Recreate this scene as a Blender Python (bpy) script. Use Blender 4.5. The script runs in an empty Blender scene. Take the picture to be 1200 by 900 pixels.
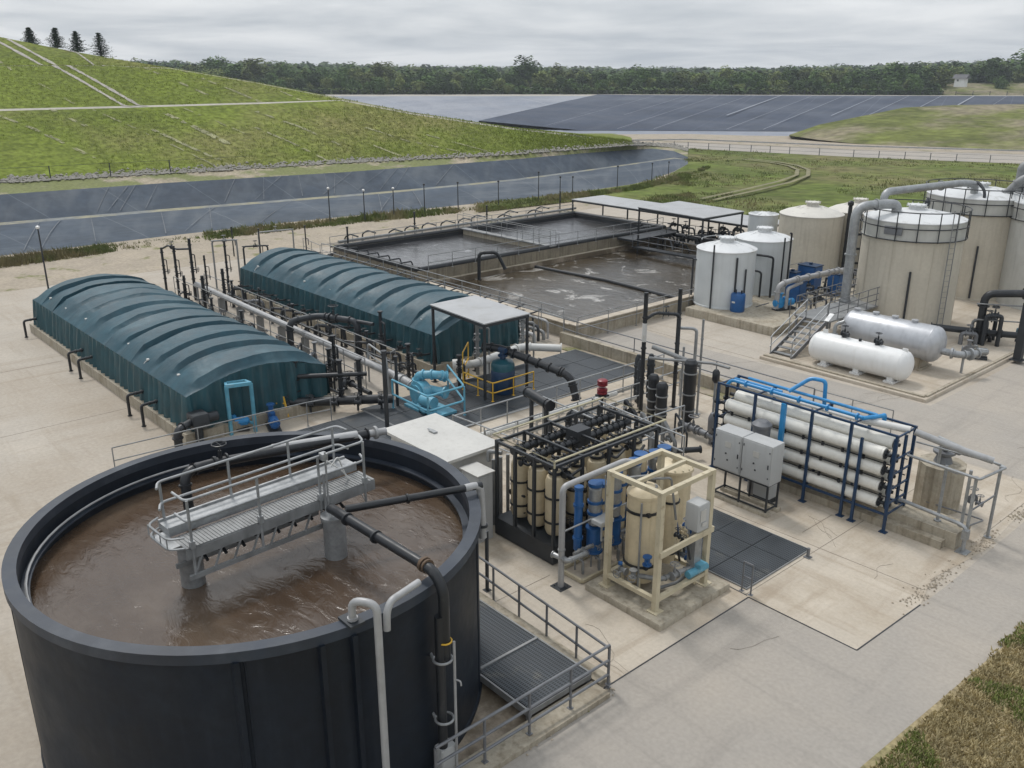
import bpy, math, random
from mathutils import Vector, Matrix, noise
random.seed(7)
R = math.radians
scn = bpy.context.scene
COL = scn.collection
# ------------------------------------------------------------------ camera
cam_d = bpy.data.cameras.new('camera'); cam = bpy.data.objects.new('camera', cam_d); COL.objects.link(cam)
cam.location = (0, 0, 14); cam.rotation_euler = (R(90 - 19.412), 0, R(48.5))
cam_d.lens = 31.5; cam_d.sensor_width = 36; cam_d.clip_start = .3; cam_d.clip_end = 6000
scn.camera = cam
# ------------------------------------------------------------------ world
SUN_EL, SUN_AZ = 58, -78     # azimuth measured from +Y clockwise
w = bpy.data.worlds.new('World'); scn.world = w; w.use_nodes = True
nt = w.node_tree; nt.nodes.clear(); N = nt.nodes.new; LK = nt.links.new
wo = N('ShaderNodeOutputWorld'); bg = N('ShaderNodeBackground'); bg.inputs[1].default_value = .1
sky = N('ShaderNodeTexSky'); sky.sky_type = 'NISHITA'; sky.sun_disc = False
sky.sun_elevation = R(SUN_EL); sky.sun_rotation = R(SUN_AZ); sky.dust_density = 3
tc = N('ShaderNodeTexCoord'); sep = N('ShaderNodeSeparateXYZ'); LK(tc.outputs['Generated'], sep.inputs[0])
# cloud deck: direction projected on a plane overhead, so clouds flatten towards the horizon
mx = N('ShaderNodeMath'); mx.operation = 'MAXIMUM'; LK(sep.outputs[2], mx.inputs[0]); mx.inputs[1].default_value = .0
ad = N('ShaderNodeMath'); ad.operation = 'ADD'; LK(mx.outputs[0], ad.inputs[0]); ad.inputs[1].default_value = .09
dx = N('ShaderNodeMath'); dx.operation = 'DIVIDE'; LK(sep.outputs[0], dx.inputs[0]); LK(ad.outputs[0], dx.inputs[1])
dy = N('ShaderNodeMath'); dy.operation = 'DIVIDE'; LK(sep.outputs[1], dy.inputs[0]); LK(ad.outputs[0], dy.inputs[1])
cb = N('ShaderNodeCombineXYZ'); LK(dx.outputs[0], cb.inputs[0]); LK(dy.outputs[0], cb.inputs[1])
nz = N('ShaderNodeTexNoise'); nz.inputs['Scale'].default_value = .55; nz.inputs['Detail'].default_value = 7; nz.inputs['Roughness'].default_value = .55
nz.inputs['Distortion'].default_value = .3
LK(cb.outputs[0], nz.inputs['Vector'])
cr = N('ShaderNodeValToRGB'); LK(nz.outputs[0], cr.inputs[0])
cr.color_ramp.elements[0].position = .36; cr.color_ramp.elements[0].color = (4.6, 5.0, 5.45, 1)
cr.color_ramp.elements[1].position = .64; cr.color_ramp.elements[1].color = (7.4, 7.6, 7.8, 1)
# overcast sky is brighter towards the zenith
zr = N('ShaderNodeMapRange'); LK(sep.outputs[2], zr.inputs[0]); zr.inputs[1].default_value = 0; zr.inputs[2].default_value = 1
zr.inputs[3].default_value = 1.0; zr.inputs[4].default_value = 1.55
sc = N('ShaderNodeVectorMath'); sc.operation = 'SCALE'; LK(cr.outputs[0], sc.inputs[0]); LK(zr.outputs[0], sc.inputs['Scale'])
mxr = N('ShaderNodeMix'); mxr.data_type = 'RGBA'; mxr.inputs[0].default_value = .93
LK(sky.outputs[0], mxr.inputs[6]); LK(sc.outputs[0], mxr.inputs[7])
LK(mxr.outputs[2], bg.inputs[0]); LK(bg.outputs[0], wo.inputs[0])
sd = bpy.data.lights.new('sun', 'SUN'); sd.energy = 1.5; sd.angle = R(10); sd.color = (1, .97, .93)
so = bpy.data.objects.new('sun', sd); COL.objects.link(so)
az = R(SUN_AZ); d = Vector((math.sin(az)*math.cos(R(SUN_EL)), math.cos(az)*math.cos(R(SUN_EL)), math.sin(R(SUN_EL))))
so.rotation_euler = d.to_track_quat('Z', 'Y').to_euler(); so.location = (0, 0, 60)
scn.view_settings.view_transform = 'Standard'; scn.view_settings.look = 'None'
scn.view_settings.exposure = .17; scn.view_settings.gamma = 1
scn.cycles.max_bounces = 6; scn.cycles.diffuse_bounces = 3; scn.cycles.glossy_bounces = 3

# ------------------------------------------------------------------ materials
def mat(name, c, rough=.7, metal=0., var=.18, scale=1.2, c2=None, f2=.5, s2=.35, w2=.12, streak=0., sc_dark=None,
        bump=0., bscale=20., coord='Object', spec=.5, fine=0., fscale=40., rand=0., drag=0., dcol=None, drot=0.):
    """base colour c broken up by noise; optional second colour in patches, vertical streaks, bump"""
    m = bpy.data.materials.new(name); m.use_nodes = True; t = m.node_tree; n = t.nodes; l = t.links
    b = n['Principled BSDF']; b.inputs['Roughness'].default_value = rough; b.inputs['Metallic'].default_value = metal
    b.inputs['Specular IOR Level'].default_value = spec
    co = n.new('ShaderNodeTexCoord').outputs[coord]
    a = n.new('ShaderNodeTexNoise'); a.inputs['Scale'].default_value = scale; a.inputs['Detail'].default_value = 6; a.inputs['Roughness'].default_value = .6
    l.new(co, a.inputs['Vector'])
    r = n.new('ShaderNodeMapRange'); l.new(a.outputs[0], r.inputs[0]); r.inputs[1].default_value = .3; r.inputs[2].default_value = .7
    r.inputs[3].default_value = 1 - var; r.inputs[4].default_value = 1 + var
    v = n.new('ShaderNodeVectorMath'); v.operation = 'SCALE'; v.inputs[0].default_value = c; l.new(r.outputs[0], v.inputs['Scale'])
    out = v.outputs[0]
    def mixin(out, col, fac_socket):
        x = n.new('ShaderNodeMix'); x.data_type = 'RGBA'; l.new(fac_socket, x.inputs[0]); l.new(out, x.inputs[6]); x.inputs[7].default_value = (*col, 1)
        return x.outputs[2]
    if c2:
        p = n.new('ShaderNodeTexNoise'); p.inputs['Scale'].default_value = s2; p.inputs['Detail'].default_value = 8; p.inputs['Roughness'].default_value = .62
        mp = n.new('ShaderNodeMapping'); mp.inputs['Location'].default_value = (13.1, 4.7, 2.2); l.new(co, mp.inputs[0]); l.new(mp.outputs[0], p.inputs['Vector'])
        q = n.new('ShaderNodeMapRange'); l.new(p.outputs[0], q.inputs[0]); q.inputs[1].default_value = f2 - w2; q.inputs[2].default_value = f2 + w2; q.interpolation_type = 'SMOOTHSTEP'
        out = mixin(out, c2, q.outputs[0])
    if streak:
        p = n.new('ShaderNodeTexNoise'); p.inputs['Scale'].default_value = 3; p.inputs['Detail'].default_value = 5
        mp = n.new('ShaderNodeMapping'); mp.inputs['Scale'].default_value = (1.8, 1.8, .13); l.new(co, mp.inputs[0]); l.new(mp.outputs[0], p.inputs['Vector'])
        q = n.new('ShaderNodeMapRange'); l.new(p.outputs[0], q.inputs[0]); q.inputs[1].default_value = .5; q.inputs[2].default_value = .75; q.inputs[4].default_value = streak
        out = mixin(out, sc_dark or tuple(k * .45 for k in c), q.outputs[0])
    if drag:
        for sx, sy, rt in ((.9, .10, drot), (.12, 1.1, drot+.2)):
            p = n.new('ShaderNodeTexNoise'); p.inputs['Scale'].default_value = 1.3; p.inputs['Detail'].default_value = 7; p.inputs['Roughness'].default_value = .65; p.inputs['Distortion'].default_value = .4
            mp = n.new('ShaderNodeMapping'); mp.inputs['Scale'].default_value = (sx, sy, 1); mp.inputs['Rotation'].default_value = (0, 0, rt); l.new(co, mp.inputs[0]); l.new(mp.outputs[0], p.inputs['Vector'])
            q = n.new('ShaderNodeMapRange'); l.new(p.outputs[0], q.inputs[0]); q.inputs[1].default_value = .52; q.inputs[2].default_value = .74; q.inputs[4].default_value = drag
            out = mixin(out, dcol or tuple(k*.5 for k in c), q.outputs[0])
    if fine:
        p = n.new('ShaderNodeTexNoise'); p.inputs['Scale'].default_value = fscale; p.inputs['Detail'].default_value = 3; l.new(co, p.inputs['Vector'])
        q = n.new('ShaderNodeMapRange'); l.new(p.outputs[0], q.inputs[0]); q.inputs[1].default_value = .3; q.inputs[2].default_value = .7
        q.inputs[3].default_value = 1 - fine; q.inputs[4].default_value = 1 + fine
        s = n.new('ShaderNodeVectorMath'); s.operation = 'SCALE'; l.new(out, s.inputs[0]); l.new(q.outputs[0], s.inputs['Scale']); out = s.outputs[0]
    if rand:
        oi = n.new('ShaderNodeObjectInfo'); q = n.new('ShaderNodeMapRange'); l.new(oi.outputs['Random'], q.inputs[0]); q.inputs[3].default_value = 1 - rand; q.inputs[4].default_value = 1 + rand
        s = n.new('ShaderNodeVectorMath'); s.operation = 'SCALE'; l.new(out, s.inputs[0]); l.new(q.outputs[0], s.inputs['Scale']); out = s.outputs[0]
    l.new(out, b.inputs['Base Color'])
    rr = n.new('ShaderNodeMapRange'); l.new(a.outputs[0], rr.inputs[0]); rr.inputs[1].default_value = .3; rr.inputs[2].default_value = .7
    rr.inputs[3].default_value = max(rough - .12, .05); rr.inputs[4].default_value = min(rough + .12, 1); l.new(rr.outputs[0], b.inputs['Roughness'])
    if bump:
        p = n.new('ShaderNodeTexNoise'); p.inputs['Scale'].default_value = bscale; p.inputs['Detail'].default_value = 5; l.new(co, p.inputs['Vector'])
        u = n.new('ShaderNodeBump'); u.inputs['Strength'].default_value = 1.; u.inputs['Distance'].default_value = bump
        l.new(p.outputs[0], u.inputs['Height']); l.new(u.outputs[0], b.inputs['Normal'])
    return m

M = {}
def defm(k, *a, **kw): M[k] = mat(k, *a, **kw)
defm('concrete', (.41, .367, .31), .85, var=.09, scale=.45, c2=(.335, .285, .225), f2=.55, s2=.10, w2=.2, fine=.08, fscale=7, bump=.004, bscale=30, drag=.6, dcol=(.28, .23, .17))
defm('concrete_light', (.47, .415, .34), .85, var=.08, scale=.5, c2=(.36, .30, .225), f2=.57, s2=.28, w2=.16, fine=.06, fscale=10, bump=.004, bscale=30, drag=.65, dcol=(.28, .22, .155))
defm('concrete_wall', (.36, .32, .25), .85, var=.14, scale=1.5, streak=.7, sc_dark=(.14, .11, .07), fine=.08, fscale=12, bump=.006, bscale=25, c2=(.26, .22, .16), f2=.58, s2=1.1, w2=.12)
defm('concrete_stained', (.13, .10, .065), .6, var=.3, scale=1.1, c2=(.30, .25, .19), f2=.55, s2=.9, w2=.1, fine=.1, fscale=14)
defm('asphalt', (.315, .290, .258), .88, var=.08, scale=.3, c2=(.37, .33, .28), f2=.52, s2=.13, w2=.2, fine=.07, fscale=9, bump=.004, bscale=50, drag=.6, dcol=(.235, .215, .19))
defm('dirt', (.33, .28, .215), .95, var=.18, scale=.4, c2=(.16, .16, .06), f2=.62, s2=.5, w2=.06, fine=.15, fscale=4, bump=.03, bscale=6)
defm('gravel', (.36, .335, .29), .95, var=.2, scale=.3, fine=.25, fscale=2.5, bump=.04, bscale=3)
defm('gravel_drain', (.27, .265, .14), .95, var=.3, scale=.4, fine=.3, fscale=1.5)
defm('stone', (.27, .255, .225), .9, var=.3, scale=2)
defm('hill_grass', (.145, .180, .032), .95, var=.24, scale=.07, c2=(.21, .19, .08), f2=.60, s2=.04, w2=.16, fine=.36, fscale=1.3, bump=.3, bscale=1.2, spec=.1, drag=.22, dcol=(.09, .125, .022), drot=-.9)
defm('meadow', (.105, .135, .034), .95, var=.32, scale=.09, c2=(.165, .15, .07), f2=.55, s2=.05, w2=.14, fine=.35, fscale=.5, bump=.3, bscale=.9, spec=.1)
defm('mound_grass', (.13, .145, .045), .95, var=.3, scale=.1, c2=(.235, .205, .14), f2=.50, s2=.05, w2=.1, fine=.3, fscale=.5, bump=.3, bscale=.6, spec=.1)
defm('dry_grass', (.30, .245, .145), .95, var=.25, scale=.6, c2=(.13, .15, .05), f2=.56, s2=.22, w2=.09, fine=.35, fscale=7, bump=.04, bscale=9, spec=.1)
defm('blade_green', (.19, .22, .07), .9, var=.4, scale=2, spec=.2)
defm('blade_dry', (.40, .335, .19), .9, var=.35, scale=3, spec=.2)
defm('weed', (.125, .155, .045), .9, var=.45, scale=.6, c2=(.24, .21, .11), f2=.52, s2=.25, w2=.08, spec=.2)
defm('leaf', (.085, .14, .040), .9, var=.4, scale=.10, c2=(.15, .185, .058), f2=.54, s2=.022, w2=.1, spec=.15, rand=.5)
defm('leaf_light', (.17, .205, .065), .9, var=.35, scale=.3, spec=.15, rand=.35)
defm('needle', (.035, .055, .032), .9, var=.5, scale=.8, spec=.15)
defm('bark', (.10, .075, .05), .9, var=.3, scale=3)
defm('forest_floor', (.05, .065, .025), .95, var=.3, scale=.05)
defm('cover', (.014, .058, .080), .5, var=.22, scale=.7, c2=(.05, .11, .135), f2=.64, s2=.45, w2=.12, fine=.12, fscale=3, bump=.035, bscale=2.2, spec=.45)
defm('skirt', (.010, .058, .074), .5, var=.28, scale=1.3, streak=.4, sc_dark=(.10, .13, .13), bump=.01, bscale=5)
defm('tank_black', (.0060, .0100, .0170), .5, var=.35, scale=.6, streak=.35, sc_dark=(.016, .022, .031), c2=(.013, .019, .028), f2=.60, s2=.5, w2=.16, fine=.15, fscale=5, bump=.018, bscale=1.6, spec=.28)
defm('tank_rim', (.020, .028, .042), .5, var=.3, scale=.8, c2=(.05, .06, .075), f2=.60, s2=1.1, w2=.16)
defm('galv', (.33, .34, .345), .5, .55, var=.2, scale=2.5, fine=.1, fscale=14, streak=.25)
defm('galv_dull', (.25, .255, .255), .6, .4, var=.22, scale=2.5, streak=.35)
defm('rail_grey', (.17, .175, .185), .5, .4, var=.2, scale=3)
defm('dark_steel', (.035, .039, .044), .5, .3, var=.25, scale=3)
defm('black_pipe', (.014, .016, .019), .42, var=.3, scale=2, c2=(.05, .05, .05), f2=.68, s2=2.5, w2=.1)
defm('grey_pipe', (.36, .36, .36), .5, .2, var=.15, scale=2, streak=.25)
defm('white_pipe', (.58, .575, .55), .5, var=.1, scale=2, c2=(.40, .36, .30), f2=.68, s2=1.5, w2=.1)
defm('membrane_white', (.70, .685, .63), .45, var=.06, scale=.9, streak=.2, sc_dark=(.5, .47, .4), fine=.04, fscale=9)
defm('sheet_roof', (.38, .385, .39), .5, .25, var=.08, scale=.8, c2=(.33, .33, .325), f2=.6, s2=.9, w2=.12)
defm('paint_grey', (.40, .405, .40), .45, var=.06, scale=1, streak=.15)
defm('paint_offwhite', (.50, .49, .46), .5, var=.07, scale=1, streak=.25, sc_dark=(.28, .26, .22))
defm('tank_white', (.55, .575, .58), .4, var=.06, scale=.7, streak=.28, sc_dark=(.38, .40, .38), bump=.01, bscale=1.5)
defm('tank_roof_white', (.62, .63, .63), .4, var=.06, scale=1, c2=(.42, .42, .40), f2=.64, s2=1.3, w2=.1)
defm('tank_beige', (.50, .46, .38), .55, var=.08, scale=.6, streak=.5, sc_dark=(.34, .30, .235), fine=.04, fscale=6, bump=.006, bscale=4)
defm('tank_beige_roof', (.58, .555, .50), .5, var=.08, scale=.9, c2=(.36, .34, .30), f2=.62, s2=1.2, w2=.1)
defm('tank_band', (.50, .50, .47), .45, .12, var=.08, scale=1.5, streak=.3, sc_dark=(.36, .35, .32))
defm('vessel_beige', (.58, .49, .33), .45, var=.1, scale=1.5, streak=.5, sc_dark=(.33, .25, .15), fine=.05, fscale=8)
defm('frame_beige', (.50, .44, .31), .5, var=.12, scale=2, c2=(.30, .24, .15), f2=.66, s2=3, w2=.08)
defm('rail_beige', (.50, .45, .30), .5, var=.12, scale=3)
defm('blue_bright', (.03, .24, .52), .4, var=.15, scale=3)
defm('blue_light', (.10, .31, .42), .45, var=.2, scale=2.5, c2=(.25, .38, .44), f2=.64, s2=3, w2=.08)
defm('blue_dark', (.008, .034, .085), .45, var=.25, scale=3)
defm('blue_mid', (.012, .085, .25), .42, var=.2, scale=2.5, c2=(.08, .16, .28), f2=.68, s2=3, w2=.08)
defm('teal_vat', (.012, .075, .10), .35, var=.2, scale=2)
defm('yellow', (.62, .37, .035), .5, var=.15, scale=3)
defm('red_motor', (.18, .012, .02), .4, var=.2, scale=4)
defm('silver_tank', (.46, .47, .49), .38, .45, var=.1, scale=1.6, streak=.3)
defm('white_tank', (.72, .72, .71), .38, var=.05, scale=1.2, streak=.2, sc_dark=(.45, .43, .38))
defm('rust', (.20, .09, .04), .8, var=.3, scale=3)
defm('basin_wall', (.22, .19, .14), .85, var=.2, scale=1.2, streak=.7, sc_dark=(.07, .055, .035), fine=.1, fscale=8)
defm('track', (.19, .175, .095), .95, var=.2, scale=.3, fine=.2, fscale=1.5)
defm('sediment', (.17, .18, .175), .9, var=.25, scale=.3, c2=(.25, .235, .16), f2=.52, s2=.22, w2=.08, fine=.2, fscale=1)
defm('liner_crease', (.11, .122, .138), .8, var=.3, scale=.5, fine=.2, fscale=2)
defm('joint_dark', (.20, .175, .145), .9, var=.3, scale=2)
defm('hill_blade', (.185, .225, .04), .95, var=.35, scale=.15, c2=(.25, .225, .09), f2=.62, s2=.05, w2=.12, spec=.1)
defm('berm', (.30, .255, .185), .95, var=.2, scale=.4, c2=(.15, .165, .055), f2=.47, s2=.16, w2=.06, fine=.25, fscale=3, bump=.03, bscale=6)
defm('rust_dark', (.10, .065, .04), .7, var=.3, scale=3)
defm('brick', (.30, .26, .22), .8, var=.2, scale=1)
defm('roof_dark', (.08, .08, .085), .7, var=.2, scale=1)

def liner_mat(name, c, pale, s2=.05, f2=.6, amt=.5):
    m = mat(name, c, .82, var=.22, scale=.09, c2=pale, f2=f2, s2=s2, w2=.2, fine=.12, fscale=.9, bump=.05, bscale=.6, spec=.12)
    t = m.node_tree; n = t.nodes; l = t.links; b = n['Principled BSDF']
    src = b.inputs['Base Color'].links[0].from_socket
    uv = n.new('ShaderNodeTexCoord').outputs['UV']
    # dusty run-off smears down each welded panel, and the panels' thin welds
    mp = n.new('ShaderNodeMapping'); mp.inputs['Scale'].default_value = (1.6, .35, 1); mp.inputs['Rotation'].default_value = (0, 0, .25); l.new(uv, mp.inputs[0])
    p = n.new('ShaderNodeTexNoise'); p.inputs['Scale'].default_value = 2.2; p.inputs['Detail'].default_value = 6; l.new(mp.outputs[0], p.inputs['Vector'])
    q = n.new('ShaderNodeMapRange'); l.new(p.outputs[0], q.inputs[0]); q.inputs[1].default_value = .5; q.inputs[2].default_value = .72; q.inputs[4].default_value = amt
    x = n.new('ShaderNodeMix'); x.data_type = 'RGBA'; l.new(q.outputs[0], x.inputs[0]); l.new(src, x.inputs[6]); x.inputs[7].default_value = (*pale, 1)
    sp = n.new('ShaderNodeSeparateXYZ'); l.new(uv, sp.inputs[0])
    sk = n.new('ShaderNodeMath'); sk.operation = 'MULTIPLY_ADD'; l.new(sp.outputs[1], sk.inputs[0]); sk.inputs[1].default_value = .45; l.new(sp.outputs[0], sk.inputs[2])
    fr = n.new('ShaderNodeMath'); fr.operation = 'FRACT'; l.new(sk.outputs[0], fr.inputs[0])
    lt = n.new('ShaderNodeMath'); lt.operation = 'LESS_THAN'; l.new(fr.outputs[0], lt.inputs[0]); lt.inputs[1].default_value = .012
    g = n.new('ShaderNodeMath'); g.operation = 'MULTIPLY'; l.new(lt.outputs[0], g.inputs[0]); l.new(p.outputs[0], g.inputs[1])
    y = n.new('ShaderNodeMix'); y.data_type = 'RGBA'; l.new(g.outputs[0], y.inputs[0]); l.new(x.outputs[2], y.inputs[6]); y.inputs[7].default_value = (*[k*1.2 for k in pale], 1)
    l.new(y.outputs[2], b.inputs['Base Color'])
    return m
M['liner'] = liner_mat('liner', (.068, .084, .106), (.15, .165, .18), .08, .64, .5)
M['liner_shaded'] = liner_mat('liner_shaded', (.062, .077, .098), (.13, .145, .16), .08, .62, .55)  # same liner; the steeper far bank's shade is put into its colour
M['liner_slope'] = liner_mat('liner_slope', (.054, .066, .094), (.12, .135, .165), .02, .60, .4)
M['liner_pale'] = liner_mat('liner_pale', (.20, .22, .26), (.31, .32, .35), .02, .52, .7)

def grating_mat():
    m = mat('grating', (.060, .070, .080), .55, .3, var=.25, scale=1.2, c2=(.13, .13, .12), f2=.66, s2=1.2, w2=.1)
    t = m.node_tree; n = t.nodes; l = t.links; b = n['Principled BSDF']
    src = b.inputs['Base Color'].links[0].from_socket
    co = n.new('ShaderNodeTexCoord').outputs['Object']
    sp = n.new('ShaderNodeSeparateXYZ'); l.new(co, sp.inputs[0]); outs = []
    for i, (f, th) in enumerate(((16., .45), (9., .35))):
        mu = n.new('ShaderNodeMath'); mu.operation = 'MULTIPLY'; l.new(sp.outputs[i], mu.inputs[0]); mu.inputs[1].default_value = f
        fr = n.new('ShaderNodeMath'); fr.operation = 'FRACT'; l.new(mu.outputs[0], fr.inputs[0])
        gt = n.new('ShaderNodeMath'); gt.operation = 'GREATER_THAN'; l.new(fr.outputs[0], gt.inputs[0]); gt.inputs[1].default_value = th; outs.append(gt.outputs[0])
    a = n.new('ShaderNodeMath'); a.operation = 'MULTIPLY'; l.new(outs[0], a.inputs[0]); l.new(outs[1], a.inputs[1])
    x = n.new('ShaderNodeMix'); x.data_type = 'RGBA'; l.new(a.outputs[0], x.inputs[0]); l.new(src, x.inputs[6]); x.inputs[7].default_value = (.012, .013, .015, 1)
    l.new(x.outputs[2], b.inputs['Base Color'])
    return m
M['grating'] = grating_mat()

def water_mat(name, c, c2, f2, s2, foam_sheen=None, bs=1.6, bd=.035):
    m = mat(name, c, .14, var=.12, scale=.6, c2=c2, f2=f2, s2=s2, w2=.12, spec=.6)
    t = m.node_tree; n = t.nodes; l = t.links; b = n['Principled BSDF']
    co = n.new('ShaderNodeTexCoord').outputs['Object']
    if foam_sheen:
        src = b.inputs['Base Color'].links[0].from_socket
        p = n.new('ShaderNodeTexNoise'); p.inputs['Scale'].default_value = foam_sheen[1]; p.inputs['Detail'].default_value = 9; p.inputs['Roughness'].default_value = .68; p.inputs['Distortion'].default_value = 1.4
        l.new(co, p.inputs['Vector']); q = n.new('ShaderNodeMapRange'); l.new(p.outputs[0], q.inputs[0]); q.inputs[1].default_value = foam_sheen[2]; q.inputs[2].default_value = foam_sheen[2] + .1
        x = n.new('ShaderNodeMix'); x.data_type = 'RGBA'; l.new(q.outputs[0], x.inputs[0]); l.new(src, x.inputs[6]); x.inputs[7].default_value = (*foam_sheen[0], 1); l.new(x.outputs[2], b.inputs['Base Color'])
    for k in list(b.inputs['Roughness'].links): l.remove(k)
    b.inputs['Roughness'].default_value = .16
    mp = n.new('ShaderNodeMapping'); mp.inputs['Rotation'].default_value = (0, 0, .9); mp.inputs['Scale'].default_value = (1, 2.2, 1); l.new(co, mp.inputs[0])
    p = n.new('ShaderNodeTexNoise'); p.inputs['Scale'].default_value = bs; p.inputs['Detail'].default_value = 5; p.inputs['Roughness'].default_value = .6; p.inputs['Distortion'].default_value = .8
    l.new(mp.outputs[0], p.inputs['Vector']); u = n.new('ShaderNodeBump'); u.inputs['Distance'].default_value = bd; l.new(p.outputs[0], u.inputs['Height']); l.new(u.outputs[0], b.inputs['Normal'])
    return m
M['water_brown'] = water_mat('water_brown', (.066, .042, .026), (.105, .076, .053), .54, .32, ((.16, .13, .105), 1.1, .71), 1.5, .036)
M['water_dark'] = water_mat('water_dark', (.030, .030, .031), (.075, .075, .08), .52, .22, ((.28, .28, .29), .35, .61), 1.1, .035)  # pale patches and lighter greys put the sky's reflection into the colour
M['water_foam'] = water_mat('water_foam', (.034, .025, .014), (.065, .05, .032), .5, .25, ((.38, .36, .33), .35, .55), 1.4, .045)

# ------------------------------------------------------------------ mesh helpers
LOC = {}
class MB:
    def __init__(s): s.v = []; s.f = []; s.uv = None
    def add(s, vs, fs):
        o = len(s.v); s.v += [tuple(p) for p in vs]; s.f += [tuple(i + o for i in f) for f in fs]; return s
    def box(s, x0, x1, y0, y1, z0, z1):
        x0, x1 = sorted((x0, x1)); y0, y1 = sorted((y0, y1)); z0, z1 = sorted((z0, z1))
        return s.add([(x0,y0,z0),(x1,y0,z0),(x1,y1,z0),(x0,y1,z0),(x0,y0,z1),(x1,y0,z1),(x1,y1,z1),(x0,y1,z1)],
                     [(0,3,2,1),(4,5,6,7),(0,1,5,4),(1,2,6,5),(2,3,7,6),(3,0,4,7)])
    def rbox(s, x0, x1, y0, y1, z0, z1, b=.02):
        # box with chamfered vertical and top edges
        x0, x1 = sorted((x0, x1)); y0, y1 = sorted((y0, y1)); b = min(b, (x1-x0)/3, (y1-y0)/3, (z1-z0)/3)
        def ring(i, z): return [(x0+i+b*0,y0+b+i,z),(x0+b+i,y0+i,z),(x1-b-i,y0+i,z),(x1-i,y0+b+i,z),(x1-i,y1-b-i,z),(x1-b-i,y1-i,z),(x0+b+i,y1-i,z),(x0+i,y1-b-i,z)]
        vs = ring(0, z0) + ring(0, z1-b) + ring(b*.7, z1); fs = [tuple(range(7,-1,-1)), tuple(range(16,24))]
        for k in range(2):
            for i in range(8): j = (i+1) % 8; fs.append((k*8+i, k*8+j, k*8+8+j, k*8+8+i))
        return s.add(vs, fs)
    def lathe(s, c, prof, n=32, axis='z'):
        o = len(s.v); vs = []
        for r, z in prof:
            for i in range(n):
                a = 2*math.pi*i/n; vs.append((c[0]+r*math.cos(a), c[1]+r*math.sin(a), z))
        fs = []
        for k in range(len(prof)-1):
            for i in range(n):
                j = (i+1) % n; fs.append((k*n+i, k*n+j, (k+1)*n+j, (k+1)*n+i))
        s.add(vs, fs)
        if prof[0][0] > 1e-4: s.f.append(tuple(o+i for i in range(n-1, -1, -1)))
        if prof[-1][0] > 1e-4: s.f.append(tuple(o+(len(prof)-1)*n+i for i in range(n)))
        return s
    def ring(s, c, r0, r1, z0, z1, n=48):
        o = len(s.v); vs = []
        for r, z in ((r0,z0),(r1,z0),(r1,z1),(r0,z1)):
            for i in range(n):
                a = 2*math.pi*i/n; vs.append((c[0]+r*math.cos(a), c[1]+r*math.sin(a), z))
        fs = []
        for k in range(4):
            q = (k+1) % 4
            for i in range(n):
                j = (i+1) % n; fs.append((k*n+i, k*n+j, q*n+j, q*n+i))
        return s.add(vs, fs)
    def sweep(s, pts, rad, n=8, close=False):
        pts = [Vector(p) for p in pts]; m = len(pts); vs = []; fs = []
        t0 = (pts[1]-pts[0]).normalized(); up = Vector((0,0,1)) if abs(t0.z) < .9 else Vector((1,0,0))
        nx = t0.cross(up).normalized(); prev = t0
        for i, p in enumerate(pts):
            if close: t = (pts[(i+1) % m]-pts[i-1]).normalized()
            elif i == 0: t = t0
            elif i == m-1: t = (pts[-1]-pts[-2]).normalized()
            else: t = ((pts[i+1]-pts[i]).normalized()+(pts[i]-pts[i-1]).normalized()).normalized()
            nx = (nx - t*nx.dot(t)).normalized(); ny = t.cross(nx)
            r = rad[i] if isinstance(rad, (list, tuple)) else rad
            for k in range(n):
                a = 2*math.pi*(k+.5)/n; vs.append(p + nx*(r*math.cos(a)) + ny*(r*math.sin(a)))
        for i in range(m if close else m-1):
            q = (i+1) % m
            for k in range(n): j = (k+1) % n; fs.append((i*n+k, i*n+j, q*n+j, q*n+k))
        if not close: fs.append(tuple(range(n-1, -1, -1))); fs.append(tuple((m-1)*n+k for k in range(n)))
        return s.add(vs, fs)
    def cyl(s, p, q, r, r2=None, n=12):
        return s.sweep([p, q], [r, r if r2 is None else r2], n)
    def tube(s, pts, r, bend=None, n=10, fl=0):
        """pipe along a polyline with rounded elbows; fl adds flanges at its elbows' ends"""
        pts = [Vector(p) for p in pts]; bend = bend or r*2.2; out = [pts[0]]; marks = []
        for i in range(1, len(pts)-1):
            a, b, c = pts[i-1], pts[i], pts[i+1]; u = (a-b); v = (c-b); lu, lv = u.length, v.length
            if lu < 1e-5 or lv < 1e-5: continue
            u.normalize(); v.normalize()
            if abs(u.dot(v)) > .999: out.append(b); continue
            d_ = min(bend, lu*.49, lv*.49); st = 5
            p0, p1 = b+u*d_, b+v*d_; marks += [(p0, u), (p1, v)]
            for k in range(st+1):
                t = k/st; out.append(p0*(1-t)**2 + b*2*t*(1-t) + p1*t*t)
        out.append(pts[-1]); s.sweep(out, r, n)
        if fl:
            for p, d_ in marks: s.cyl(p-d_*(r*.12), p+d_*(r*.22), r*1.32, n=n)
            for a, b in ((pts[0], pts[1]), (pts[-1], pts[-2])):
                d_ = (b-a).normalized(); s.cyl(a, a+d_*(r*.3), r*1.4, n=n)
        return s
    def flange(s, p, d, r, t=.05): d = Vector(d).normalized(); p = Vector(p); return s.cyl(p-d*t/2, p+d*t/2, r, n=12)
    def bar(s, p, q, w_, h=None):
        h = h or w_; p = Vector(p); q = Vector(q); t = (q-p).normalized(); up = Vector((0,0,1)) if abs(t.z) < .95 else Vector((0,1,0))
        x = t.cross(up).normalized()*(w_/2); y = x.cross(t).normalized()*(h/2)
        return s.add([p-x-y,p+x-y,p+x+y,p-x+y,q-x-y,q+x-y,q+x+y,q-x+y],[(0,3,2,1),(4,5,6,7),(0,1,5,4),(1,2,6,5),(2,3,7,6),(3,0,4,7)])
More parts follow.
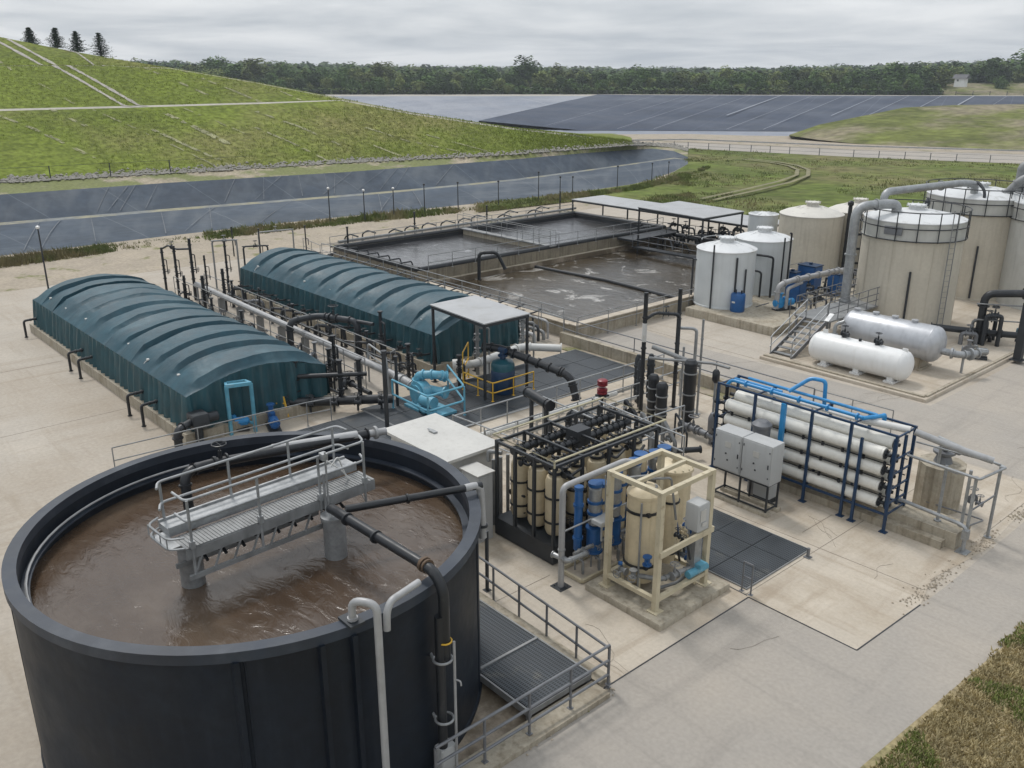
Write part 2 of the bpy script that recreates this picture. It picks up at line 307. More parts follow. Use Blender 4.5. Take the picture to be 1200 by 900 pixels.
    def build(s, name, m, parent=None, loc=None, smooth=True, label=None):
        me = bpy.data.meshes.new(name)
        L0 = Vector(LOC[parent.name]) if parent else Vector(loc or (0,0,0))
        me.from_pydata([(p[0]-L0.x, p[1]-L0.y, p[2]-L0.z) for p in s.v], [], s.f)
        me.materials.append(M[m] if isinstance(m, str) else m)
        if s.uv:
            ul = me.uv_layers.new(name='UVMap'); lv = [0]*len(me.loops); me.loops.foreach_get('vertex_index', lv)
            fl_ = []
            for i in lv: fl_ += s.uv[i]
            ul.data.foreach_set('uv', fl_)
        me.validate()
        if smooth:
            me.shade_smooth()
            try: me.set_sharp_from_angle(angle=R(35))
            except Exception: pass
        o = bpy.data.objects.new(name, me); COL.objects.link(o)
        if parent: o.parent = parent
        else: o.location = L0
        LOC[o.name] = tuple(L0)
        if label: o['label'] = label
        return o
def thing(name, label, cat, loc, group=None):
    o = bpy.data.objects.new(name, None); COL.objects.link(o); o.location = loc; o.empty_display_size = .3
    o['label'] = label; o['category'] = cat
    if group: o['group'] = group
    LOC[o.name] = tuple(loc); return o
def tag(o, label, cat, group=None):
    o['label'] = label; o['category'] = cat
    if group: o['group'] = group
    return o
def setting(mb, name, m, kind='structure', loc=(0,0,0), smooth=True):
    o = mb.build(name, m, None, loc, smooth); o['kind'] = kind; return o
def kids(o): return [c for c in bpy.data.objects if c.parent == o]
def copy_tree(o, ch_of, delta, label=None, parent=None):
    c = o.copy(); COL.objects.link(c)
    if parent: c.parent = parent
    else: c.location = Vector(o.location) + Vector(delta)
    if label: c['label'] = label
    for k in ch_of.get(o.name, []): copy_tree(k, ch_of, delta, None, c)
    return c
def child_map():
    d_ = {}
    for o in bpy.data.objects:
        if o.parent: d_.setdefault(o.parent.name, []).append(o)
    return d_

def poly(pts, z, th=None):
    mb = MB(); n = len(pts)
    if th is None: mb.add([(x, y, z) for x, y in pts], [tuple(range(n))]); return mb
    mb.add([(x, y, z) for x, y in pts] + [(x, y, z-th) for x, y in pts], [tuple(range(n))] + [tuple(range(2*n-1, n-1, -1))] +
           [(i, i+n, (i+1) % n + n, (i+1) % n) for i in range(n)])
    return mb

STRIPS = {}
def lerp(a, b, t): return tuple(a[i]*(1-t)+b[i]*t for i in range(3))
def catcol(line, per):
    out = []
    for i in range(len(line)-1):
        d_ = math.dist(line[i], line[i+1]); n = per
        for k in range(n): out.append(lerp(line[i], line[i+1], k/n))
    out.append(line[-1]); return out
def strip(name, A, B, m, rows=4, per=6, amp=.0, nsc=.06, edge0=True, test=None, uw=8., curve=0., build=True):
    """ground sheet between two 3-D polylines, welded to its neighbours along their shared lines"""
    A = catcol(A, per); B = catcol(B, per); n = len(A); mb = MB(); uv = []; acc = 0
    for r in range(rows+1):
        t = r/rows; acc = 0
        for i in range(n):
            p = lerp(A[i], B[i], t)
            if i: acc += math.dist(A[i], A[i-1])
            e = math.sin(math.pi*t)
            z = p[2] + amp*e*(noise.noise(Vector((p[0]*nsc, p[1]*nsc, 3.3)))*1.0 + .45*noise.noise(Vector((p[0]*nsc*3, p[1]*nsc*3, 1.3)))) + curve*e
            mb.v.append((p[0], p[1], z)); uv.append((acc/uw, t))
    for r in range(rows):
        for i in range(n-1):
            q = (r*n+i, r*n+i+1, (r+1)*n+i+1, (r+1)*n+i)
            if test:
                c = mb.v[q[0]]
                if not test(c): continue
            mb.f.append(q)
    mb.uv = uv; STRIPS[name] = (list(mb.v), list(mb.f))
    return setting(mb, name, m)
VERGE = [(-79.7,-7.9,0),(-78.6,0.4,0),(-77.6,7.5,0),(-76.5,15.5,0),(-76.8,19.3,0),(-77.2,24.0,0),(-77.2,29.0,0),(-77.1,36.9,0),(-76.4,45.5,0),(-75.3,52.8,0),(-73.9,65.4,0),(-73.4,75.5,0),(-73.8,84.8,0),(-75.4,90.7,0),(-77.1,97.2,0),(-79.2,102.8,0),(-82.8,112.2,0)]
LIN0 = [(-81.2,-8.0,0),(-80.5,0.5,0),(-80.0,7.8,0),(-79.4,16.2,0),(-79.4,20.0,0),(-79.5,24.7,0),(-79.5,29.9,0),(-79.3,38.0,0),(-78.7,46.9,0),(-77.7,54.5,0),(-76.6,67.8,0),(-76.5,78.7,0),(-77.2,88.7,0),(-79.0,95.1,0),(-83.2,104.7,0),(-88.7,115.0,0)]
LIN1 = [(-103.8,-9.4,-1.0),(-103.3,1.3,-1.0),(-102.9,10.6,-1.0),(-102.5,21.4,-1.0),(-102.0,26.1,-1.0),(-101.3,32.0,-1.0),(-100.7,38.2,-1.0),(-99.3,47.8,-1.0),(-97.8,58.4,-1.0),(-96.9,68.0,-1.0),(-96.5,85.4,-1.0),(-98.2,100.8,-1.0),(-100.3,115.1,-1.0),(-99.1,119.0,-0.66),(-97.6,122.7,-0.32),(-93.7,121.3,-0.1)]
LIN2 = [(-105.6,-9.0,1.2),(-106.9,1.9,1.2),(-108.1,11.8,1.2),(-109.5,23.4,1.2),(-109.1,28.5,1.2),(-108.5,34.7,1.2),(-107.9,41.4,1.2),(-106.1,51.4,1.2),(-104.1,62.4,1.2),(-103.5,72.8,1.2),(-102.4,90.6,1.2),(-102.8,105.5,1.2),(-105.5,120.8,0.75),(-107.0,128.3,0.46),(-103.3,129.7,0.18),(-95.8,124.0,0.0)]
BASE = [(-108.7,-9.0,1.8),(-111.1,2.2,1.78),(-113.4,12.6,1.77),(-116.0,25.1,1.76),(-115.2,30.2,1.75),(-114.0,36.6,1.75),(-112.9,43.4,1.74),(-111.5,54.2,1.73),(-110.1,66.1,1.73),(-107.9,76.0,1.72),(-104.3,92.3,1.71),(-104.2,106.9,1.7),(-109.2,125.1,1.1),(-109.2,130.9,0.72),(-106.6,133.8,0.34),(-102.3,132.3,0.1)]
HB = [(-108.7,-9.0,1.8),(-111.0,2.2,1.8),(-113.1,12.5,1.8),(-115.6,25.0,1.8),(-114.7,30.1,1.8),(-113.6,36.5,1.8),(-112.3,43.2,1.8),(-110.9,53.9,1.8),(-109.4,65.7,1.8),(-107.2,75.5,1.8),(-103.6,91.6,1.8),(-103.4,106.1,1.8),(-104.1,119.2,1.7)]
H1 = [(-132.3,-8.5,9.16),(-134.0,4.9,9.0),(-135.3,16.9,8.87),(-136.9,31.1,8.7),(-135.8,37.1,8.73),(-134.4,44.5,8.77),(-132.9,52.3,8.83),(-131.1,64.6,8.92),(-129.3,78.3,9.16),(-121.2,85.6,7.21),(-110.9,98.1,4.84),(-106.9,109.6,3.36),(-104.7,119.9,1.98)]
H1O = [(-136.3,-8.8,9.26),(-138.0,5.0,9.1),(-139.3,17.4,8.97),(-140.8,32.0,8.8),(-139.7,38.2,8.83),(-138.2,45.8,8.87),(-136.7,53.8,8.93),(-134.6,66.4,9.02),(-129.7,78.6,9.26),(-121.6,85.9,7.31),(-111.2,98.4,4.94),(-107.3,110.0,3.46),(-105.1,120.3,2.08)]
H2 = [(-152.1,-8.3,14.18),(-154.3,6.9,14.23),(-156.0,20.7,14.28),(-157.8,37.0,14.33),(-156.4,43.8,14.35),(-154.6,52.1,14.37),(-151.4,60.3,13.96),(-142.3,70.5,11.74),(-130.0,78.7,9.35),(-121.8,86.1,7.31),(-111.4,98.6,4.94),(-107.5,110.2,3.46),(-105.3,120.5,2.08)]
H2O = [(-155.6,-8.5,14.23),(-157.8,7.1,14.28),(-159.5,21.1,14.33),(-161.2,37.8,14.38),(-159.8,44.7,14.4),(-157.9,53.2,14.42),(-151.8,60.5,14.01),(-142.7,70.7,11.79),(-130.3,78.9,9.4),(-122.2,86.3,7.36),(-111.7,98.9,4.99),(-107.8,110.5,3.51),(-105.5,120.8,2.13)]
HC = [(-182.0,-7.9,22.41),(-180.6,9.7,21.39),(-179.0,25.0,20.48),(-175.2,41.9,18.88),(-168.7,47.7,17.27),(-161.4,54.6,15.54),(-152.1,60.6,14.09),(-143.0,70.8,11.87),(-130.6,79.1,9.48),(-122.5,86.6,7.43),(-112.0,99.1,5.06),(-108.0,110.8,3.58),(-105.8,121.1,2.21)]
HK1 = [(-207.0,-9.0,20.91),(-205.6,11.0,19.89),(-203.8,28.4,18.98),(-199.5,47.7,17.38),(-192.7,54.5,15.77),(-185.1,62.6,14.04),(-175.3,69.9,12.59),(-165.4,81.9,10.37),(-152.0,92.1,7.98),(-142.9,101.0,5.93),(-130.8,115.7,3.56),(-125.5,128.7,2.08),(-122.2,139.9,0.71)]
HK2 = [(-291.9,-12.7,-3.5),(-290.4,15.6,-3.5),(-288.0,40.2,-3.5),(-282.2,67.4,-3.5),(-274.5,77.6,-3.5),(-265.7,89.8,-3.5),(-254.3,101.4,-3.5),(-241.6,119.7,-3.5),(-224.7,136.1,-3.5),(-212.3,150.1,-3.5),(-194.4,172.0,-3.5),(-184.9,189.5,-3.5),(-178.2,203.9,-3.5)]
ROADN = [(-117.2,134.2,0),(-113.6,136.2,0),(-109.2,137.0,0),(-106.4,137.6,0),(-102.5,138.6,0),(-94.7,140.5,0),(-88.0,142.2,0),(-83.0,143.4,0),(-77.5,144.8,0),(-70.1,147.7,0),(-63.0,150.5,0),(-54.1,154.1,0),(-38.1,158.1,0),(-15.6,163.9,0)]
ROADF = [(-118.7,135.9,0.3),(-116.5,139.6,0.3),(-114.2,143.3,0.3),(-112.8,145.7,0.3),(-108.9,147.0,0.3),(-101.0,149.6,0.3),(-94.1,151.9,0.3),(-89.0,153.5,0.3),(-83.3,155.4,0.3),(-75.8,159.2,0.3),(-68.5,162.8,0.3),(-59.1,167.5,0.3),(-42.3,173.8,0.3),(-17.8,183.0,0.3)]
SAND = [(-153.7,136.0,0.3),(-138.4,141.9,0.3),(-127.7,146.1,0.3),(-124.7,149.4,0.3),(-121.8,152.7,0.3),(-119.9,154.8,0.3),(-115.8,156.3,0.3),(-107.6,159.3,0.3),(-100.5,161.9,0.3),(-95.1,163.9,0.3),(-89.2,166.1,0.3),(-80.7,169.4,0.3),(-72.6,172.5,0.3),(-62.4,176.4,0.3),(-44.7,183.2,0.3),(-19.0,193.1,0.3)]
FLB = [(-197.8,119.2,-1.5),(-188.3,132.9,-1.5),(-173.9,153.8,-1.5),(-161.7,165.7,-1.5),(-153.4,175.5,-1.5),(-150.2,179.7,-1.5),(-146.8,184.0,-1.5),(-144.7,186.8,-1.5),(-140.1,189.0,-1.5),(-130.8,193.5,-1.5),(-124.0,199.5,-1.5),(-118.7,204.2,-1.5),(-112.8,209.5,-1.5),(-104.2,217.9,-1.5),(-95.7,226.2,-1.5),(-84.4,237.2,-1.5),(-63.0,255.2,-1.5),(-29.0,283.8,-1.5)]
FLM = [(-319.1,124.9,-4),(-291.0,142.8,-4),(-264.5,159.6,-4),(-244.3,172.4,-4),(-215.5,190.7,-4),(-198.9,203.8,-4),(-187.9,214.8,-4),(-183.3,219.4,-4),(-178.8,223.9,-4),(-175.8,226.8,-4),(-171.5,231.1,-4),(-162.4,240.1,-4),(-154.2,247.9,-4),(-147.7,253.8,-4),(-140.5,260.6,-4),(-129.6,270.7,-4),(-118.9,280.7,-4),(-104.8,293.9,-4),(-78.2,315.8,-4),(-36.1,350.4,-4)]
FLT = [(-455.7,151.7,1.5),(-438.0,173.0,1.5),(-412.7,203.7,1.5),(-387.2,234.6,1.5),(-366.6,259.5,1.5),(-335.7,297.0,1.5),(-314.9,322.1,1.5),(-297.8,339.4,1.5),(-290.4,346.2,1.5),(-283.0,353.0,1.5),(-278.3,357.3,1.5),(-271.3,363.8,1.5),(-256.7,377.1,1.5),(-243.8,389.0,1.5),(-233.8,398.2,1.5),(-222.4,408.7,1.5),(-205.5,424.2,1.5),(-188.8,439.6,1.5),(-166.7,459.8,1.5),(-125.2,492.7,1.5),(-59.7,544.4,1.5)]
FTR = [(-503.9,138.9,1.5),(-485.2,161.6,1.5),(-466.5,184.4,1.5),(-439.6,217.1,1.5),(-412.5,250.1,1.5),(-390.7,276.6,1.5),(-357.8,316.6,1.5),(-335.8,343.4,1.5),(-317.4,361.8,1.5),(-309.5,368.9,1.5),(-301.6,376.1,1.5),(-296.6,380.7,1.5),(-289.1,387.5,1.5),(-273.5,401.6,1.5),(-259.6,414.2,1.5),(-248.9,423.9,1.5),(-236.8,434.9,1.5),(-218.7,451.3,1.5),(-200.9,467.4,1.5),(-177.4,488.7,1.5),(-133.0,522.9,1.5),(-63.4,576.6,1.5)]
M0 = [(-110.1,177.2,0.3),(-99.3,171.0,0.3),(-90.3,168.0,0.3),(-80.8,169.6,0.3),(-72.8,172.8,0.3),(-62.4,176.4,0.3),(-44.4,181.8,0.3),(-18.8,191.3,0.3)]
M1 = [(-110.4,177.6,0.36),(-104.2,178.6,1.43),(-97.9,180.9,2.16),(-91.8,190.1,3.19),(-84.0,196.1,3.5),(-72.9,201.6,3.69),(-53.7,211.9,4.2),(-25.2,228.2,4.94)]
M2 = [(-110.6,178.0,0.41),(-108.7,186.4,2.31),(-105.0,194.1,3.63),(-101.9,211.0,5.46),(-94.1,219.8,6.02),(-82.1,227.2,6.36),(-61.4,242.3,7.27),(-29.3,265.3,8.59)]
M3 = [(-147.6,237.5,-4.5),(-144.0,246.9,-4.5),(-138.4,255.7,-4.5),(-132.3,274.0,-4.5),(-121.7,284.1,-4.5),(-105.9,293.1,-4.5),(-78.6,310.1,-4.5),(-36.9,334.8,-4.5)]
MDN = [(-71.6,58.7,0.1),(-71.3,63.1,0.1),(-70.7,72.7,0.1),(-64.9,74.7,0.1),(-61.6,74.4,0.1),(-58.5,74.1,0.1),(-56.6,73.9,0.1),(-56.6,73.9,0.1),(-53.9,73.6,0.1),(-49.0,73.7,0.1),(-46.6,76.5,0.1),(-44.7,78.6,0.1),(-41.1,78.3,0.1),(-33.8,73.4,0.1),(-28.3,70.4,0.1),(-22.1,67.0,0.1),(-13.7,63.6,0.1),(-3.5,59.6,0.1)]
MDF = [(-76.5,62.7,0.0),(-76.5,67.7,0.0),(-76.4,78.6,0.0),(-77.1,88.6,0.0),(-78.9,94.9,0.0),(-83.0,104.5,0.0),(-88.6,114.8,0.0),(-106.2,137.4,0.0),(-102.4,138.4,0.0),(-94.5,140.3,0.0),(-87.9,142.0,0.0),(-82.9,143.2,0.0),(-77.4,144.6,0.0),(-70.0,147.5,0.0),(-63.0,150.3,0.0),(-54.0,153.8,0.0),(-38.1,157.9,0.0),(-15.5,163.7,0.0)]
HR = [(-193.3,51.2,19.39),(-192.2,55.4,18.85),(-191.2,58.7,18.13),(-190.0,62.5,17.25)]
TRACKS = [(2.2,[(-174.1,41.6,18.53),(-157.9,44.8,14.38),(-146.1,47.0,11.39),(-135.1,48.9,8.84)]),(1.3,[(-168.5,47.9,17.22),(-165.1,50.5,16.39),(-154.5,51.0,14.26)]),(0.8,[(-132.6,49.8,8.58),(-123.7,52.6,5.91),(-118.5,54.1,4.31)]),(0.5,[(-135.1,30.6,8.13),(-129.8,33.1,6.63),(-119.1,36.6,3.52)]),(0.5,[(-135.7,37.1,8.69),(-129.2,39.2,6.82)]),(0.5,[(-152.4,56.6,14.01),(-144.1,59.2,11.6),(-135.4,61.6,9.0)]),(0.5,[(-150.0,61.8,13.61),(-143.7,63.9,11.76),(-134.2,67.1,9.03)]),(0.5,[(-128.4,63.2,7.97),(-121.5,66.4,5.9),(-114.6,68.7,3.72)]),(0.5,[(-125.6,46.6,6.18),(-120.0,48.4,4.53),(-112.7,51.1,2.26)]),(0.4,[(-122.8,60.2,5.98),(-116.9,62.4,4.18),(-110.1,64.2,1.98)]),(0.4,[(-119.7,75.2,5.83),(-112.2,79.1,3.72),(-106.2,85.0,2.17)]),(0.4,[(-136.9,72.1,10.42),(-132.2,72.8,9.21)]),(0.4,[(-163.3,38.4,15.04),(-155.6,37.8,13.7)]),(0.4,[(-113.8,72.8,3.76),(-108.4,74.9,2.15)]),(0.4,[(-113.4,83.2,4.43),(-105.6,88.5,2.25)]),(0.3,[(-155.0,38.6,13.59),(-139.6,41.6,9.03)]),(0.3,[(-131.7,53.7,8.52),(-119.5,58.5,4.84)]),(0.3,[(-134.1,42.1,8.52),(-121.8,46.3,4.98),(-112.9,49.2,2.26)])]
# ================================================================== terrain
from mathutils.bvhtree import BVHTree
for i_ in range(len(HB)): BASE[i_] = HB[i_]
s_ = MB(); s_.add([(-3500,-2500,-5),(3500,-2500,-5),(3500,3500,-5),(-3500,3500,-5)], [(0,1,2,3)])
setting(s_, 'ground', 'forest_floor')
# yard slab
yard = [(-66,-30),(20,-30),(20,64),(-30,78),(-46,86),(-66,76)]
setting(poly(yard, 0, 1.5), 'yard_ground', 'concrete', smooth=False)
setting(poly([(-66.2,-30),(-65.7,-10),(-65.9,10),(-65.6,30),(-66,76),(-52,82),(-60,82)] + [(p[0], p[1]) for p in reversed(VERGE) if p[1] < 78], .004, 1.4), 'dirt_track', 'dirt', smooth=False)
# asphalt road
setting(poly([(-11.87,-30),(-6.3,-30),(-6.5,15.7),(-6.15,23.6),(-5.6,34),(-5,64),(-15.2,64),(-15.4,38.2),(-28,37.6),(-33,38.2),(-33,33.6),(-20,33.4),(-8.5,33.2),(-8.45,24),(-8.6,19.36),(-11.87,19.3)], .004), 'road', 'asphalt', smooth=False)
# lighter process pads
setting(poly([(-33,13.4),(-11.87,13.4),(-11.87,19.36),(-8.62,19.36),(-8.5,22.6),(-8.9,24.2),(-8.55,27),(-9,33.1),(-33,33.1)], .008), 'process_pad', 'concrete_light', smooth=False)
j = MB()
for a, b in (((-11.87,13.4),(-11.87,19.36)),((-11.87,19.36),(-8.62,19.36)),((-8.62,19.36),(-8.5,22.6)),((-11.95,19.4),(-16.4,19.5))): j.bar((a[0],a[1],.011),(b[0],b[1],.011),.035,.006)
setting(j, 'pad_joint', 'dark_steel')
j = MB()
for x in (-38.5,-47.5): j.bar((x,-28,.003),(x,11.6,.003),.02,.005)
for y in (38.2,44,50): j.bar((-32,y,.003),(-24.5,y,.003),.025,.005)
for x in (-15.9,-12.9,-20): j.bar((x,23.8,.011),(x,25.6,.011),.018,.004)
for a, b in (((-16,23.2),(-8.8,23.4)),((-12.0,19.4),(-12.0,33)),((-16.4,13.9),(-16.4,16)),((-9,28),(-9,33))): j.bar((*a,.011),(*b,.011),.018,.004)
setting(j, 'slab_joint', 'joint_dark')
def crack(mb, x, y, a, n, z, w_=.012):
    px, py = x, y
    for k in range(n):
        a += random.uniform(-.6,.6); qx, qy = px+math.cos(a)*.22, py+math.sin(a)*.22; mb.bar((px,py,z),(qx,qy,z),w_*random.uniform(.3,1.),.003); px, py = qx, qy
        if random.random() < .08 and n > 8: crack(mb, px, py, a+random.choice((-1,1)), n//3, z, w_*.7)
ck = MB()
for x, y, a, n in ((-13.2,24.9,.3,9),(-12.1,24.2,2.5,7),(-10.0,22.9,2.2,6),(-10.8,17,.4,7),(-9.4,31,2.2,12),(-18,35.5,.2,26),(-24,36,2.9,18),(-14,15.0,1.0,9),(-14.5,21.4,.2,6),(-11,36,1.5,22)): crack(ck, x, y, a, n, .0135)
setting(ck, 'paving_crack', 'joint_dark')
setting(poly([(-6.3,-30),(20,-30),(20,64),(-5.0,64),(-5.6,34),(-6.15,23.6),(-6.5,15.7)], .02, .3), 'verge_grass', 'dry_grass', smooth=False)
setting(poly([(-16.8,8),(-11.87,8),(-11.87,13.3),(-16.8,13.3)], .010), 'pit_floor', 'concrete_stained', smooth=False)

strip('channel_near_bank', VERGE[:len(LIN0)], LIN0, 'dirt', rows=2)
strip('channel_liner_lower', LIN0, LIN1, 'liner', rows=6, amp=.12, nsc=.15, uw=9)
LB = []
for p in LIN1:
    d0 = Vector((p[0], p[1], 0)).normalized(); LB.append((p[0]+d0.x*1.5, p[1]+d0.y*1.5, p[2]+.05))
LB[-1] = LIN1[-1]
strip('channel_bed', LIN1, LB, 'sediment', rows=1)
strip('channel_liner_upper', LB, LIN2, 'liner_shaded', rows=4, amp=.10, nsc=.2, uw=9)
cz = MB()
def onstrip(A, B, s, t):
    s = min(max(s, 0), len(A)-1.001); i = int(s); f = s-i; return Vector(lerp(lerp(A[i], A[i+1], f), lerp(B[i], B[i+1], f), t))
for k in range(34):
    s0 = random.uniform(1.2, 9.5); s1 = s0+random.uniform(-.12,.5); up_ = random.random() < .45; A, B = (LB, LIN2) if up_ else (LIN0, LIN1)
    P_ = [onstrip(A, B, s0+(s1-s0)*t, t) for t in (.05,.25,.5,.75,.97)]
    for a, b in zip(P_, P_[1:]):
        e = Vector((a.y, -a.x, 0)).normalized()*random.uniform(.015,.05); o = len(cz.v); z_ = Vector((0,0,.13))
        cz.v += [tuple(a-e+z_), tuple(a+e+z_), tuple(b+e+z_), tuple(b-e+z_)]; cz.f.append((o,o+1,o+2,o+3))
setting(cz, 'channel_crease', 'liner_crease')
strip('dirt_berm', LIN2, BASE, 'berm', rows=3, amp=.15, nsc=.2)
nb = len(HB)
strip('hill_lower_slope', HB, H1, 'hill_grass', rows=10, amp=.07, per=8)
strip('hill_road', H1, H1O, 'gravel', rows=1, per=8)
strip('hill_middle_slope', H1O, H2, 'hill_grass', rows=8, amp=.07, per=8)
strip('hill_upper_road', H2, H2O, 'gravel', rows=1, per=8)
strip('hill_upper_slope', H2O, HC, 'hill_grass', rows=8, amp=.07, per=8)
strip('hill_top', HC, HK1, 'hill_grass', rows=2, per=8)
strip('hill_back_slope', HK1, HK2, 'hill_grass', rows=3, per=8)
hv_, hf_ = [], []
for nm_ in ('hill_lower_slope', 'hill_road', 'hill_middle_slope', 'hill_upper_road', 'hill_upper_slope'):
    v_, f_ = STRIPS[nm_]; o = len(hv_); hv_ += v_; hf_ += [tuple(i+o for i in f) for f in f_]
HILL = BVHTree.FromPolygons([Vector(v) for v in hv_], hf_)
def drape(x, y, up_=.06):
    h = HILL.ray_cast(Vector((x, y, 90)), Vector((0, 0, -1)))
    return (x, y, h[0].z+up_) if h[0] else None
for i, (wd, ln) in enumerate(TRACKS):
    mb = MB(); pts = catcol(ln, 46 if wd < 1 else 30)
    for k in range(1, len(pts)):
        a = Vector((*pts[k-1][:2], 0)); b = Vector((*pts[k][:2], 0)); t = (b-a).normalized(); nx = Vector((t.y, -t.x, 0)); qs = []
        if wd > 1:
            for off in ((-.42, .42) if wd > 2 else (0,)):
                c = nx*(off*wd); ww = .30*wd*(.8+.4*noise.noise(Vector((k*.4, off, i))))*.5; qs.append([a-nx*ww+c, a+nx*ww+c, b+nx*ww+c, b-nx*ww+c])
        else:
            if noise.noise(Vector((k*.13, i*3.1, 0))) < -.08: continue
            for q in range(3):
                ww = wd*random.uniform(.05,.22); c = nx*random.uniform(-.5,.5)*wd; m_ = a.lerp(b, random.random()); L_ = random.uniform(.15,.5); qs.append([m_-t*L_+c, m_+nx*ww+c, m_+t*L_+c, m_-nx*ww+c])
        for q in qs:
            d_ = [drape(p.x, p.y, .08) for p in q]
            if all(d_): o = len(mb.v); mb.v += d_; mb.f.append((o,o+1,o+2,o+3))
    setting(mb, 'hill_track' if wd > 1 else 'hill_drain', 'gravel' if wd > 1 else 'gravel_drain')
# riprap stones along the toe of the hill
def rock(mb, c, r):
    o = len(mb.v); ph = [(0,0,1),(.9,0,.2),(.2,.9,.1),(-.8,.4,.2),(-.5,-.8,.1),(.5,-.8,.2),(0,0,-.6)]
    for p in ph:
        k = r*random.uniform(.7,1.25); mb.v.append((c[0]+p[0]*k, c[1]+p[1]*k, c[2]+p[2]*k*.8))
    mb.f += [tuple(o+i for i in f) for f in ((0,1,2),(0,2,3),(0,3,4),(0,4,5),(0,5,1),(6,2,1),(6,3,2),(6,4,3),(6,5,4),(6,1,5))]
ed = MB()
for k in range(700):
    if random.random() < .6: x, y = -8.75+random.gauss(0,.14), random.choice((23.2,24.4,27.5,30.5,32))+random.gauss(0,.6)
    else: x, y = -11.75+random.gauss(0,.10), random.uniform(8,13.6)
    rock(ed, (x, y, .016), random.uniform(.01,.045))
setting(ed, 'edge_rubble', 'dirt', 'stuff', smooth=False)
rr = MB(); bl = catcol(BASE[1:], 40)
for k in range(3800):
    f = random.random()**.8; i = int(f*(len(bl)-1)); p = lerp(bl[i], bl[min(i+1,len(bl)-1)], random.random())
    d0 = Vector((p[0], p[1])).normalized(); o_ = random.gauss(.2, .55)
    rock(rr, (p[0]+d0.x*o_, p[1]+d0.y*o_, p[2]+.02+max(o_,0)*.3), random.uniform(.10,.30))
setting(rr, 'riprap', 'stone', 'stuff', smooth=False)
strip('road_edge', SAND[:1]+SAND[1:], FLB[4:4+len(SAND)] if len(FLB) > len(SAND) else FLB, 'dirt', rows=2) if False else None
def cut(line, n): return line[-n:]
n_s = len(ROADN)
strip('far_road', ROADN, ROADF, 'asphalt', rows=1)
strip('sand_berm', ROADF, cut(SAND, n_s), 'dirt', rows=3, amp=.2)
strip('sand_edge', SAND, cut(FLB, len(SAND)), 'dirt', rows=2)
strip('pit_liner_floor', FLB, cut(FLM, len(FLB)), 'liner_pale', rows=4, amp=.5, nsc=.03, uw=25)
ML = cut(FLM, len(FLT)); 
strip('pit_liner_bank', ML, FLT, 'liner_pale', rows=20, per=8, amp=1.6, nsc=.012, uw=40, test=lambda c: (335-c[0]*-1)*0 == 0 and not (c[1] > 200 and ((-226.0+309.7)*(c[1]-328.45) - (186.0-328.45)*(c[0]+309.7)) > 700))
ix = next(i for i, p in enumerate(FLT) if p[1] > 328)
ib = next(i for i, p in enumerate(FLM) if p[1] > 200)
dn = [(-226.0, 186.0, -1.5)] + [(p[0], p[1], p[2]+.1) for p in FLM[ib:]]
dt = [(-309.7, 328.45, 2.2)] + [(p[0], p[1], p[2]+.5) for p in FLT[ix:]]
def resample(line, n):
    L_ = [0]
    for a, b in zip(line, line[1:]): L_.append(L_[-1]+math.dist(a, b))
    out = []
    for k in range(n):
        t = L_[-1]*k/(n-1)*.99999; i = max(q for q in range(len(L_)-1) if L_[q] <= t); out.append(lerp(line[i], line[i+1], (t-L_[i])/(L_[i+1]-L_[i])))
    return out
dn = resample(dn, 24); dt = resample(dt, 24)
strip('pit_liner_slope', dn, dt, 'liner_slope', rows=8, per=4, amp=.5, nsc=.03, uw=22)
edge = [(p[0], p[1], p[2]-4.5) for p in (dn[0], dt[0])]
sw = MB(); sw.add([dn[0], dt[0], edge[1], edge[0]], [(0,1,2,3)]); setting(sw, 'pit_liner_step', 'liner_slope')
ss_ = MB()
for k in range(2, 23):      # seam ballast lines running up the slope
    a, b = Vector(dn[k]), Vector(dt[k]); w_ = (.45 if k % 6 == 0 else .15)*random.uniform(.6,1.2); o = len(ss_.v); e = Vector((w_*.7, w_*.7, 0)); up_ = Vector((0,0,.55))
    j0 = a+(b-a)*(0 if k % 3 else .3); ss_.v += [tuple(j0-e+up_), tuple(j0+e+up_), tuple(b+e+up_*.3), tuple(b-e+up_*.3)]; ss_.f.append((o,o+1,o+2,o+3))
setting(ss_, 'pit_seam', 'liner_pale')
strip('pit_rim', FLT, FTR[-len(FLT):], 'gravel', rows=1)
strip('grass_mound', M0, M1, 'mound_grass', rows=6, amp=.35)
strip('grass_mound_upper', M1, M2, 'mound_grass', rows=6, amp=.3)
strip('grass_mound_back', M2, M3, 'mound_grass', rows=3)
strip('meadow', MDN, MDF, 'meadow', rows=12, amp=.35, nsc=.05)
# dirt track through the meadow
tk = [(-61,83),(-61.5,86),(-62.5,93),(-64.5,104),(-67,112),(-70.8,118.4),(-75,122.5),(-80,125),(-86,126)]
mb = MB()
for off in (-.75, .75):
    o = len(mb.v); pts = catcol([(x,y,.05) for x,y in tk], 5)
    for k in range(len(pts)):
        a = Vector(pts[max(k-1,0)]); b = Vector(pts[min(k+1,len(pts)-1)]); nx = (b-a).normalized().cross(Vector((0,0,1)))
        for q in (-.28, .28):
            p = Vector(pts[k])+nx*(off+q); mb.v.append((p.x, p.y, .30))
        if k: i = o+(k-1)*2; mb.f.append((i,i+1,i+3,i+2))
setting(mb, 'meadow_track', 'track')
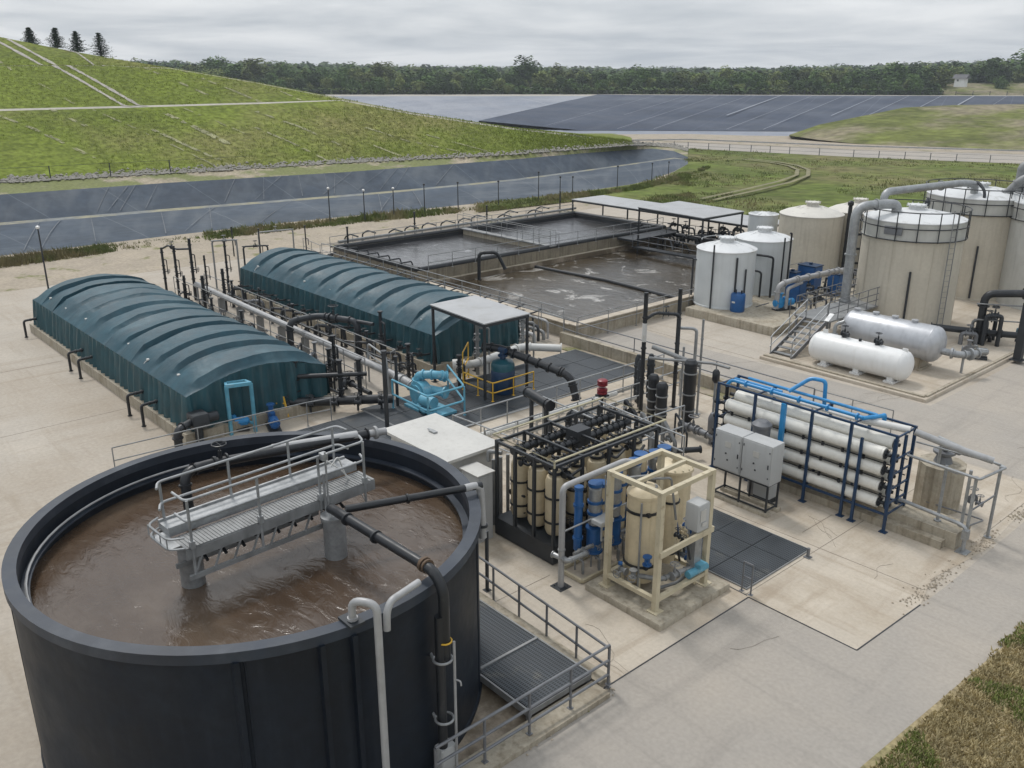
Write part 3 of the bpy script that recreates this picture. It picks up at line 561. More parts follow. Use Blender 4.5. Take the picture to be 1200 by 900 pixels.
# forest floor rising behind the pit
fr = MB(); cols = FTR; rows_ = [(0,0),(60,2),(200,3),(420,6),(800,9),(1500,12)]
for dd, zz in rows_:
    for p in cols:
        d0 = Vector((p[0], p[1])).normalized(); fr.v.append((p[0]+d0.x*dd, p[1]+d0.y*dd, 1.4+zz))
nc = len(cols)
for r in range(len(rows_)-1):
    for i in range(nc-1): fr.f.append((r*nc+i, r*nc+i+1, (r+1)*nc+i+1, (r+1)*nc+i))
setting(fr, 'forest_ground', 'forest_floor')

cl = [p for p in catcol(FTR, 10) if math.degrees(math.atan2(p[0]*math.cos(R(48.5))+p[1]*math.sin(R(48.5)), -p[0]*math.sin(R(48.5))+p[1]*math.cos(R(48.5)))) > 24.4]
cf = [(p[0]*1.09, p[1]*1.09, p[2]+5.2) for p in cl]
strip('clearing', cl, cf, 'mound_grass', rows=4, per=1, amp=.4)
# ------------------------------------------------------------------ vegetation
def leafcard(mb, c, s_, n_=None):
    # one bent leaf clump: two triangles
    a = random.uniform(0, 6.28); t = random.uniform(-.9, .9)
    u = Vector((math.cos(a), math.sin(a), random.uniform(-.4,.4)))*s_; v = Vector((-math.sin(a)*math.cos(t), math.cos(a)*math.cos(t), math.sin(t)))*s_*.8
    o = len(mb.v); c = Vector(c)
    mb.v += [tuple(c-u), tuple(c-v*.6), tuple(c+u), tuple(c+v)]; mb.f += [(o,o+1,o+2,o+3)]
def crown(mb, c, rx, rz, n, leaf, lobes=6):
    ls = [(Vector((random.uniform(-.55,.55)*rx, random.uniform(-.55,.55)*rx, random.uniform(-.45,.5)*rz)), random.uniform(.42,.68)) for _ in range(lobes)] + [(Vector((0,0,.1*rz)), .75)]
    for _ in range(n):
        lc, lr = random.choice(ls); th = random.uniform(0, 6.28); z = random.uniform(-.7, 1); q = math.sqrt(max(0,1-z*z)); rad = lr*random.uniform(.72, 1.05)
        p = Vector((math.cos(th)*q*rx*rad, math.sin(th)*q*rx*rad, z*rz*rad)) + lc
        leafcard(mb, (c[0]+p.x, c[1]+p.y, c[2]+p.z), leaf*random.uniform(.6,1.35))
def lumpy(mb, c, rx, rz):
    # inner dark core so a far crown is not see-through
    o = len(mb.v); n = 8
    for k, (q, z) in enumerate(((.45,-.75),(.8,-.3),(.82,.25),(.5,.7))):
        for i in range(n):
            a = 6.283*i/n; r_ = rx*q*random.uniform(.75,1.05)*.85; mb.v.append((c[0]+r_*math.cos(a), c[1]+r_*math.sin(a), c[2]+z*rz*.85))
    for k in range(3):
        for i in range(n): j_ = (i+1) % n; mb.f.append((o+k*n+i, o+k*n+j_, o+(k+1)*n+j_, o+(k+1)*n+i))
    mb.f.append(tuple(o+3*n+i for i in range(n)))
protos = []
for k in range(7):
    H = random.uniform(11, 15); rx = random.uniform(4.4, 6.6); tr = MB(); crown(tr, (0,0,H*.54), rx, H*.46, 1300, .62, 8+k % 3); lumpy(tr, (0,0,H*.5), rx*.75, H*.36)
    o = tr.build('forest_tree', 'leaf_light' if k in (2,5) else 'leaf', None, (0,0,0), smooth=False)
    tk_ = MB(); tk_.sweep([(0,0,-1),(.1,0,H*.3),(0,.1,H*.6)], [.32,.26,.12], 6)
    for q in range(3):
        a = q*2.1; tk_.sweep([(0,0,H*.35),(math.cos(a)*rx*.4,math.sin(a)*rx*.4,H*.6)], [.14,.05], 5)
    b0 = len(o.data.vertices)
    # trunk and limbs join the same tree mesh with their own bark slot
    me = bpy.data.meshes.new('forest_tree')
    me.from_pydata(tr.v + tk_.v, [], tr.f + [tuple(i+len(tr.v) for i in f) for f in tk_.f])
    me.materials.append(o.data.materials[0]); me.materials.append(M['bark'])
    nf = len(tr.f)
    for pi in range(nf, len(me.polygons)): me.polygons[pi].material_index = 1
    protos.append(me); bpy.data.objects.remove(o)
fcols = catcol(FTR, 10)
cand = []
for i in range(len(fcols)-1):
    p = fcols[i]; dist = math.hypot(p[0], p[1]); 
    ang = math.degrees(math.atan2(p[0]*math.cos(R(48.5))+p[1]*math.sin(R(48.5)), -p[0]*math.sin(R(48.5))+p[1]*math.cos(R(48.5))))
    if -28 < ang < 33: cand.append(p)
def azi(p): return math.degrees(math.atan2(p[0]*math.cos(R(48.5))+p[1]*math.sin(R(48.5)), -p[0]*math.sin(R(48.5))+p[1]*math.cos(R(48.5))))
def hf(p):
    a_ = math.degrees(math.atan2(p[0]*math.cos(R(48.5))+p[1]*math.sin(R(48.5)), -p[0]*math.sin(R(48.5))+p[1]*math.cos(R(48.5))))
    ks = ((-30,1.0),(-14,.98),(-8,.86),(0,.78),(12,.74),(18,.80),(25,1.0),(33,1.1))
    for (x0,y0),(x1,y1) in zip(ks, ks[1:]):
        if x0 <= a_ <= x1: return y0+(y1-y0)*(a_-x0)/(x1-x0)
    return 1.
def along(cands, n):
    L_ = [0]
    for i in range(1, len(cands)): L_.append(L_[-1]+math.dist(cands[i-1], cands[i]))
    out = []
    for k in range(n):
        t = L_[-1]*(k+random.uniform(-.4,.4))/n; t = min(max(t,0),L_[-1]*.9999)
        i = max(q for q in range(len(L_)-1) if L_[q] <= t); f = (t-L_[i])/(L_[i+1]-L_[i]); out.append(lerp(cands[i], cands[i+1], f))
    return out
def place(p, off, z, s_):
    d0 = Vector((p[0], p[1])).normalized(); return (p[0]+d0.x*off, p[1]+d0.y*off, z)
cnt = 0
for row, (off, z, n_, s0) in enumerate(((8, .7, 105, .66), (24, 1.4, 100, .84), (52, 2.4, 92, 1.02))):
    for p in along(cand, n_):
        if azi(p) > 24.8 and row < 2 and random.random() < .85: continue
        o = bpy.data.objects.new('forest_tree', random.choice(protos)); COL.objects.link(o)
        ss = s0*random.uniform(.62, 1.22)*hf(p)
        if random.random() < .06: ss *= 1.35
        o.location = place(p, off+random.uniform(-7,7), z, 0); o.rotation_euler = (0,0,random.uniform(0,6.28)); o.scale = (ss*random.uniform(.95,1.3), ss*random.uniform(.95,1.3), ss)
        tag(o, 'broad green tree in the wood beyond the lined pit', 'tree', 'trees of the wood beyond the pit')
# the rest of the wood, uncountable
fm = MB()
for p in along(cand, 260):
    if azi(p) > 24.5: continue
    q = place(p, random.uniform(1,6), 1.0, 0); crown(fm, (q[0],q[1],q[2]+1.6), 3.2, 2.4, 60, .9, 4)
for off, z, n_ in ((80,3,110),(120,3.4,110),(170,4,115),(240,4.8,120),(320,6,125),(430,8,130),(600,9.5,140),(850,11,160)):
    for p in along(cand, n_):
        h_ = hf(p); q = place(p, off+random.uniform(-15,15), z*h_*h_, 0); H = random.uniform(8,15)*h_; rx = random.uniform(5,8)*(1+off/900)
        crown(fm, (q[0],q[1],q[2]+H*.55), rx, H*.45, 90 if off < 300 else 55, 1.5 if off < 300 else 2.2, 5); lumpy(fm, (q[0],q[1],q[2]+H*.5), rx*.9, H*.42)
setting(fm, 'wood', 'leaf', 'stuff', smooth=False)
# conifers on the hill top
for i, (p, h, lb) in enumerate(zip(HR, (2.2, 2.8, 3.0, 3.7), ('smallest dark conifer, leftmost of the four on the green hill top', 'dark conifer second from the left on the green hill top', 'dark conifer third from the left on the green hill top', 'tallest dark conifer, rightmost of the four on the green hill top'))):
    b = Vector((p[0]*1.01, p[1]*1.01, p[2]-1.1)); h += .9
    t = thing('conifer_tree', lb, 'tree', tuple(b), 'conifers on the hill top')
    tm = MB(); tm.sweep([b-Vector((0,0,.5)), b+Vector((0,0,h*.95))], [.14,.03], 6); tm.build('trunk', 'bark', t)
    cm = MB()
    for k in range(15):
        zz = .03+.94*k/15; rad = (1-zz)**.85*h*.60+.14; tw = random.uniform(.8,1.2)
        for q in range(13):
            a = 6.28*(q+random.random())/13; rl = rad*random.uniform(.45,1.2)*tw; n_ = 9
            for w_ in range(n_):
                f = (w_+.6)/n_; c = b+Vector((math.cos(a)*rl*f+random.uniform(-.06,.06), math.sin(a)*rl*f+random.uniform(-.06,.06), h*zz - rl*f*.16+rl*f*f*.12+random.uniform(-.08,.08))); leafcard(cm, c, .21*(1.2-f*.5))
    cm.build('crown', 'needle', t, smooth=False)
for x, y, s0 in ((66,0,.5),(130,0,.5)): pass

# weeds along the channel and grass tufts
def tuft(mb, c, h, n, spread):
    for _ in range(n):
        a = random.uniform(0,6.28); r_ = random.uniform(0,spread); bx, by = c[0]+math.cos(a)*r_, c[1]+math.sin(a)*r_
        hh = h*random.uniform(.5,1.1); l1 = random.uniform(-.35,.35)*hh; l2 = random.uniform(-.35,.35)*hh; w_ = random.uniform(.03,.07)*(h/.5)**.5
        o = len(mb.v); mb.v += [(bx-w_,by,c[2]),(bx+w_,by+w_,c[2]),(bx+l1+w_*.5,by+l2,c[2]+hh*.7),(bx+l1*1.6,by+l2*1.6,c[2]+hh)]; mb.f += [(o,o+1,o+2),(o,o+2,o+3)]
wm = MB(); vl = catcol(VERGE, 30)
for k in range(4200):
    i = random.randrange(len(vl)-1); p = vl[i]; nn = noise.noise(Vector((p[0]*.09, p[1]*.09, 5)))
    if nn < -.18 and random.random() < .85: continue
    d0 = Vector((p[0], p[1])).normalized(); o_ = random.uniform(-2.2, 1.1)
    tuft(wm, (p[0]+d0.x*o_, p[1]+d0.y*o_, 0), random.uniform(.2,.62)*(1+nn), 8, .5)
setting(wm, 'weeds', 'weed', 'stuff', smooth=False)
hg = MB()
for k in range(26000):
    i = random.randrange(2, len(HB)-1); f = random.random(); t = random.random(); a = lerp(HB[i], HB[i+1], f); b = lerp(HC[i], HC[i+1], f); p = lerp(a, b, t); d_ = drape(p[0], p[1], 0)
    if not d_ or abs(d_[2]-8.65) < .28 or noise.noise(Vector((p[0]*.05, p[1]*.05, 4))) < -.25: continue
    tuft(hg, d_, random.uniform(.14,.34), 2, .35)
setting(hg, 'hill_grass', 'hill_blade', 'stuff', smooth=False)
for nm, m, n_, hh, thr in (('dry_grass', 'blade_dry', 9000, .11, -1), ('green_grass', 'blade_green', 10000, .12, .0)):
    gm = MB()
    for k in range(n_):
        x = -6.2 + abs(random.gauss(0, 2.6)); y = random.uniform(11, 27); nn = noise.noise(Vector((x*.35, y*.35, 8)))
        if nn < thr: continue
        tuft(gm, (x, y, .02), hh*random.uniform(.6,1.3), 7, .16)
    setting(gm, nm, m, 'stuff', smooth=False)
mm = MB()
for k in range(5200):
    t = random.random(); i = random.randrange(len(MDN)-1); f = random.random(); a = lerp(MDN[i], MDN[i+1], f); b = lerp(MDF[i], MDF[i+1], f); p = lerp(a, b, t**1.3)
    if noise.noise(Vector((p[0]*.06, p[1]*.06, 1))) < -.05: continue
    tuft(mm, (p[0], p[1], p[2]), random.uniform(.15,.42), 6, .9)
setting(mm, 'meadow_grass', 'weed', 'stuff', smooth=False)
# ================================================================== generic builders
def solo(mb, name, m, label, cat, loc, group=None, smooth=True):
    return tag(mb.build(name, m, None, loc, smooth), label, cat, group)
def part_copy(src, parent, off, label=None):
    c = src.copy(); COL.objects.link(c); c.parent = parent; c.location = Vector(src.location)+Vector(off); LOC[c.name] = LOC[src.name]
    return c
def railing(pts, label, h=1.1, sp=1.5, m='rail_grey', rails=(1., .52), r=.024, group=None, name='guard_railing', foot=True, ends=(1,1), kick=False):
    pts = [Vector(p) for p in pts]; t = thing(name, label, 'railing', tuple(pts[0]), group)
    for k in rails:
        q = MB(); q.tube([p+Vector((0,0,h*k)) for p in pts], r, r*5, 8); q.build('rail', m, t)
    if kick:
        q = MB()
        for a, b in zip(pts, pts[1:]): q.bar(a+Vector((0,0,.08)), b+Vector((0,0,.08)), .015, .13)
        q.build('toe_board', m, t)
    first = None; spots = []
    for a, b in zip(pts, pts[1:]):
        n = max(1, round((b-a).length/sp))
        for k in range(n): spots.append(a.lerp(b, k/n))
    spots.append(pts[-1])
    for p in spots:
        if first is None:
            q = MB(); q.cyl(p, p+Vector((0,0,h-.01)), r*.95, n=8)
            if foot: q.box(p.x-.06,p.x+.06,p.y-.06,p.y+.06,p.z,p.z+.015)
            first = q.build('post', m, t); fp = p
        else: part_copy(first, t, p-fp)
    return t
def valve(mb, p, r=.09, d=(1,0,0), wheel=True, up=(0,0,1)):
    p = Vector(p); d = Vector(d).normalized(); u = Vector(up)
    mb.cyl(p-d*r*1.3, p+d*r*1.3, r*.9, n=10); mb.flange(p-d*r*1.3, d, r*1.45, r*.35); mb.flange(p+d*r*1.3, d, r*1.45, r*.35)
    mb.cyl(p, p+u*r*2.4, r*.5, r*.35, 8); mb.cyl(p+u*r*2.4, p+u*r*3.8, r*.16, n=6)
    if wheel:
        c = p+u*r*3.8; e = d if abs(u.dot(d)) < .9 else Vector((0,0,1)); f = u.cross(e).normalized(); e = f.cross(u)
        ps = [c+(e*math.cos(a)+f*math.sin(a))*r*1.5 for a in [k*.7854 for k in range(8)]]
        mb.sweep(ps, r*.16, 5, close=True); mb.cyl(ps[0], ps[4], r*.1, n=5); mb.cyl(ps[2], ps[6], r*.1, n=5)
def pump(label, c, m='blue_mid', d=(1,0,0), s=1., group=None, motor=None):
    c = Vector(c); d = Vector(d).normalized(); e = Vector((-d.y, d.x, 0)); t = thing('pump', label, 'pump', tuple(c), group)
    q = MB(); q.bar(c-d*.5*s+Vector((0,0,.05*s)), c+d*.5*s+Vector((0,0,.05*s)), .38*s, .09*s); q.build('base_frame', 'dark_steel', t)
    q = MB(); a = c+Vector((0,0,.32*s)); q.cyl(a-e*.09*s-d*.25*s, a+e*.09*s-d*.25*s, .22*s, n=16); q.cyl(a-d*.25*s, a-d*.5*s, .10*s, n=12); q.flange(a-d*.5*s, d, .15*s, .04*s)
    q.cyl(a-d*.25*s+Vector((0,0,.15*s)), a-d*.25*s+Vector((0,0,.42*s)), .08*s, n=10); q.flange(a-d*.25*s+Vector((0,0,.42*s)), (0,0,1), .13*s, .04*s)
    q.cyl(a-d*.2*s, a+d*.05*s, .07*s, n=8); q.build('casing', m, t)
    q = MB(); q.cyl(a+d*.02*s, a+d*.46*s, .15*s, n=16); q.cyl(a+d*.46*s, a+d*.52*s, .13*s, .08*s, 16)
    for k in range(8): an = k*.785; q.bar(a+d*.06*s+(e*math.cos(an)+Vector((0,0,math.sin(an))))*.155*s, a+d*.44*s+(e*math.cos(an)+Vector((0,0,math.sin(an))))*.155*s, .02*s)
    q.box(a.x-.07*s, a.x+.07*s, a.y-.07*s, a.y+.07*s, a.z+.12*s, a.z+.24*s); q.build('motor', motor or m, t)
    return t
def grid_sheet(name, x0, x1, y0, y1, z, label, nx=3, ny=3, th=.04, group=None, cat='grating'):
    t = thing(name, label, cat, ((x0+x1)/2, (y0+y1)/2, z), group)
    for i in range(nx):
        for k in range(ny):
            a, b = x0+(x1-x0)*i/nx, x0+(x1-x0)*(i+1)/nx; c, d_ = y0+(y1-y0)*k/ny, y0+(y1-y0)*(k+1)/ny
            MB().box(a+.012, b-.012, c+.012, d_-.012, z-th, z+random.uniform(-.002,.003)).build('panel', 'grating', t, smooth=False)
    q = MB(); e = .03
    for a, b, c, d_ in ((x0-e,x1+e,y0-e,y0),(x0-e,x1+e,y1,y1+e),(x0-e,x0,y0,y1),(x1,x1+e,y0,y1)): q.box(a,b,c,d_,z-th,z+.006)
    q.build('edge_frame', 'galv_dull', t); return t

# ================================================================== clarifier tank
TC = (-17.28, 7.62); ROUT = 5.0; ZR = 4.5
t = thing('round_tank', 'big open black round tank full of brown water in the foreground', 'tank', (*TC, 0))
q = MB(); n = 96; prof = [(5.03,0),(5.03,.1),(4.99,.15),(4.98,4.30),(5.03,4.33),(5.04,4.5),(4.82,4.5),(4.80,4.46),(4.80,.1)]
q.lathe(TC, [(a, z) for a, z in prof[:4]], n); q.f = q.f[:-2]
q.build('wall', 'tank_black', t)
q = MB(); q.ring(TC, 4.79, 4.975, .02, 4.30, n); q.build('inner_lining', 'tank_black', t)
q = MB(); q.ring(TC, 4.785, 5.05, 4.29, 4.5, n); q.build('rim', 'tank_rim', t)
for k in range(5):
    a = k*2*math.pi/5 + .75; c = Vector((TC[0]+math.cos(a)*4.985, TC[1]+math.sin(a)*4.985, 0)); MB().bar(c+Vector((0,0,.01)), c+Vector((0,0,4.28)), .035, .03).build('seam', 'tank_black', t)
for a0 in (-7, -14, -31):   # folds in the lining beside the pipes
    a = R(a0); c = Vector((TC[0]+math.cos(a)*5.03, TC[1]+math.sin(a)*5.03, 0))
    MB().bar(c-Vector((math.cos(a)*.03, math.sin(a)*.03, 0)), c+Vector((-math.cos(a)*.03,-math.sin(a)*.03,4.3)), .22, .10).build('pilaster', 'tank_black', t)
q = MB(); q.ring(TC, 4.62, 4.79, 3.93, 3.97, n); q.build('weir_ledge', 'tank_rim', t)
q = MB(); pts = [(TC[0]+4.68*math.cos(R(a)), TC[1]+4.68*math.sin(R(a)), 4.06) for a in range(150, 290, 5)]; q.sweep(pts, .028, 6); q.build('wash_pipe', 'grey_pipe', t)
q = MB(); nr = 60
vs = [(TC[0], TC[1], 3.68)]; q.v = vs[:]
for i in range(nr): a = 2*math.pi*i/nr; q.v.append((TC[0]+4.79*math.cos(a), TC[1]+4.79*math.sin(a), 3.68))
q.f = [(0, i+1, (i+1) % nr+1) for i in range(nr)]
setting(q, 'tank_water', 'water_brown', smooth=False)

# walkway bridge: from B0 (left) to B1 (right)
B0 = Vector((-16.72, 5.50, 4.97)); B1 = Vector((-16.98, 10.10, 4.97)); bd = (B1-B0).normalized(); bn = Vector((bd.y, -bd.x, 0)); Z = Vector((0,0,1))
t = thing('walkway_bridge', 'galvanised walkway bridge with railings over the brown tank water', 'walkway', (-16.6, 8.0, 3.68))
q = MB(); q.bar(B0+bn*.38, B1+bn*.38, .62, .05)
for k in range(60): p = B0.lerp(B1, k/60)+bn*.38+Z*.03; q.bar(p-bn*.30, p+bn*.30, .014, .02)
q.build('deck', 'galv_dull', t, smooth=False)
q = MB(); q.bar(B0-bn*.26+Z*.10, B1-bn*.26+Z*.10, .5, .16); q.bar(B0-bn*.02+Z*.2, B1-bn*.02+Z*.2, .05, .06); q.bar(B0-bn*.5+Z*.2, B1-bn*.5+Z*.2, .05, .06); q.build('cable_trough', 'galv', t)
for o_ in (.68, -.5):
    q = MB(); q.bar(B0+bn*o_-Z*.12, B1+bn*o_-Z*.12, .05, .22); q.build('side_beam', 'galv_dull', t)
q = MB(); q.bar(B0+bn*.72-Z*.62, B1+bn*.72-Z*.62-bd*1.2, .06, .1); q.bar(B0+bn*.1-Z*.62, B1+bn*.1-Z*.62-bd*1.2, .06, .1)
for k in range(8):
    p = B0.lerp(B1-bd*1.2, k/8+.03); q.bar(p+bn*.72-Z*.62, p+bn*.68-Z*.15+bd*.25, .035)
q.build('lower_truss', 'galv_dull', t)
q = MB(); q.tube([B0+bn*.3-Z*.3+bd*.2, B1+bn*.3-Z*.3-bd*.5], .13, n=12)
for k in range(9): p = B0.lerp(B1, .1+k*.09)+bn*.3-Z*.3; q.flange(p, bd, .18, .06); q.bar(p, p+bn*.3-Z*.15, .05)
q.build('manifold_pipe', 'black_pipe', t)
C1 = Vector((-15.88, 8.78, 0)); C0 = Vector((-17.05, 6.05, 0)); C0 = B0+bd*.42-bn*.15; C0.z = 0
for c, r_ in ((C0, .25), (C1, .25)):
    q = MB(); q.lathe((c.x, c.y), [(r_,3.3),(r_,4.62),(r_+.04,4.63),(r_+.04,4.70),(.0,4.70)], 24); q.build('support_column', 'galv', t)
# end guard basket at left
q = MB(); e0 = B0-bd*.28
q.tube([B0+bn*.7+Z*.05, e0+bn*.55+Z*.05, e0-bn*.35+Z*.05, B0-bn*.5+Z*.05], .025, .2, 6); q.tube([B0+bn*.7+Z*.28, e0+bn*.55+Z*.28, e0-bn*.35+Z*.28, B0-bn*.5+Z*.28], .025, .2, 6)
for s_ in (.5,.2,-.1,-.35): q.bar(e0+bn*s_+Z*.05, e0+bn*s_+Z*.28, .02)
q.bar(B0+Z*.02-bd*.25+bn*.1, B0+Z*.02+bn*.1, .8, .03); q.build('end_basket', 'galv', t)
for o_, nm in ((.70,'near'),(-.52,'far')):
    for h in (1.05, .58):
        q = MB(); a = B0+bn*o_+bd*.1; b = B1+bn*o_-bd*.25
        if o_ > 0: q.tube([a-bn*.55+Z*h, a+Z*h, b+Z*h, b-bn*.35+bd*.12+Z*h], .028, .15, 8)
        else: q.tube([a+bn*.3-bd*.15+Z*h, a+Z*h, b+bd*.1+Z*h, b+bn*.4+bd*.12+Z*h], .028, .15, 8)
        q.build('handrail', 'galv', t)
    for f in (.03, .36, .68, .94):
        p = B0.lerp(B1, f)+bn*o_; lo = -.62 if o_ > 0 else -.1
        q = MB(); q.cyl(p+Z*lo, p+Z*1.05, .03, n=8); q.box(p.x-.05,p.x+.05,p.y-.05,p.y+.05,p.z+.0,p.z+.16); q.build('post', 'galv', t)
q = MB(); p = B0.lerp(B1, .7)+bn*.74; q.cyl((p.x,p.y,3.5),(p.x,p.y,5.6),.03,n=8); q.cyl((p.x+.1,p.y+.02,4.2),(p.x+.1,p.y+.02,6.15),.022,n=8); q.box(p.x-.05,p.x+.12,p.y-.05,p.y+.08,5.95,6.1); q.build('level_probe', 'galv', t)
q = MB(); p = B1+bn*.3
q.tube([p+Z*.5-bd*.9, p+Z*.7-bd*.7, p+Z*.1-bd*.5, p-Z*.1-bd*.3], .02, .1, 6); q.tube([p+Z*.6-bd*.9-bn*.2, p+Z*.3-bd*.6, p-Z*.3-bd*.2, p-Z*.7], .018, .1, 6); q.build('cable', 'white_pipe', t)

# pipes of the tank
q = MB(); q.tube([(C1.x+.02,C1.y-.08,4.9),(-12.42,8.95,4.78),(-12.16,8.98,4.45),(-12.16,8.98,2.9)], .11, .3, 14); 
for p, d_ in (((-12.75,8.94,4.79),(1,0,0)),((-15.2,8.73,4.88),(1,0,0)),((-14.2,8.8,4.84),(1,0,0))): q.flange(p, d_, .145, .06)
t = thing('feed_pipe', 'black pipe from the tank centre over the rim and down the outer wall', 'pipe', (-12.16, 8.98, 0))
q.build('pipe', 'black_pipe', t)
q = MB(); q.tube([(-12.19,8.88,3.9),(-12.19,8.88,0)], .10, n=12); q.build('downpipe', 'black_pipe', t)
q = MB(); q.cyl((-12.02,9.1,3.3),(-12.02,9.1,.2),.03,n=8); q.tube([(-12.02,9.1,2.4),(-11.9,9.15,2.4),(-11.88,9.15,2.3)],.02,n=6); q.build('drain_pipe', 'grey_pipe', t)
for z in (2.9, 1.45):
    q = MB(); ps = [(-12.17+.19*math.cos(R(a)), 8.92+.19*math.sin(R(a)), z) for a in range(-150, 160, 20)]; q.sweep(ps, .028, 6); q.bar((-12.33,8.8,z),(-12.5,8.85,z),.05); q.build('clamp', 'galv', t)
q = MB(); q.flange((-12.72,8.95,4.79),(1,0,0),.16,.07); q.flange((-12.62,8.95,4.79),(1,0,0),.15,.04); q.build('coupling', 'rust_dark', t)
q = MB(); ps = [(-12.16+.14*math.cos(R(a)), 8.98+.14*math.sin(R(a)), 3.3) for a in range(0, 360, 30)]; q.sweep(ps, .018, 5, close=True); q.build('strap', 'yellow', t)
q = MB(); q.tube([(C1.x+.1,C1.y+.25,4.78),(-14.95,11.75,4.72),(-14.86,12.18,4.7)], .09, n=12)
q.flange((-15.35,10.4,4.75),(.25,.9,0),.12,.05)
t = thing('cross_pipe', 'black pipe from the tank centre to a grey elbow at the right rim', 'pipe', (-14.4, 12.4, 0))
q.build('pipe', 'black_pipe', t)
q = MB(); q.tube([(-14.95,11.75,4.72),(-14.87,12.15,4.72),(-14.85,12.2,3.3)], .095, .22, 12); q.build('elbow', 'grey_pipe', t)
q = MB(); q.ring((-14.85,12.2),.095,.125,3.6,3.66,14); q.bar((-14.85,12.2,3.63),(-15.05,11.95,3.63),.04); q.build('bracket', 'dark_steel', t)
q = MB(); q.tube([(-12.33,7.05,4.45),(-12.33,7.05,4.98),(-11.92,7.32,4.98),(-11.92,7.32,0)], .075, .2, 12); q.flange((-12.33,7.05,4.6),(0,0,1),.1,.05)
t = thing('overflow_pipe', 'pale grey gooseneck pipe hooked over the front rim of the black tank', 'pipe', (-11.92, 7.32, 0)); q.build('pipe', 'grey_pipe', t)
q = MB(); q.box(-12.6,-12.15,6.9,7.2,4.505,4.56); q.build('bracket', 'dark_steel', t)
q = MB(); q.tube([(-12.36,8.55,4.72),(-12.18,7.78,4.72),(-12.14,7.66,4.55),(-12.1,7.62,4.2)], .07, .2, 12)
solo(q, 'short_pipe', 'grey_pipe', 'short pale elbowed pipe beside the black feed pipe on the tank rim', 'pipe', (-12.2, 8.0, 4.5))
q = MB(); q.tube([(-19.35,6.9,3.6),(-19.55,6.95,4.98),(-19.7,7.5,4.98),(-19.0,11.7,4.85)], .12, .3, 12, 1); valve(q, (-19.62,7.9,4.98), .12, (0,1,0))
t = thing('inlet_pipe', 'black elbowed inlet pipe with a valve behind the walkway bridge', 'pipe', (-19.4, 7, 3.68)); q.build('pipe', 'black_pipe', t)
q = MB(); q.cyl((-19.5,9.2,4.97),(-19.05,11.4,4.88),.125,n=12); q.flange((-18.95,11.9,4.85),(.1,1,0),.18,.07); q.cyl((-19.05,11.3,4.87),(-18.9,12.2,4.83),.1,n=12); q.build('sleeve', 'grey_pipe', t)

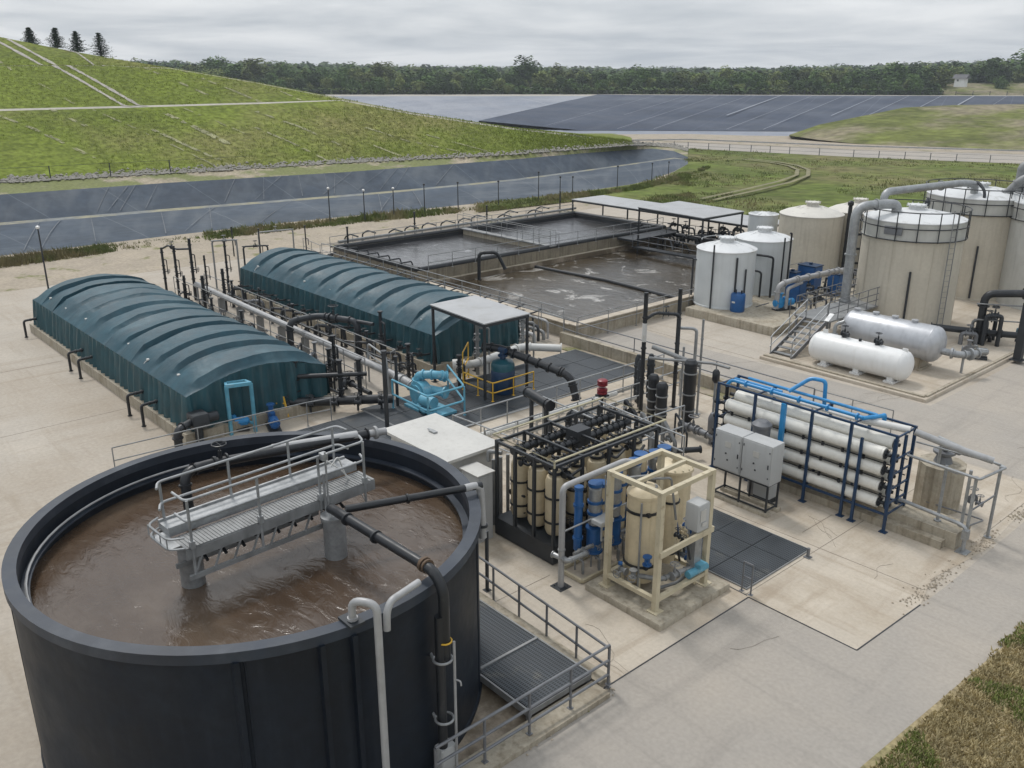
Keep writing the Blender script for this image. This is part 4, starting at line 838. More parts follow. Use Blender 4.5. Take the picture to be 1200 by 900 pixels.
# ================================================================== green covered tanks
def cover(x0, x1, y0, y1, label, nrib, ze=1.88, zs=2.32, za=2.78, zb=.45, grp='long tanks under blue-green covers'):
    t = thing('covered_tank', label, 'tank', ((x0+x1)/2, (y0+y1)/2, 0), grp)
    w_ = y1-y0
    prof = [(0,ze),(.34,ze+.24),(.68,zs)]+[(.68+(w_-1.36)*k/12, zs+(za-zs)*(1-((k-6)/6)**2)) for k in range(1,12)]+[(w_-.68,zs),(w_-.34,ze+.24),(w_,ze)]
    q = MB(); us = []; L_ = x1-x0; pw = L_/nrib
    for k in range(nrib):
        for f, h in ((0,0),(.13,.0),(.18,.20),(.50,.16),(.85,.22),(.91,.02)): us.append((x0+(k+f)*pw+(random.uniform(-.07,.07) if f else 0), h*random.uniform(.8,1.15)))
    us.append((x1, 0)); np_ = len(prof)
    for (x, h) in us:
        for i, (y, z) in enumerate(prof):
            e = min(1, min(i, np_-1-i)/2); sag = .10*noise.noise(Vector((x*.55, y*.5, y0)))+.05*noise.noise(Vector((x*1.7, y*1.3, 2)))
            en = max(0, 1-min(x-x0, x1-x)/.9); q.v.append((x, y0+y, z+h*e+sag*e-.26*en*en*e))
    for a in range(len(us)-1):
        for i in range(np_-1): q.f.append((a*np_+i, (a+1)*np_+i, (a+1)*np_+i+1, a*np_+i+1))
    q.build('cover', 'cover', t)
    def fold(p, q_, n_, ztop, nm):
        m = MB(); p = Vector(p); q_ = Vector(q_); e = (q_-p); L__ = e.length; e.normalize(); nn = Vector((e.y, -e.x, 0)); seg = int(L__*7)
        ph = 0
        for i in range(seg+1):
            f = i/seg; ph = 2*math.pi*f*L__*n_ + 2.2*noise.noise(Vector((f*L__*.9, n_, 3)))
            for z_, k in ((0,1.),(.5,.8),(1,.15)):
                zz = zb+(ztop(f)-zb)*z_ ; a = .13*k*math.copysign(abs(math.sin(ph))**.6, math.sin(ph))+.05*k*noise.noise(Vector((f*L__*4, z_, 1)))
                c = p+e*(f*L__)+nn*(a+.10*(1-z_)); m.v.append((c.x, c.y, zz))
            if i: o = (i-1)*3; m.f += [(o,o+3,o+4,o+1),(o+1,o+4,o+5,o+2)]
        return m.build(nm, 'skirt', t)
    fold((x0,y0,0),(x1,y0,0), 1.7, lambda f: ze+.0, 'side_skirt'); fold((x1,y1,0),(x0,y1,0), 1.7, lambda f: ze, 'side_skirt')
    def arch(f):
        y = f*w_; e_ = min(1, max(0, min(y, w_-y))/.68)
        for (a, za_), (b, zb_) in zip(prof, prof[1:]):
            if a <= y <= b+1e-6: return za_+(zb_-za_)*(y-a)/(b-a+1e-9)-.25*e_
        return ze
    fold((x1,y0,0),(x1,y1,0), 1.6, arch, 'end_skirt'); fold((x0,y1,0),(x0,y0,0), 1.6, lambda f: arch(1-f), 'end_skirt')
    q = MB(); k = .32
    q.box(x0-k,x1+k,y0-k,y0+.05,0,.48); q.box(x0-k,x1+k,y1-.05,y1+k,0,.48); q.box(x0-k,x0+.05,y0+.05,y1-.05,0,.48); q.box(x1-.05,x1+k,y0+.05,y1-.05,0,.48)
    q.build('plinth', 'concrete_wall', t)
    # little pale tie fittings along the shoulder
    for kk in range(7):
        x = x0+L_*(kk+.6)/7.3; y = y0+.15+random.uniform(0,.4); z = ze+.22
        f = MB(); f.tube([(x,y-.15,z-.25),(x+.05,y,z),(x+.18,y+.1,z+.12)], .02, n=6); f.box(x+.1,x+.24,y+.05,y+.15,z+.1,z+.16); f.build('tie_fitting', 'white_pipe', t)
    return t
cover(-54, -33.0, 12.2, 18.4, 'long tank under a ribbed blue-green cover, nearer the left yard', 11)
cover(-54.2, -33.4, 24.6, 30.0, 'long tank under a ribbed blue-green cover, nearer the open basins', 11)
for i, (x, lb) in enumerate(((-53.3,'bent black pipe at the far left end of the first green cover'),(-45.5,'bent black pipe farther from camera of the middle pair along the concrete kerb'),(-44.0,'bent black pipe nearer camera of the middle pair along the concrete kerb'),(-37.5,'bent black pipe farther from camera of the near pair beside the first green cover'),(-35.9,'bent black pipe nearer camera of the near pair beside the first green cover'))):
    q = MB(); q.tube([(x,11.4,0),(x,11.4,.93),(x+.05,12.4,.98)], .062, .14, 10); q.flange((x+.03,12.0,.96),(0,1,0),.09,.05); q.flange((x+.03,11.75,.95),(0,1,0),.085,.04); q.cyl((x,11.4,0),(x,11.4,.03),.1,n=10)
    solo(q, 'bent_pipe', 'black_pipe', lb, 'pipe', (x, 11.4, 0), 'bent pipes along the green cover')

# ================================================================== pipe gallery between covers
q = MB(); q.tube([(-55.4,22.0,0.1),(-55.4,22.0,1.05),(-31.6,21.2,1.05),(-30.6,21.15,1.0)], .17, .4, 14)
t = thing('main_pipe', 'long silver grey main pipe running between the two green covers', 'pipe', (-45, 21.7, 0)); q.build('pipe', 'grey_pipe', t)
for k in range(9):
    x = -54+k*2.7; y = 22.0-(x+55.4)/23.8*.8; f = MB(); f.box(x-.06,x+.06,y-.2,y+.2,0,.87); f.build('support', 'galv_dull', t)
q = MB(); q.tube([(-54,20.6,.5),(-31.9,19.9,.5)], .11, n=10)
for k in range(12): valve(q, (-53+k*1.75,20.57-(k*1.75)*.031,.5), .13, (1,0,0))
solo(q, 'black_header', 'black_pipe', 'black valve header pipe low beside the long silver main', 'pipe', (-43, 20.3, 0))
q = MB(); q.tube([(-54,23.5,.4),(-33,23.3,.4)], .09, n=10)
for k in range(13):
    x = -53+k*1.6; q.tube([(x,23.5,.4),(x,23.5,.9+.3*random.random()),(x+.1,24.2,.95),(x+.1,24.5,.95)], .05, .1, 8); valve(q, (x+.05,23.9,1.0), .08, (0,1,0))
solo(q, 'feeder_pipe', 'black_pipe', 'black feeder pipe with many taps at the foot of the second green cover', 'pipe', (-43, 23.4, 0))
q = MB(); q.tube([(-54,19.3,.35),(-33.2,19.1,.35)], .06, n=8)
for k in range(12):
    x = -53.2+k*1.7; q.tube([(x,19.3,.35),(x,19.3,1.0),(x,18.6,1.1)], .045, .1, 8); valve(q, (x,18.95,1.08), .06, (0,1,0))
solo(q, 'side_feeder', 'dark_steel', 'thin dark feeder pipe with taps at the foot of the first green cover', 'pipe', (-43, 19.2, 0))
railing([(-56,20.9,.0),(-33.5,20.7,.0)], 'grey railing along the near side of the long silver main pipe', h=1.55, sp=1.9, m='galv_dull')
railing([(-56,22.9,.0),(-34,22.7,.0),(-33.8,22.3,0)], 'grey railing along the far side of the long silver main pipe', h=1.45, sp=1.9, m='galv_dull')
q = MB(); q.tube([(-40.9,20.9,.0),(-40.9,20.9,1.75),(-40.5,22.4,1.85),(-38.2,23.3,1.85),(-38.2,23.3,.1)], .17, .45, 14, 1); valve(q, (-39.6,22.75,1.85), .17, (1,.4,0)); q.cyl((-38.2,23.3,1.85),(-37.2,23.6,1.85),.1,n=10)
solo(q, 'arched_pipe', 'dark_steel', 'thick dark arched pipe rising between the two green covers', 'pipe', (-40.9, 20.9, 0))
for (yy, x0_, n_, dx_, lb_, kd) in ((20.1,-52.5,15,1.3,'row of black branch pipes and valves on the first cover side of the silver main','near'),(22.9,-52.0,15,1.28,'row of black branch pipes and valves on the second cover side of the silver main','far')):
    t = thing('branch_row',lb_,'pipe',(x0_,yy,0))
    for k in range(n_):
        x = x0_+k*dx_+random.uniform(-.2,.2); h = random.uniform(.55,1.35); s_ = -1 if kd == 'near' else 1; q = MB(); r_ = random.choice((.05,.07,.09))
        q.tube([(x,yy,.0),(x,yy,h),(x+random.uniform(.3,.9),yy+s_*.5,h),(x+.6,yy+s_*.55,.1)],r_,r_*2.5,8,1); valve(q,(x,yy,h*.55),r_*1.3,(0,0,1),up=(.8,s_*.5,0))
        if k % 3 == 0: q.cyl((x,yy,h),(x,yy,h+.5),r_*.8,n=8); q.flange((x,yy,h+.5),(0,0,1),r_*1.5,.05)
        q.build('branch_pipe',random.choice(('black_pipe','dark_steel','rail_grey')),t)
# tall black risers
rl = [(-58.0,21.1,3.1,.08),(-55.9,21.1,3.5,.08),(-55.3,21.9,3.95,.09),(-55.2,22.7,2.8,.06),(-53.0,20.4,2.2,.08),(-52.2,21.2,2.2,.10),(-51.5,22.2,2.6,.09),(-54.9,24.0,3.6,.07)]
nm = ['tall black standpipe, leftmost of the cluster behind the first green cover','black standpipe second from the left behind the first green cover','tallest black standpipe behind the first green cover','thin black standpipe right of the tallest one behind the first green cover',
      'short black riser at the back of the silver main pipe, nearest the first cover','thick black riser straddling the back of the silver main pipe','black riser between the silver main and the second cover','slim tall black pole at the back corner of the second green cover']
for (x, y, h, r_), lb in zip(rl, nm):
    q = MB(); q.cyl((x,y,0),(x,y,h),r_,n=10); 
    for z in (h*.35, h*.62, h*.9): q.flange((x,y,z),(0,0,1),r_*1.5,.05)
    valve(q, (x,y,h*.5), r_*1.1, (0,0,1), up=(.7,.7,0))
    q.tube([(x,y,h*.75),(x+.35,y+.1,h*.75),(x+.35,y+.1,h*.45)], r_*.4, n=6)
    solo(q, 'riser_pipe', 'black_pipe', lb, 'pipe', (x, y, 0), 'black risers behind the covers')
for pts, lb in ((((-58.0,21.1,3.0),(-57.6,21.4,3.25),(-55.7,21.2,3.3),(-55.3,21.9,3.3)),'black cross pipe joining two tall standpipes behind the first cover'),
                (((-57.5,24.3,0),(-57.5,24.3,3.2),(-56.6,25.6,3.25),(-56.6,25.6,0)),'grey arched pipe frame left of the second cover back end'),
                (((-56.3,25.9,0),(-56.3,25.9,2.8),(-55.6,27.3,2.8),(-55.6,27.3,0)),'dark arched pipe frame behind the second green cover back end'),
                (((-64.5,31.0,0),(-64.5,31.0,2.1),(-63.5,33.4,2.2),(-63.5,33.4,0)),'arched pipe beyond the second cover at the dirt track')):
    q = MB(); q.tube(pts, .06, .2, 8); 
    for p in pts[1:3]: q.flange(p, (0,0,1), .09, .05)
    valve(q, tuple((Vector(pts[1])+Vector(pts[2]))/2), .09, tuple(Vector(pts[2])-Vector(pts[1])))
    solo(q, 'arch_pipe', 'dark_steel' if 'dark' in lb or 'black' in lb else 'galv_dull', lb, 'pipe', pts[0] if pts[0][2] == 0 else (pts[0][0], pts[0][1], 3))
for x, y, h, lb in ((-67,30,2.3,'slim black post beyond the second cover, nearer the weeds'),(-63.2,34.3,2.4,'slim black post beside the basin corner at the dirt track'),(-61.5,29.6,2.9,'slim black post between the second cover and the dirt track')):
    q = MB(); q.cyl((x,y,0),(x,y,h),.05,n=8); q.flange((x,y,h),(0,0,1),.08,.06); q.tube([(x,y,h*.6),(x+.4,y,h*.6),(x+.4,y,h*.4)],.03,n=6); solo(q, 'slim_post', 'black_pipe', lb, 'post', (x,y,0))
# valve tree on the near end
q = MB(); q.tube([(-34.2,15.2,.55),(-32.8,17.0,.55),(-30.6,20.2,.55)], .2, .3, 14)
for f in (.12,.3,.42,.6,.75,.9): p = Vector((-34.0,15.45,.55)).lerp(Vector((-30.6,20.2,.55)), f); q.flange(p, (.58,.81,0), .27, .08)
t = thing('valve_manifold', 'thick black valve manifold in front of the first cover end', 'pipe', (-32.5, 17.5, 0)); q.build('pipe', 'black_pipe', t)
q = MB(); p = Vector((-33.4,16.25,.55)); q.flange(p, (.58,.81,0), .25, .12); q.cyl(p, p+Z*.35, .06, n=8); q.build('yellow_collar', 'yellow', t)
for x, y in ((-33.1,17.0),(-32.0,18.5),(-31.6,19.2)):
    q = MB(); q.cyl((x,y,.5),(x,y,2.3),.1,n=12); q.flange((x,y,1.0),(0,0,1),.17,.06); q.flange((x,y,1.5),(0,0,1),.15,.06); q.flange((x,y,2.3),(0,0,1),.15,.06); q.build('riser', 'black_pipe', t)
q = MB(); q.tube([(-33.4,16.6,1.62),(-31.3,19.4,1.68)], .1, n=12); q.flange((-33.1,17.0,1.62),(.6,.8,0),.15,.07); q.build('upper_pipe', 'black_pipe', t)
q = MB()
for k in range(5): p = Vector((-33.2,16.5,.55)).lerp(Vector((-30.9,19.8,.55)), k/4); valve(q, p+Vector((.25,-.15,.0)), .1, (.58,.81,0)); q.cyl(p-Z*.5, p, .05, n=6)
q.build('valves', 'dark_steel', t) if False else q.build('valve', 'dark_steel', t)
for x, y, h, lb in ((-34.6,19.5,2.0,'black valve riser by the right end of the first cover'),(-35.7,20.4,2.2,'black valve riser standing against the silver main pipe'),(-33.1,22.8,1.9,'black valve riser at the near end of the second cover'),(-37.0,23.9,2.5,'pale capped riser against the second cover side'),(-30.9,24.1,1.6,'small black valve stack behind the light blue pump')):
    q = MB(); q.cyl((x,y,0),(x,y,h),.085,n=10)
    for z in (.4,.8,1.3,h): q.flange((x,y,z),(0,0,1),.14,.06)
    valve(q,(x,y,1.05),.1,(0,0,1),up=(.8,-.6,0)); q.tube([(x,y,h*.8),(x+.5,y-.1,h*.8),(x+.5,y-.1,.2)],.05,.1,8)
    solo(q,'valve_riser','black_pipe' if 'pale' not in lb else 'dark_steel',lb,'pipe',(x,y,0))
q = MB(); q.tube([(-34.5,21.5,0),(-34.5,21.5,1.9),(-32.2,21.0,1.9),(-31.9,20.9,0)], .045, .3, 8); q.tube([(-34.5,21.5,1.4),(-32.0,20.95,1.4)],.03,n=6)
solo(q,'hoop_rail','galv','silver hooped rail over the near end of the main pipe','railing',(-34.5,21.5,0))
# posts and lamp columns
for (x, y, h, r_, lb) in ((-28.3,18.35,3.6,.09,'thick black post behind the white machine housing'),(-30.7,20.5,2.35,.07,'shorter black post left of the light blue pump')):
    q = MB(); q.cyl((x,y,0),(x,y,h),r_,n=12); q.flange((x,y,h),(0,0,1),r_*1.4,.05); q.box(x-.15,x+.15,y-.15,y+.15,0,.02); q.tube([(x,y,h-.1),(x-.35,y+.25,h-.15)],.03,n=6)
    solo(q,'steel_post','dark_steel',lb,'post',(x,y,0))

# ================================================================== front equipment row
def open_frame(t, pts_h, w_=.05, m='blue_light', z0=0, mids=()):
    pass
for pts, lb, m, h in ((((-33.4,12.9,0),(-32.9,14.6,0)),'a','blue_light',2.0),):
    t = thing('hoist_frame','light blue upright frame over the small blue pumps behind the black tank','frame',(-32.9,14.1,0))
    for x, y in ((-33.7,13.5),(-33.3,14.4),(-32.6,13.7),(-32.3,14.6)):
        q = MB(); q.bar((x,y,0),(x,y,2.1 if x > -33 else 1.1),.12); q.build('leg',m,t)
    q = MB(); q.bar((-32.6,13.7,2.1),(-32.3,14.6,2.1),.14); q.bar((-33.0,13.85,2.1),(-32.75,14.55,2.1),.1); q.bar((-32.6,13.7,2.1),(-33.0,13.85,2.1),.1); q.bar((-32.3,14.6,2.1),(-32.75,14.55,2.1),.1); q.build('top_plate','blue_light',t)
    q = MB(); q.bar((-33.7,13.5,.35),(-32.6,13.7,.35),.08); q.bar((-33.3,14.4,.35),(-32.3,14.6,.35),.08); q.bar((-33.7,13.5,1.1),(-33.3,14.4,1.1),.08); q.build('crossbar','blue_light',t)
pump('bright blue pump under the light blue frame behind the black tank', (-32.9,14.0,.05), 'blue_bright', (.4,.9,0), 1.15)
pump('darker blue pump right of the light blue frame beside yellow piping', (-32.1,15.3,.0), 'blue_mid', (.9,-.3,0), 1.3)
q = MB(); q.tube([(-33.4,15.6,.1),(-33.4,15.6,1.2),(-32.9,16.2,1.2),(-32.7,16.3,.1)],.05,.1,8); q.bar((-33.4,15.6,.7),(-32.8,16.2,.7),.06); q.box(-33.6,-33.3,15.4,15.7,.85,1.1)
solo(q,'piping_guard','yellow','small yellow pipe frame beside the blue pumps','frame',(-33.2,15.9,0))
t = thing('gear_motor','grey boxed drive with black elbow at the near corner of the first cover','motor',(-32.4,12.1,0))
q = MB(); q.tube([(-32.2,11.4,.0),(-32.2,11.4,.95),(-32.6,12.2,1.0)],.16,.3,12,1); q.build('elbow','black_pipe',t)
q = MB(); q.rbox(-32.95,-32.25,12.1,12.75,.75,1.3,.04); q.cyl((-32.6,12.7,1.0),(-32.6,13.2,1.0),.2,n=14); q.cyl((-32.6,12.4,0),(-32.6,12.4,.8),.16,n=10); q.build('housing','dark_steel',t)
railing([(-31.9,8.9,0),(-31.7,12.0,0),(-31.4,16.5,0),(-31.2,17.5,0)],'grey handrail on the yard behind the black tank',h=1.05,sp=2.6,m='galv_dull')

# decks of grating
grid_sheet('grating_deck',-31.0,-27.0,13.6,19.0,.12,'dark grating deck behind the black tank, left of the white machine housing',3,4)
grid_sheet('grating_deck',-31.4,-26.9,19.1,32.2,.11,'dark grating deck under the light blue pump and the near canopy',3,8)
grid_sheet('grating_mat',-16.05,-12.15,19.65,22.95,.045,'dark grating floor between the beige skid and the twin grey cabinets',3,3)
q = MB(); q.cyl((-11.95,22.55,0),(-11.95,22.55,.32),.05,n=8); q.box(-12.05,-11.85,22.45,22.65,.009,.03); solo(q,'short_stub','rail_grey','short steel stub at the corner of the square grating floor','post',(-11.95,22.55,0))

# light blue centrifugal pump in a frame
t = thing('blue_blower','big light blue pump with curved casing inside a blue railing','pump',(-29.3,21.3,.1)); c = Vector((-29.9,21.2,.75))
q = MB(); q.cyl(c-Vector((.0,.22,0)),c+Vector((.0,.22,0)),.55,n=24); q.cyl(c-Vector((0,.3,0)),c+Vector((0,.3,0)),.4,n=20); q.tube([c+Vector((-.3,0,.3)),c+Vector((-.2,0,.78)),c+Vector((.5,.5,.85)),c+Vector((.6,.9,.7))],.18,.3,14,1); q.build('volute','blue_light',t)
q = MB(); q.cyl(c+Vector((.2,.3,.15)),c+Vector((1.0,.55,.15)),.2,n=16); q.cyl(c+Vector((.5,-.3,-.1)),c+Vector((1.2,-.2,-.1)),.26,n=18); q.box(c.x+.5,c.x+1.1,c.y-.5,c.y,.1,.4); q.flange(c+Vector((1.0,.55,.15)),(.9,.3,0),.27,.08); q.build('motor','blue_light',t)
q = MB(); q.box(-30.5,-28.3,20.7,21.9,.12,.22); q.tube([c+Vector((.2,-.3,-.4)),c+Vector((.8,-.5,-.5)),c+Vector((1.3,-.2,-.6))],.09,.15,8); q.build('base_plate','blue_light',t)
railing([(-30.6,20.2,.1),(-27.9,20.1,.1),(-27.9,22.0,.1),(-30.6,23.2,.1)],'light blue railing around the light blue pump',h=1.3,sp=3.,m='blue_light',r=.045,rails=(1.,.5))
q = MB(); q.tube([(-31.6,21.15,1.0),(-30.9,21.2,1.0),(-30.2,21.2,.8)],.2,.3,12,1); solo(q,'grey_joint','grey_pipe','grey flanged joint between the silver main and the light blue pump','pipe',(-31.2,21.2,.5))

# near canopy
def canopy(x0,x1,y0,y1,z,label,posts,slope=.1,name='canopy',m='sheet_roof'):
    t = thing(name,label,'canopy',((x0+x1)/2,(y0+y1)/2,0))
    q = MB(); q.add([(x0,y0,z),(x1,y0,z-slope),(x1,y1,z-slope),(x0,y1,z),(x0,y0,z+.05),(x1,y0,z+.05-slope),(x1,y1,z+.05-slope),(x0,y1,z+.05)],[(0,3,2,1),(4,5,6,7),(0,1,5,4),(1,2,6,5),(2,3,7,6),(3,0,4,7)])
    q.build('roof_sheet',m,t)
    q = MB(); e = .06
    for a,b in (((x0+e,y0+e),(x1-e,y0+e)),((x0+e,y1-e),(x1-e,y1-e)),((x0+e,y0+e),(x0+e,y1-e)),((x1-e,y0+e),(x1-e,y1-e))):
        za = z-.08-slope*(a[0]-x0)/(x1-x0); zb_ = z-.08-slope*(b[0]-x0)/(x1-x0); q.bar((*a,za),(*b,zb_),.08,.12)
    q.build('edge_beam','dark_steel',t)
    for x,y in posts:
        zz = z-.03-slope*(x-x0)/(x1-x0); q = MB(); q.bar((x,y,0),(x,y,zz-.1),.10); q.box(x-.14,x+.14,y-.14,y+.14,0,.02); q.build('post','dark_steel',t)
    return t
canopy(-32.5,-28.6,23.7,26.4,3.72,'near canopy with flat grey roof over the blue vat, by the second cover',((-32.4,23.8),(-28.7,23.8),(-28.7,26.3),(-32.4,26.3)),.12)
# blue vat in yellow railing
t = thing('vat','dark blue round vat with a lighter blue top inside yellow railing','tank',(-29.0,25.1,.1))
q = MB(); q.lathe((-29.0,25.1),[(.52,.12),(.55,.2),(.55,1.15),(.52,1.2)],28); q.build('body','blue_dark',t)
q = MB(); q.lathe((-29.0,25.1),[(.53,1.2),(.54,1.42),(.48,1.55),(.2,1.68),(0,1.7)],28); q.build('lid','teal_vat',t)
q = MB(); q.cyl((-29,25.1,1.65),(-29,25.1,2.1),.14,n=12); q.flange((-29,25.1,1.85),(0,0,1),.22,.07); q.cyl((-29.2,25.1,2.1),(-28.8,25.1,2.1),.12,n=10); q.build('nozzle','blue_dark',t)
railing([(-30.4,23.95,.1),(-28.35,23.95,.1),(-28.35,26.4,.1)],'low yellow railing in front of the dark blue vat',h=.85,sp=1.3,m='yellow',r=.032,rails=(1.,.45))
railing([(-30.5,24.0,.1),(-31.6,25.2,.1)],'taller yellow railing left of the dark blue vat',h=1.75,sp=1.6,m='yellow',r=.032,rails=(1.,.55,.2))
q = MB(); q.tube([(-30.1,24.9,2.05),(-29.3,25.2,2.1),(-26.0,26.4,1.35),(-25.7,26.5,.3)],.17,.4,14,1)
for f in (.2,.4,.55,.7,.85): q.flange(Vector((-29.3,25.2,2.1)).lerp(Vector((-26,26.4,1.35)),f),(3.3,1.2,-.75),.24,.09)
solo(q,'discharge_pipe','black_pipe','thick black flanged pipe sloping from the vat under the near canopy','pipe',(-26,26.4,.1))
q = MB(); q.tube([(-32.0,24.7,.75),(-31.4,25.3,.78),(-31.6,28.6,.95),(-30.2,30.0,.9)],.19,.4,14,1); 
for x,y in ((-31.45,26.2),(-31.5,27.8)): q.bar((x,y,.1),(x,y,.7),.12)
q.cyl((-32.05,24.6,.75),(-31.9,24.8,.76),.27,n=16)
solo(q,'white_main','white_pipe','white elbowed pipe beside the second cover end, under the near canopy','pipe',(-31.5,27,.1))
for x,y,h,lb in ((-31.9,26.0,2.6,'valve stack with pale cap behind the yellow railing'),(-32.2,29.2,2.2,'pale capped valve stack right of the near canopy back post')):
    q = MB(); q.cyl((x,y,0),(x,y,h),.09,n=10); valve(q,(x,y,1.2),.11,(0,0,1),up=(.7,-.7,0)); valve(q,(x,y,1.9),.11,(0,0,1),up=(.7,-.7,0)); q.flange((x,y,h),(0,0,1),.2,.1); q.tube([(x,y,h*.9),(x+.4,y+.4,h*.9),(x+.4,y+.4,0)],.05,.1,8)
    solo(q,'valve_stack','galv_dull',lb,'valve',(x,y,0))

# white machine housing + grey cabinet
t = thing('machine_housing','off-white machine housing with a flat lid behind the tank rim','enclosure',(-22.0,16.2,0))
q = MB(); q.rbox(-23.5,-20.35,15.35,17.2,.15,2.5,.03); q.build('body','paint_offwhite',t)
q = MB(); q.box(-23.72,-20.15,15.15,17.4,2.503,2.60); q.build('lid','paint_offwhite',t)
q = MB(); q.box(-23.0,-21.2,15.30,15.35,.9,2.2); q.build('louvre','dark_steel',t)
q = MB(); q.box(-22.5,-22.2,16.2,16.35,2.602,2.66); q.box(-22.7,-22.4,16.3,16.38,2.602,2.63); q.build('lid_handle','galv',t)
q = MB(); q.box(-23.5,-20.4,15.4,17.15,0,.147); q.build('skid','dark_steel',t)
t = thing('electrical_cabinet','upright light grey cabinet between the tank rim and black skid','cabinet',(-19.6,15.9,0))
q = MB(); q.rbox(-20.0,-19.2,15.6,16.2,0,2.3,.02); q.build('body','paint_grey',t)
q = MB(); q.box(-19.198,-19.18,15.66,16.14,.1,2.2); q.build('door','paint_grey',t); q = MB(); q.box(-20.05,-19.15,15.55,16.25,2.302,2.33); q.build('top','paint_offwhite',t)

# ================================================================== black filter skid
t = thing('filter_skid','black framed filter skid packed with beige vessels and black headers','machine',(-18,18.6,0))
X0,X1,Y0,Y1 = -19.3,-16.75,16.45,21.0
q = MB(); q.box(X0-.05,X1+.05,Y0-.05,Y1+.05,.04,.62); q.build('base','dark_steel',t)
for x in (X0,(X0*2+X1)/3,(X0+X1*2)/3,X1):
    for y in (Y0,Y0+1.15,Y0+2.3,Y0+3.45,Y1):
        if x in (X0,X1) or y in (Y0,Y1): q = MB(); q.bar((x,y,.62),(x,y,3.25),.09); q.build('upright','dark_steel',t)
q = MB()
for z in (3.2,):
    for a,b in (((X0,Y0),(X1,Y0)),((X0,Y1),(X1,Y1)),((X0,Y0),(X0,Y1)),((X1,Y0),(X1,Y1)),((X0,Y0+1.15),(X1,Y0+1.15)),((X0,Y0+2.3),(X1,Y0+2.3))): q.bar((*a,z),(*b,z),.08)
q.build('top_frame','dark_steel',t)
q = MB(); zt = 3.42; q.tube([(X1+.05,Y0-.05,3.2),(X1+.05,Y0-.05,zt)],.03,n=6)
q.sweep([(X0-.08,Y0-.08,zt),(X1+.08,Y0-.08,zt),(X1+.08,Y1+.3,zt),(X0-.08,Y1+.3,zt)],.032,8,close=True); q.build('top_rail','rail_beige',t)

for x in (X0+.55,(X0+X1)/2,X1-.5):
    q = MB(); q.tube([(x,Y0+.15,3.0),(x,Y1+.1,3.0)],.12,n=12)
    for k in range(16): q.cyl((x,Y0+.35+k*.27,3.0),(x,Y0+.35+k*.27,3.2),.05,n=6); q.flange((x,Y0+.3+k*.27,3.0),(0,1,0),.145,.04)
    q.build('header','black_pipe',t)
for i,x in enumerate((X0+.5,(X0+X1)/2,X1-.5)):
    for k in range(5):
        y = Y0+.55+k*.88; q = MB(); q.lathe((x,y),[(.12,.66),(.26,.72),(.31,.85),(.31,2.45),(.27,2.58),(.16,2.66),(.16,2.76)],24); v = q.build('vessel','vessel_beige',t)
        for z in (1.15,1.95): q = MB(); q.ring((x,y),.315,.345,z-.03,z+.03,24); q.box(x+.3,x+.42,y-.05,y+.05,z-.05,z+.05); q.build('band','black_pipe',v)
        q = MB(); q.flange((x,y,2.72),(0,0,1),.24,.06); q.cyl((x,y,2.7),(x,y,3.0),.07,n=8); q.build('nozzle','black_pipe',v)
for k in range(40):
    x = random.uniform(X0+.2,X1-.1); y = random.uniform(Y0+.2,Y1-.6); z = random.choice((.9,1.5,2.2,2.7)); q = MB()
    q.tube([(x,y,z),(x+random.uniform(.2,.5),y,z),(x+.3,y+.4,z+random.uniform(-.4,.3))],.045,.08,8); valve(q,(x,y,z),.07,(0,1,0)); q.build('branch_pipe','black_pipe',t)
q = MB(); q.box(X0+.9,X0+1.4,Y0+2.1,Y0+2.7,2.8,3.35); q.build('junction_box','dark_steel',t)
q = MB()
for k in range(3): q.cyl((X0-.4,Y0+.2+k*.3,.1+.0),(X0-.4,Y0+.2+k*.3,2.4),.06,n=8)
q.tube([(X0-.4,Y0,2.4),(X0-.4,Y0+.0,2.75),(X0,Y0+.2,2.75)],.07,.1,8); q.build('side_pipe','galv_dull',t)

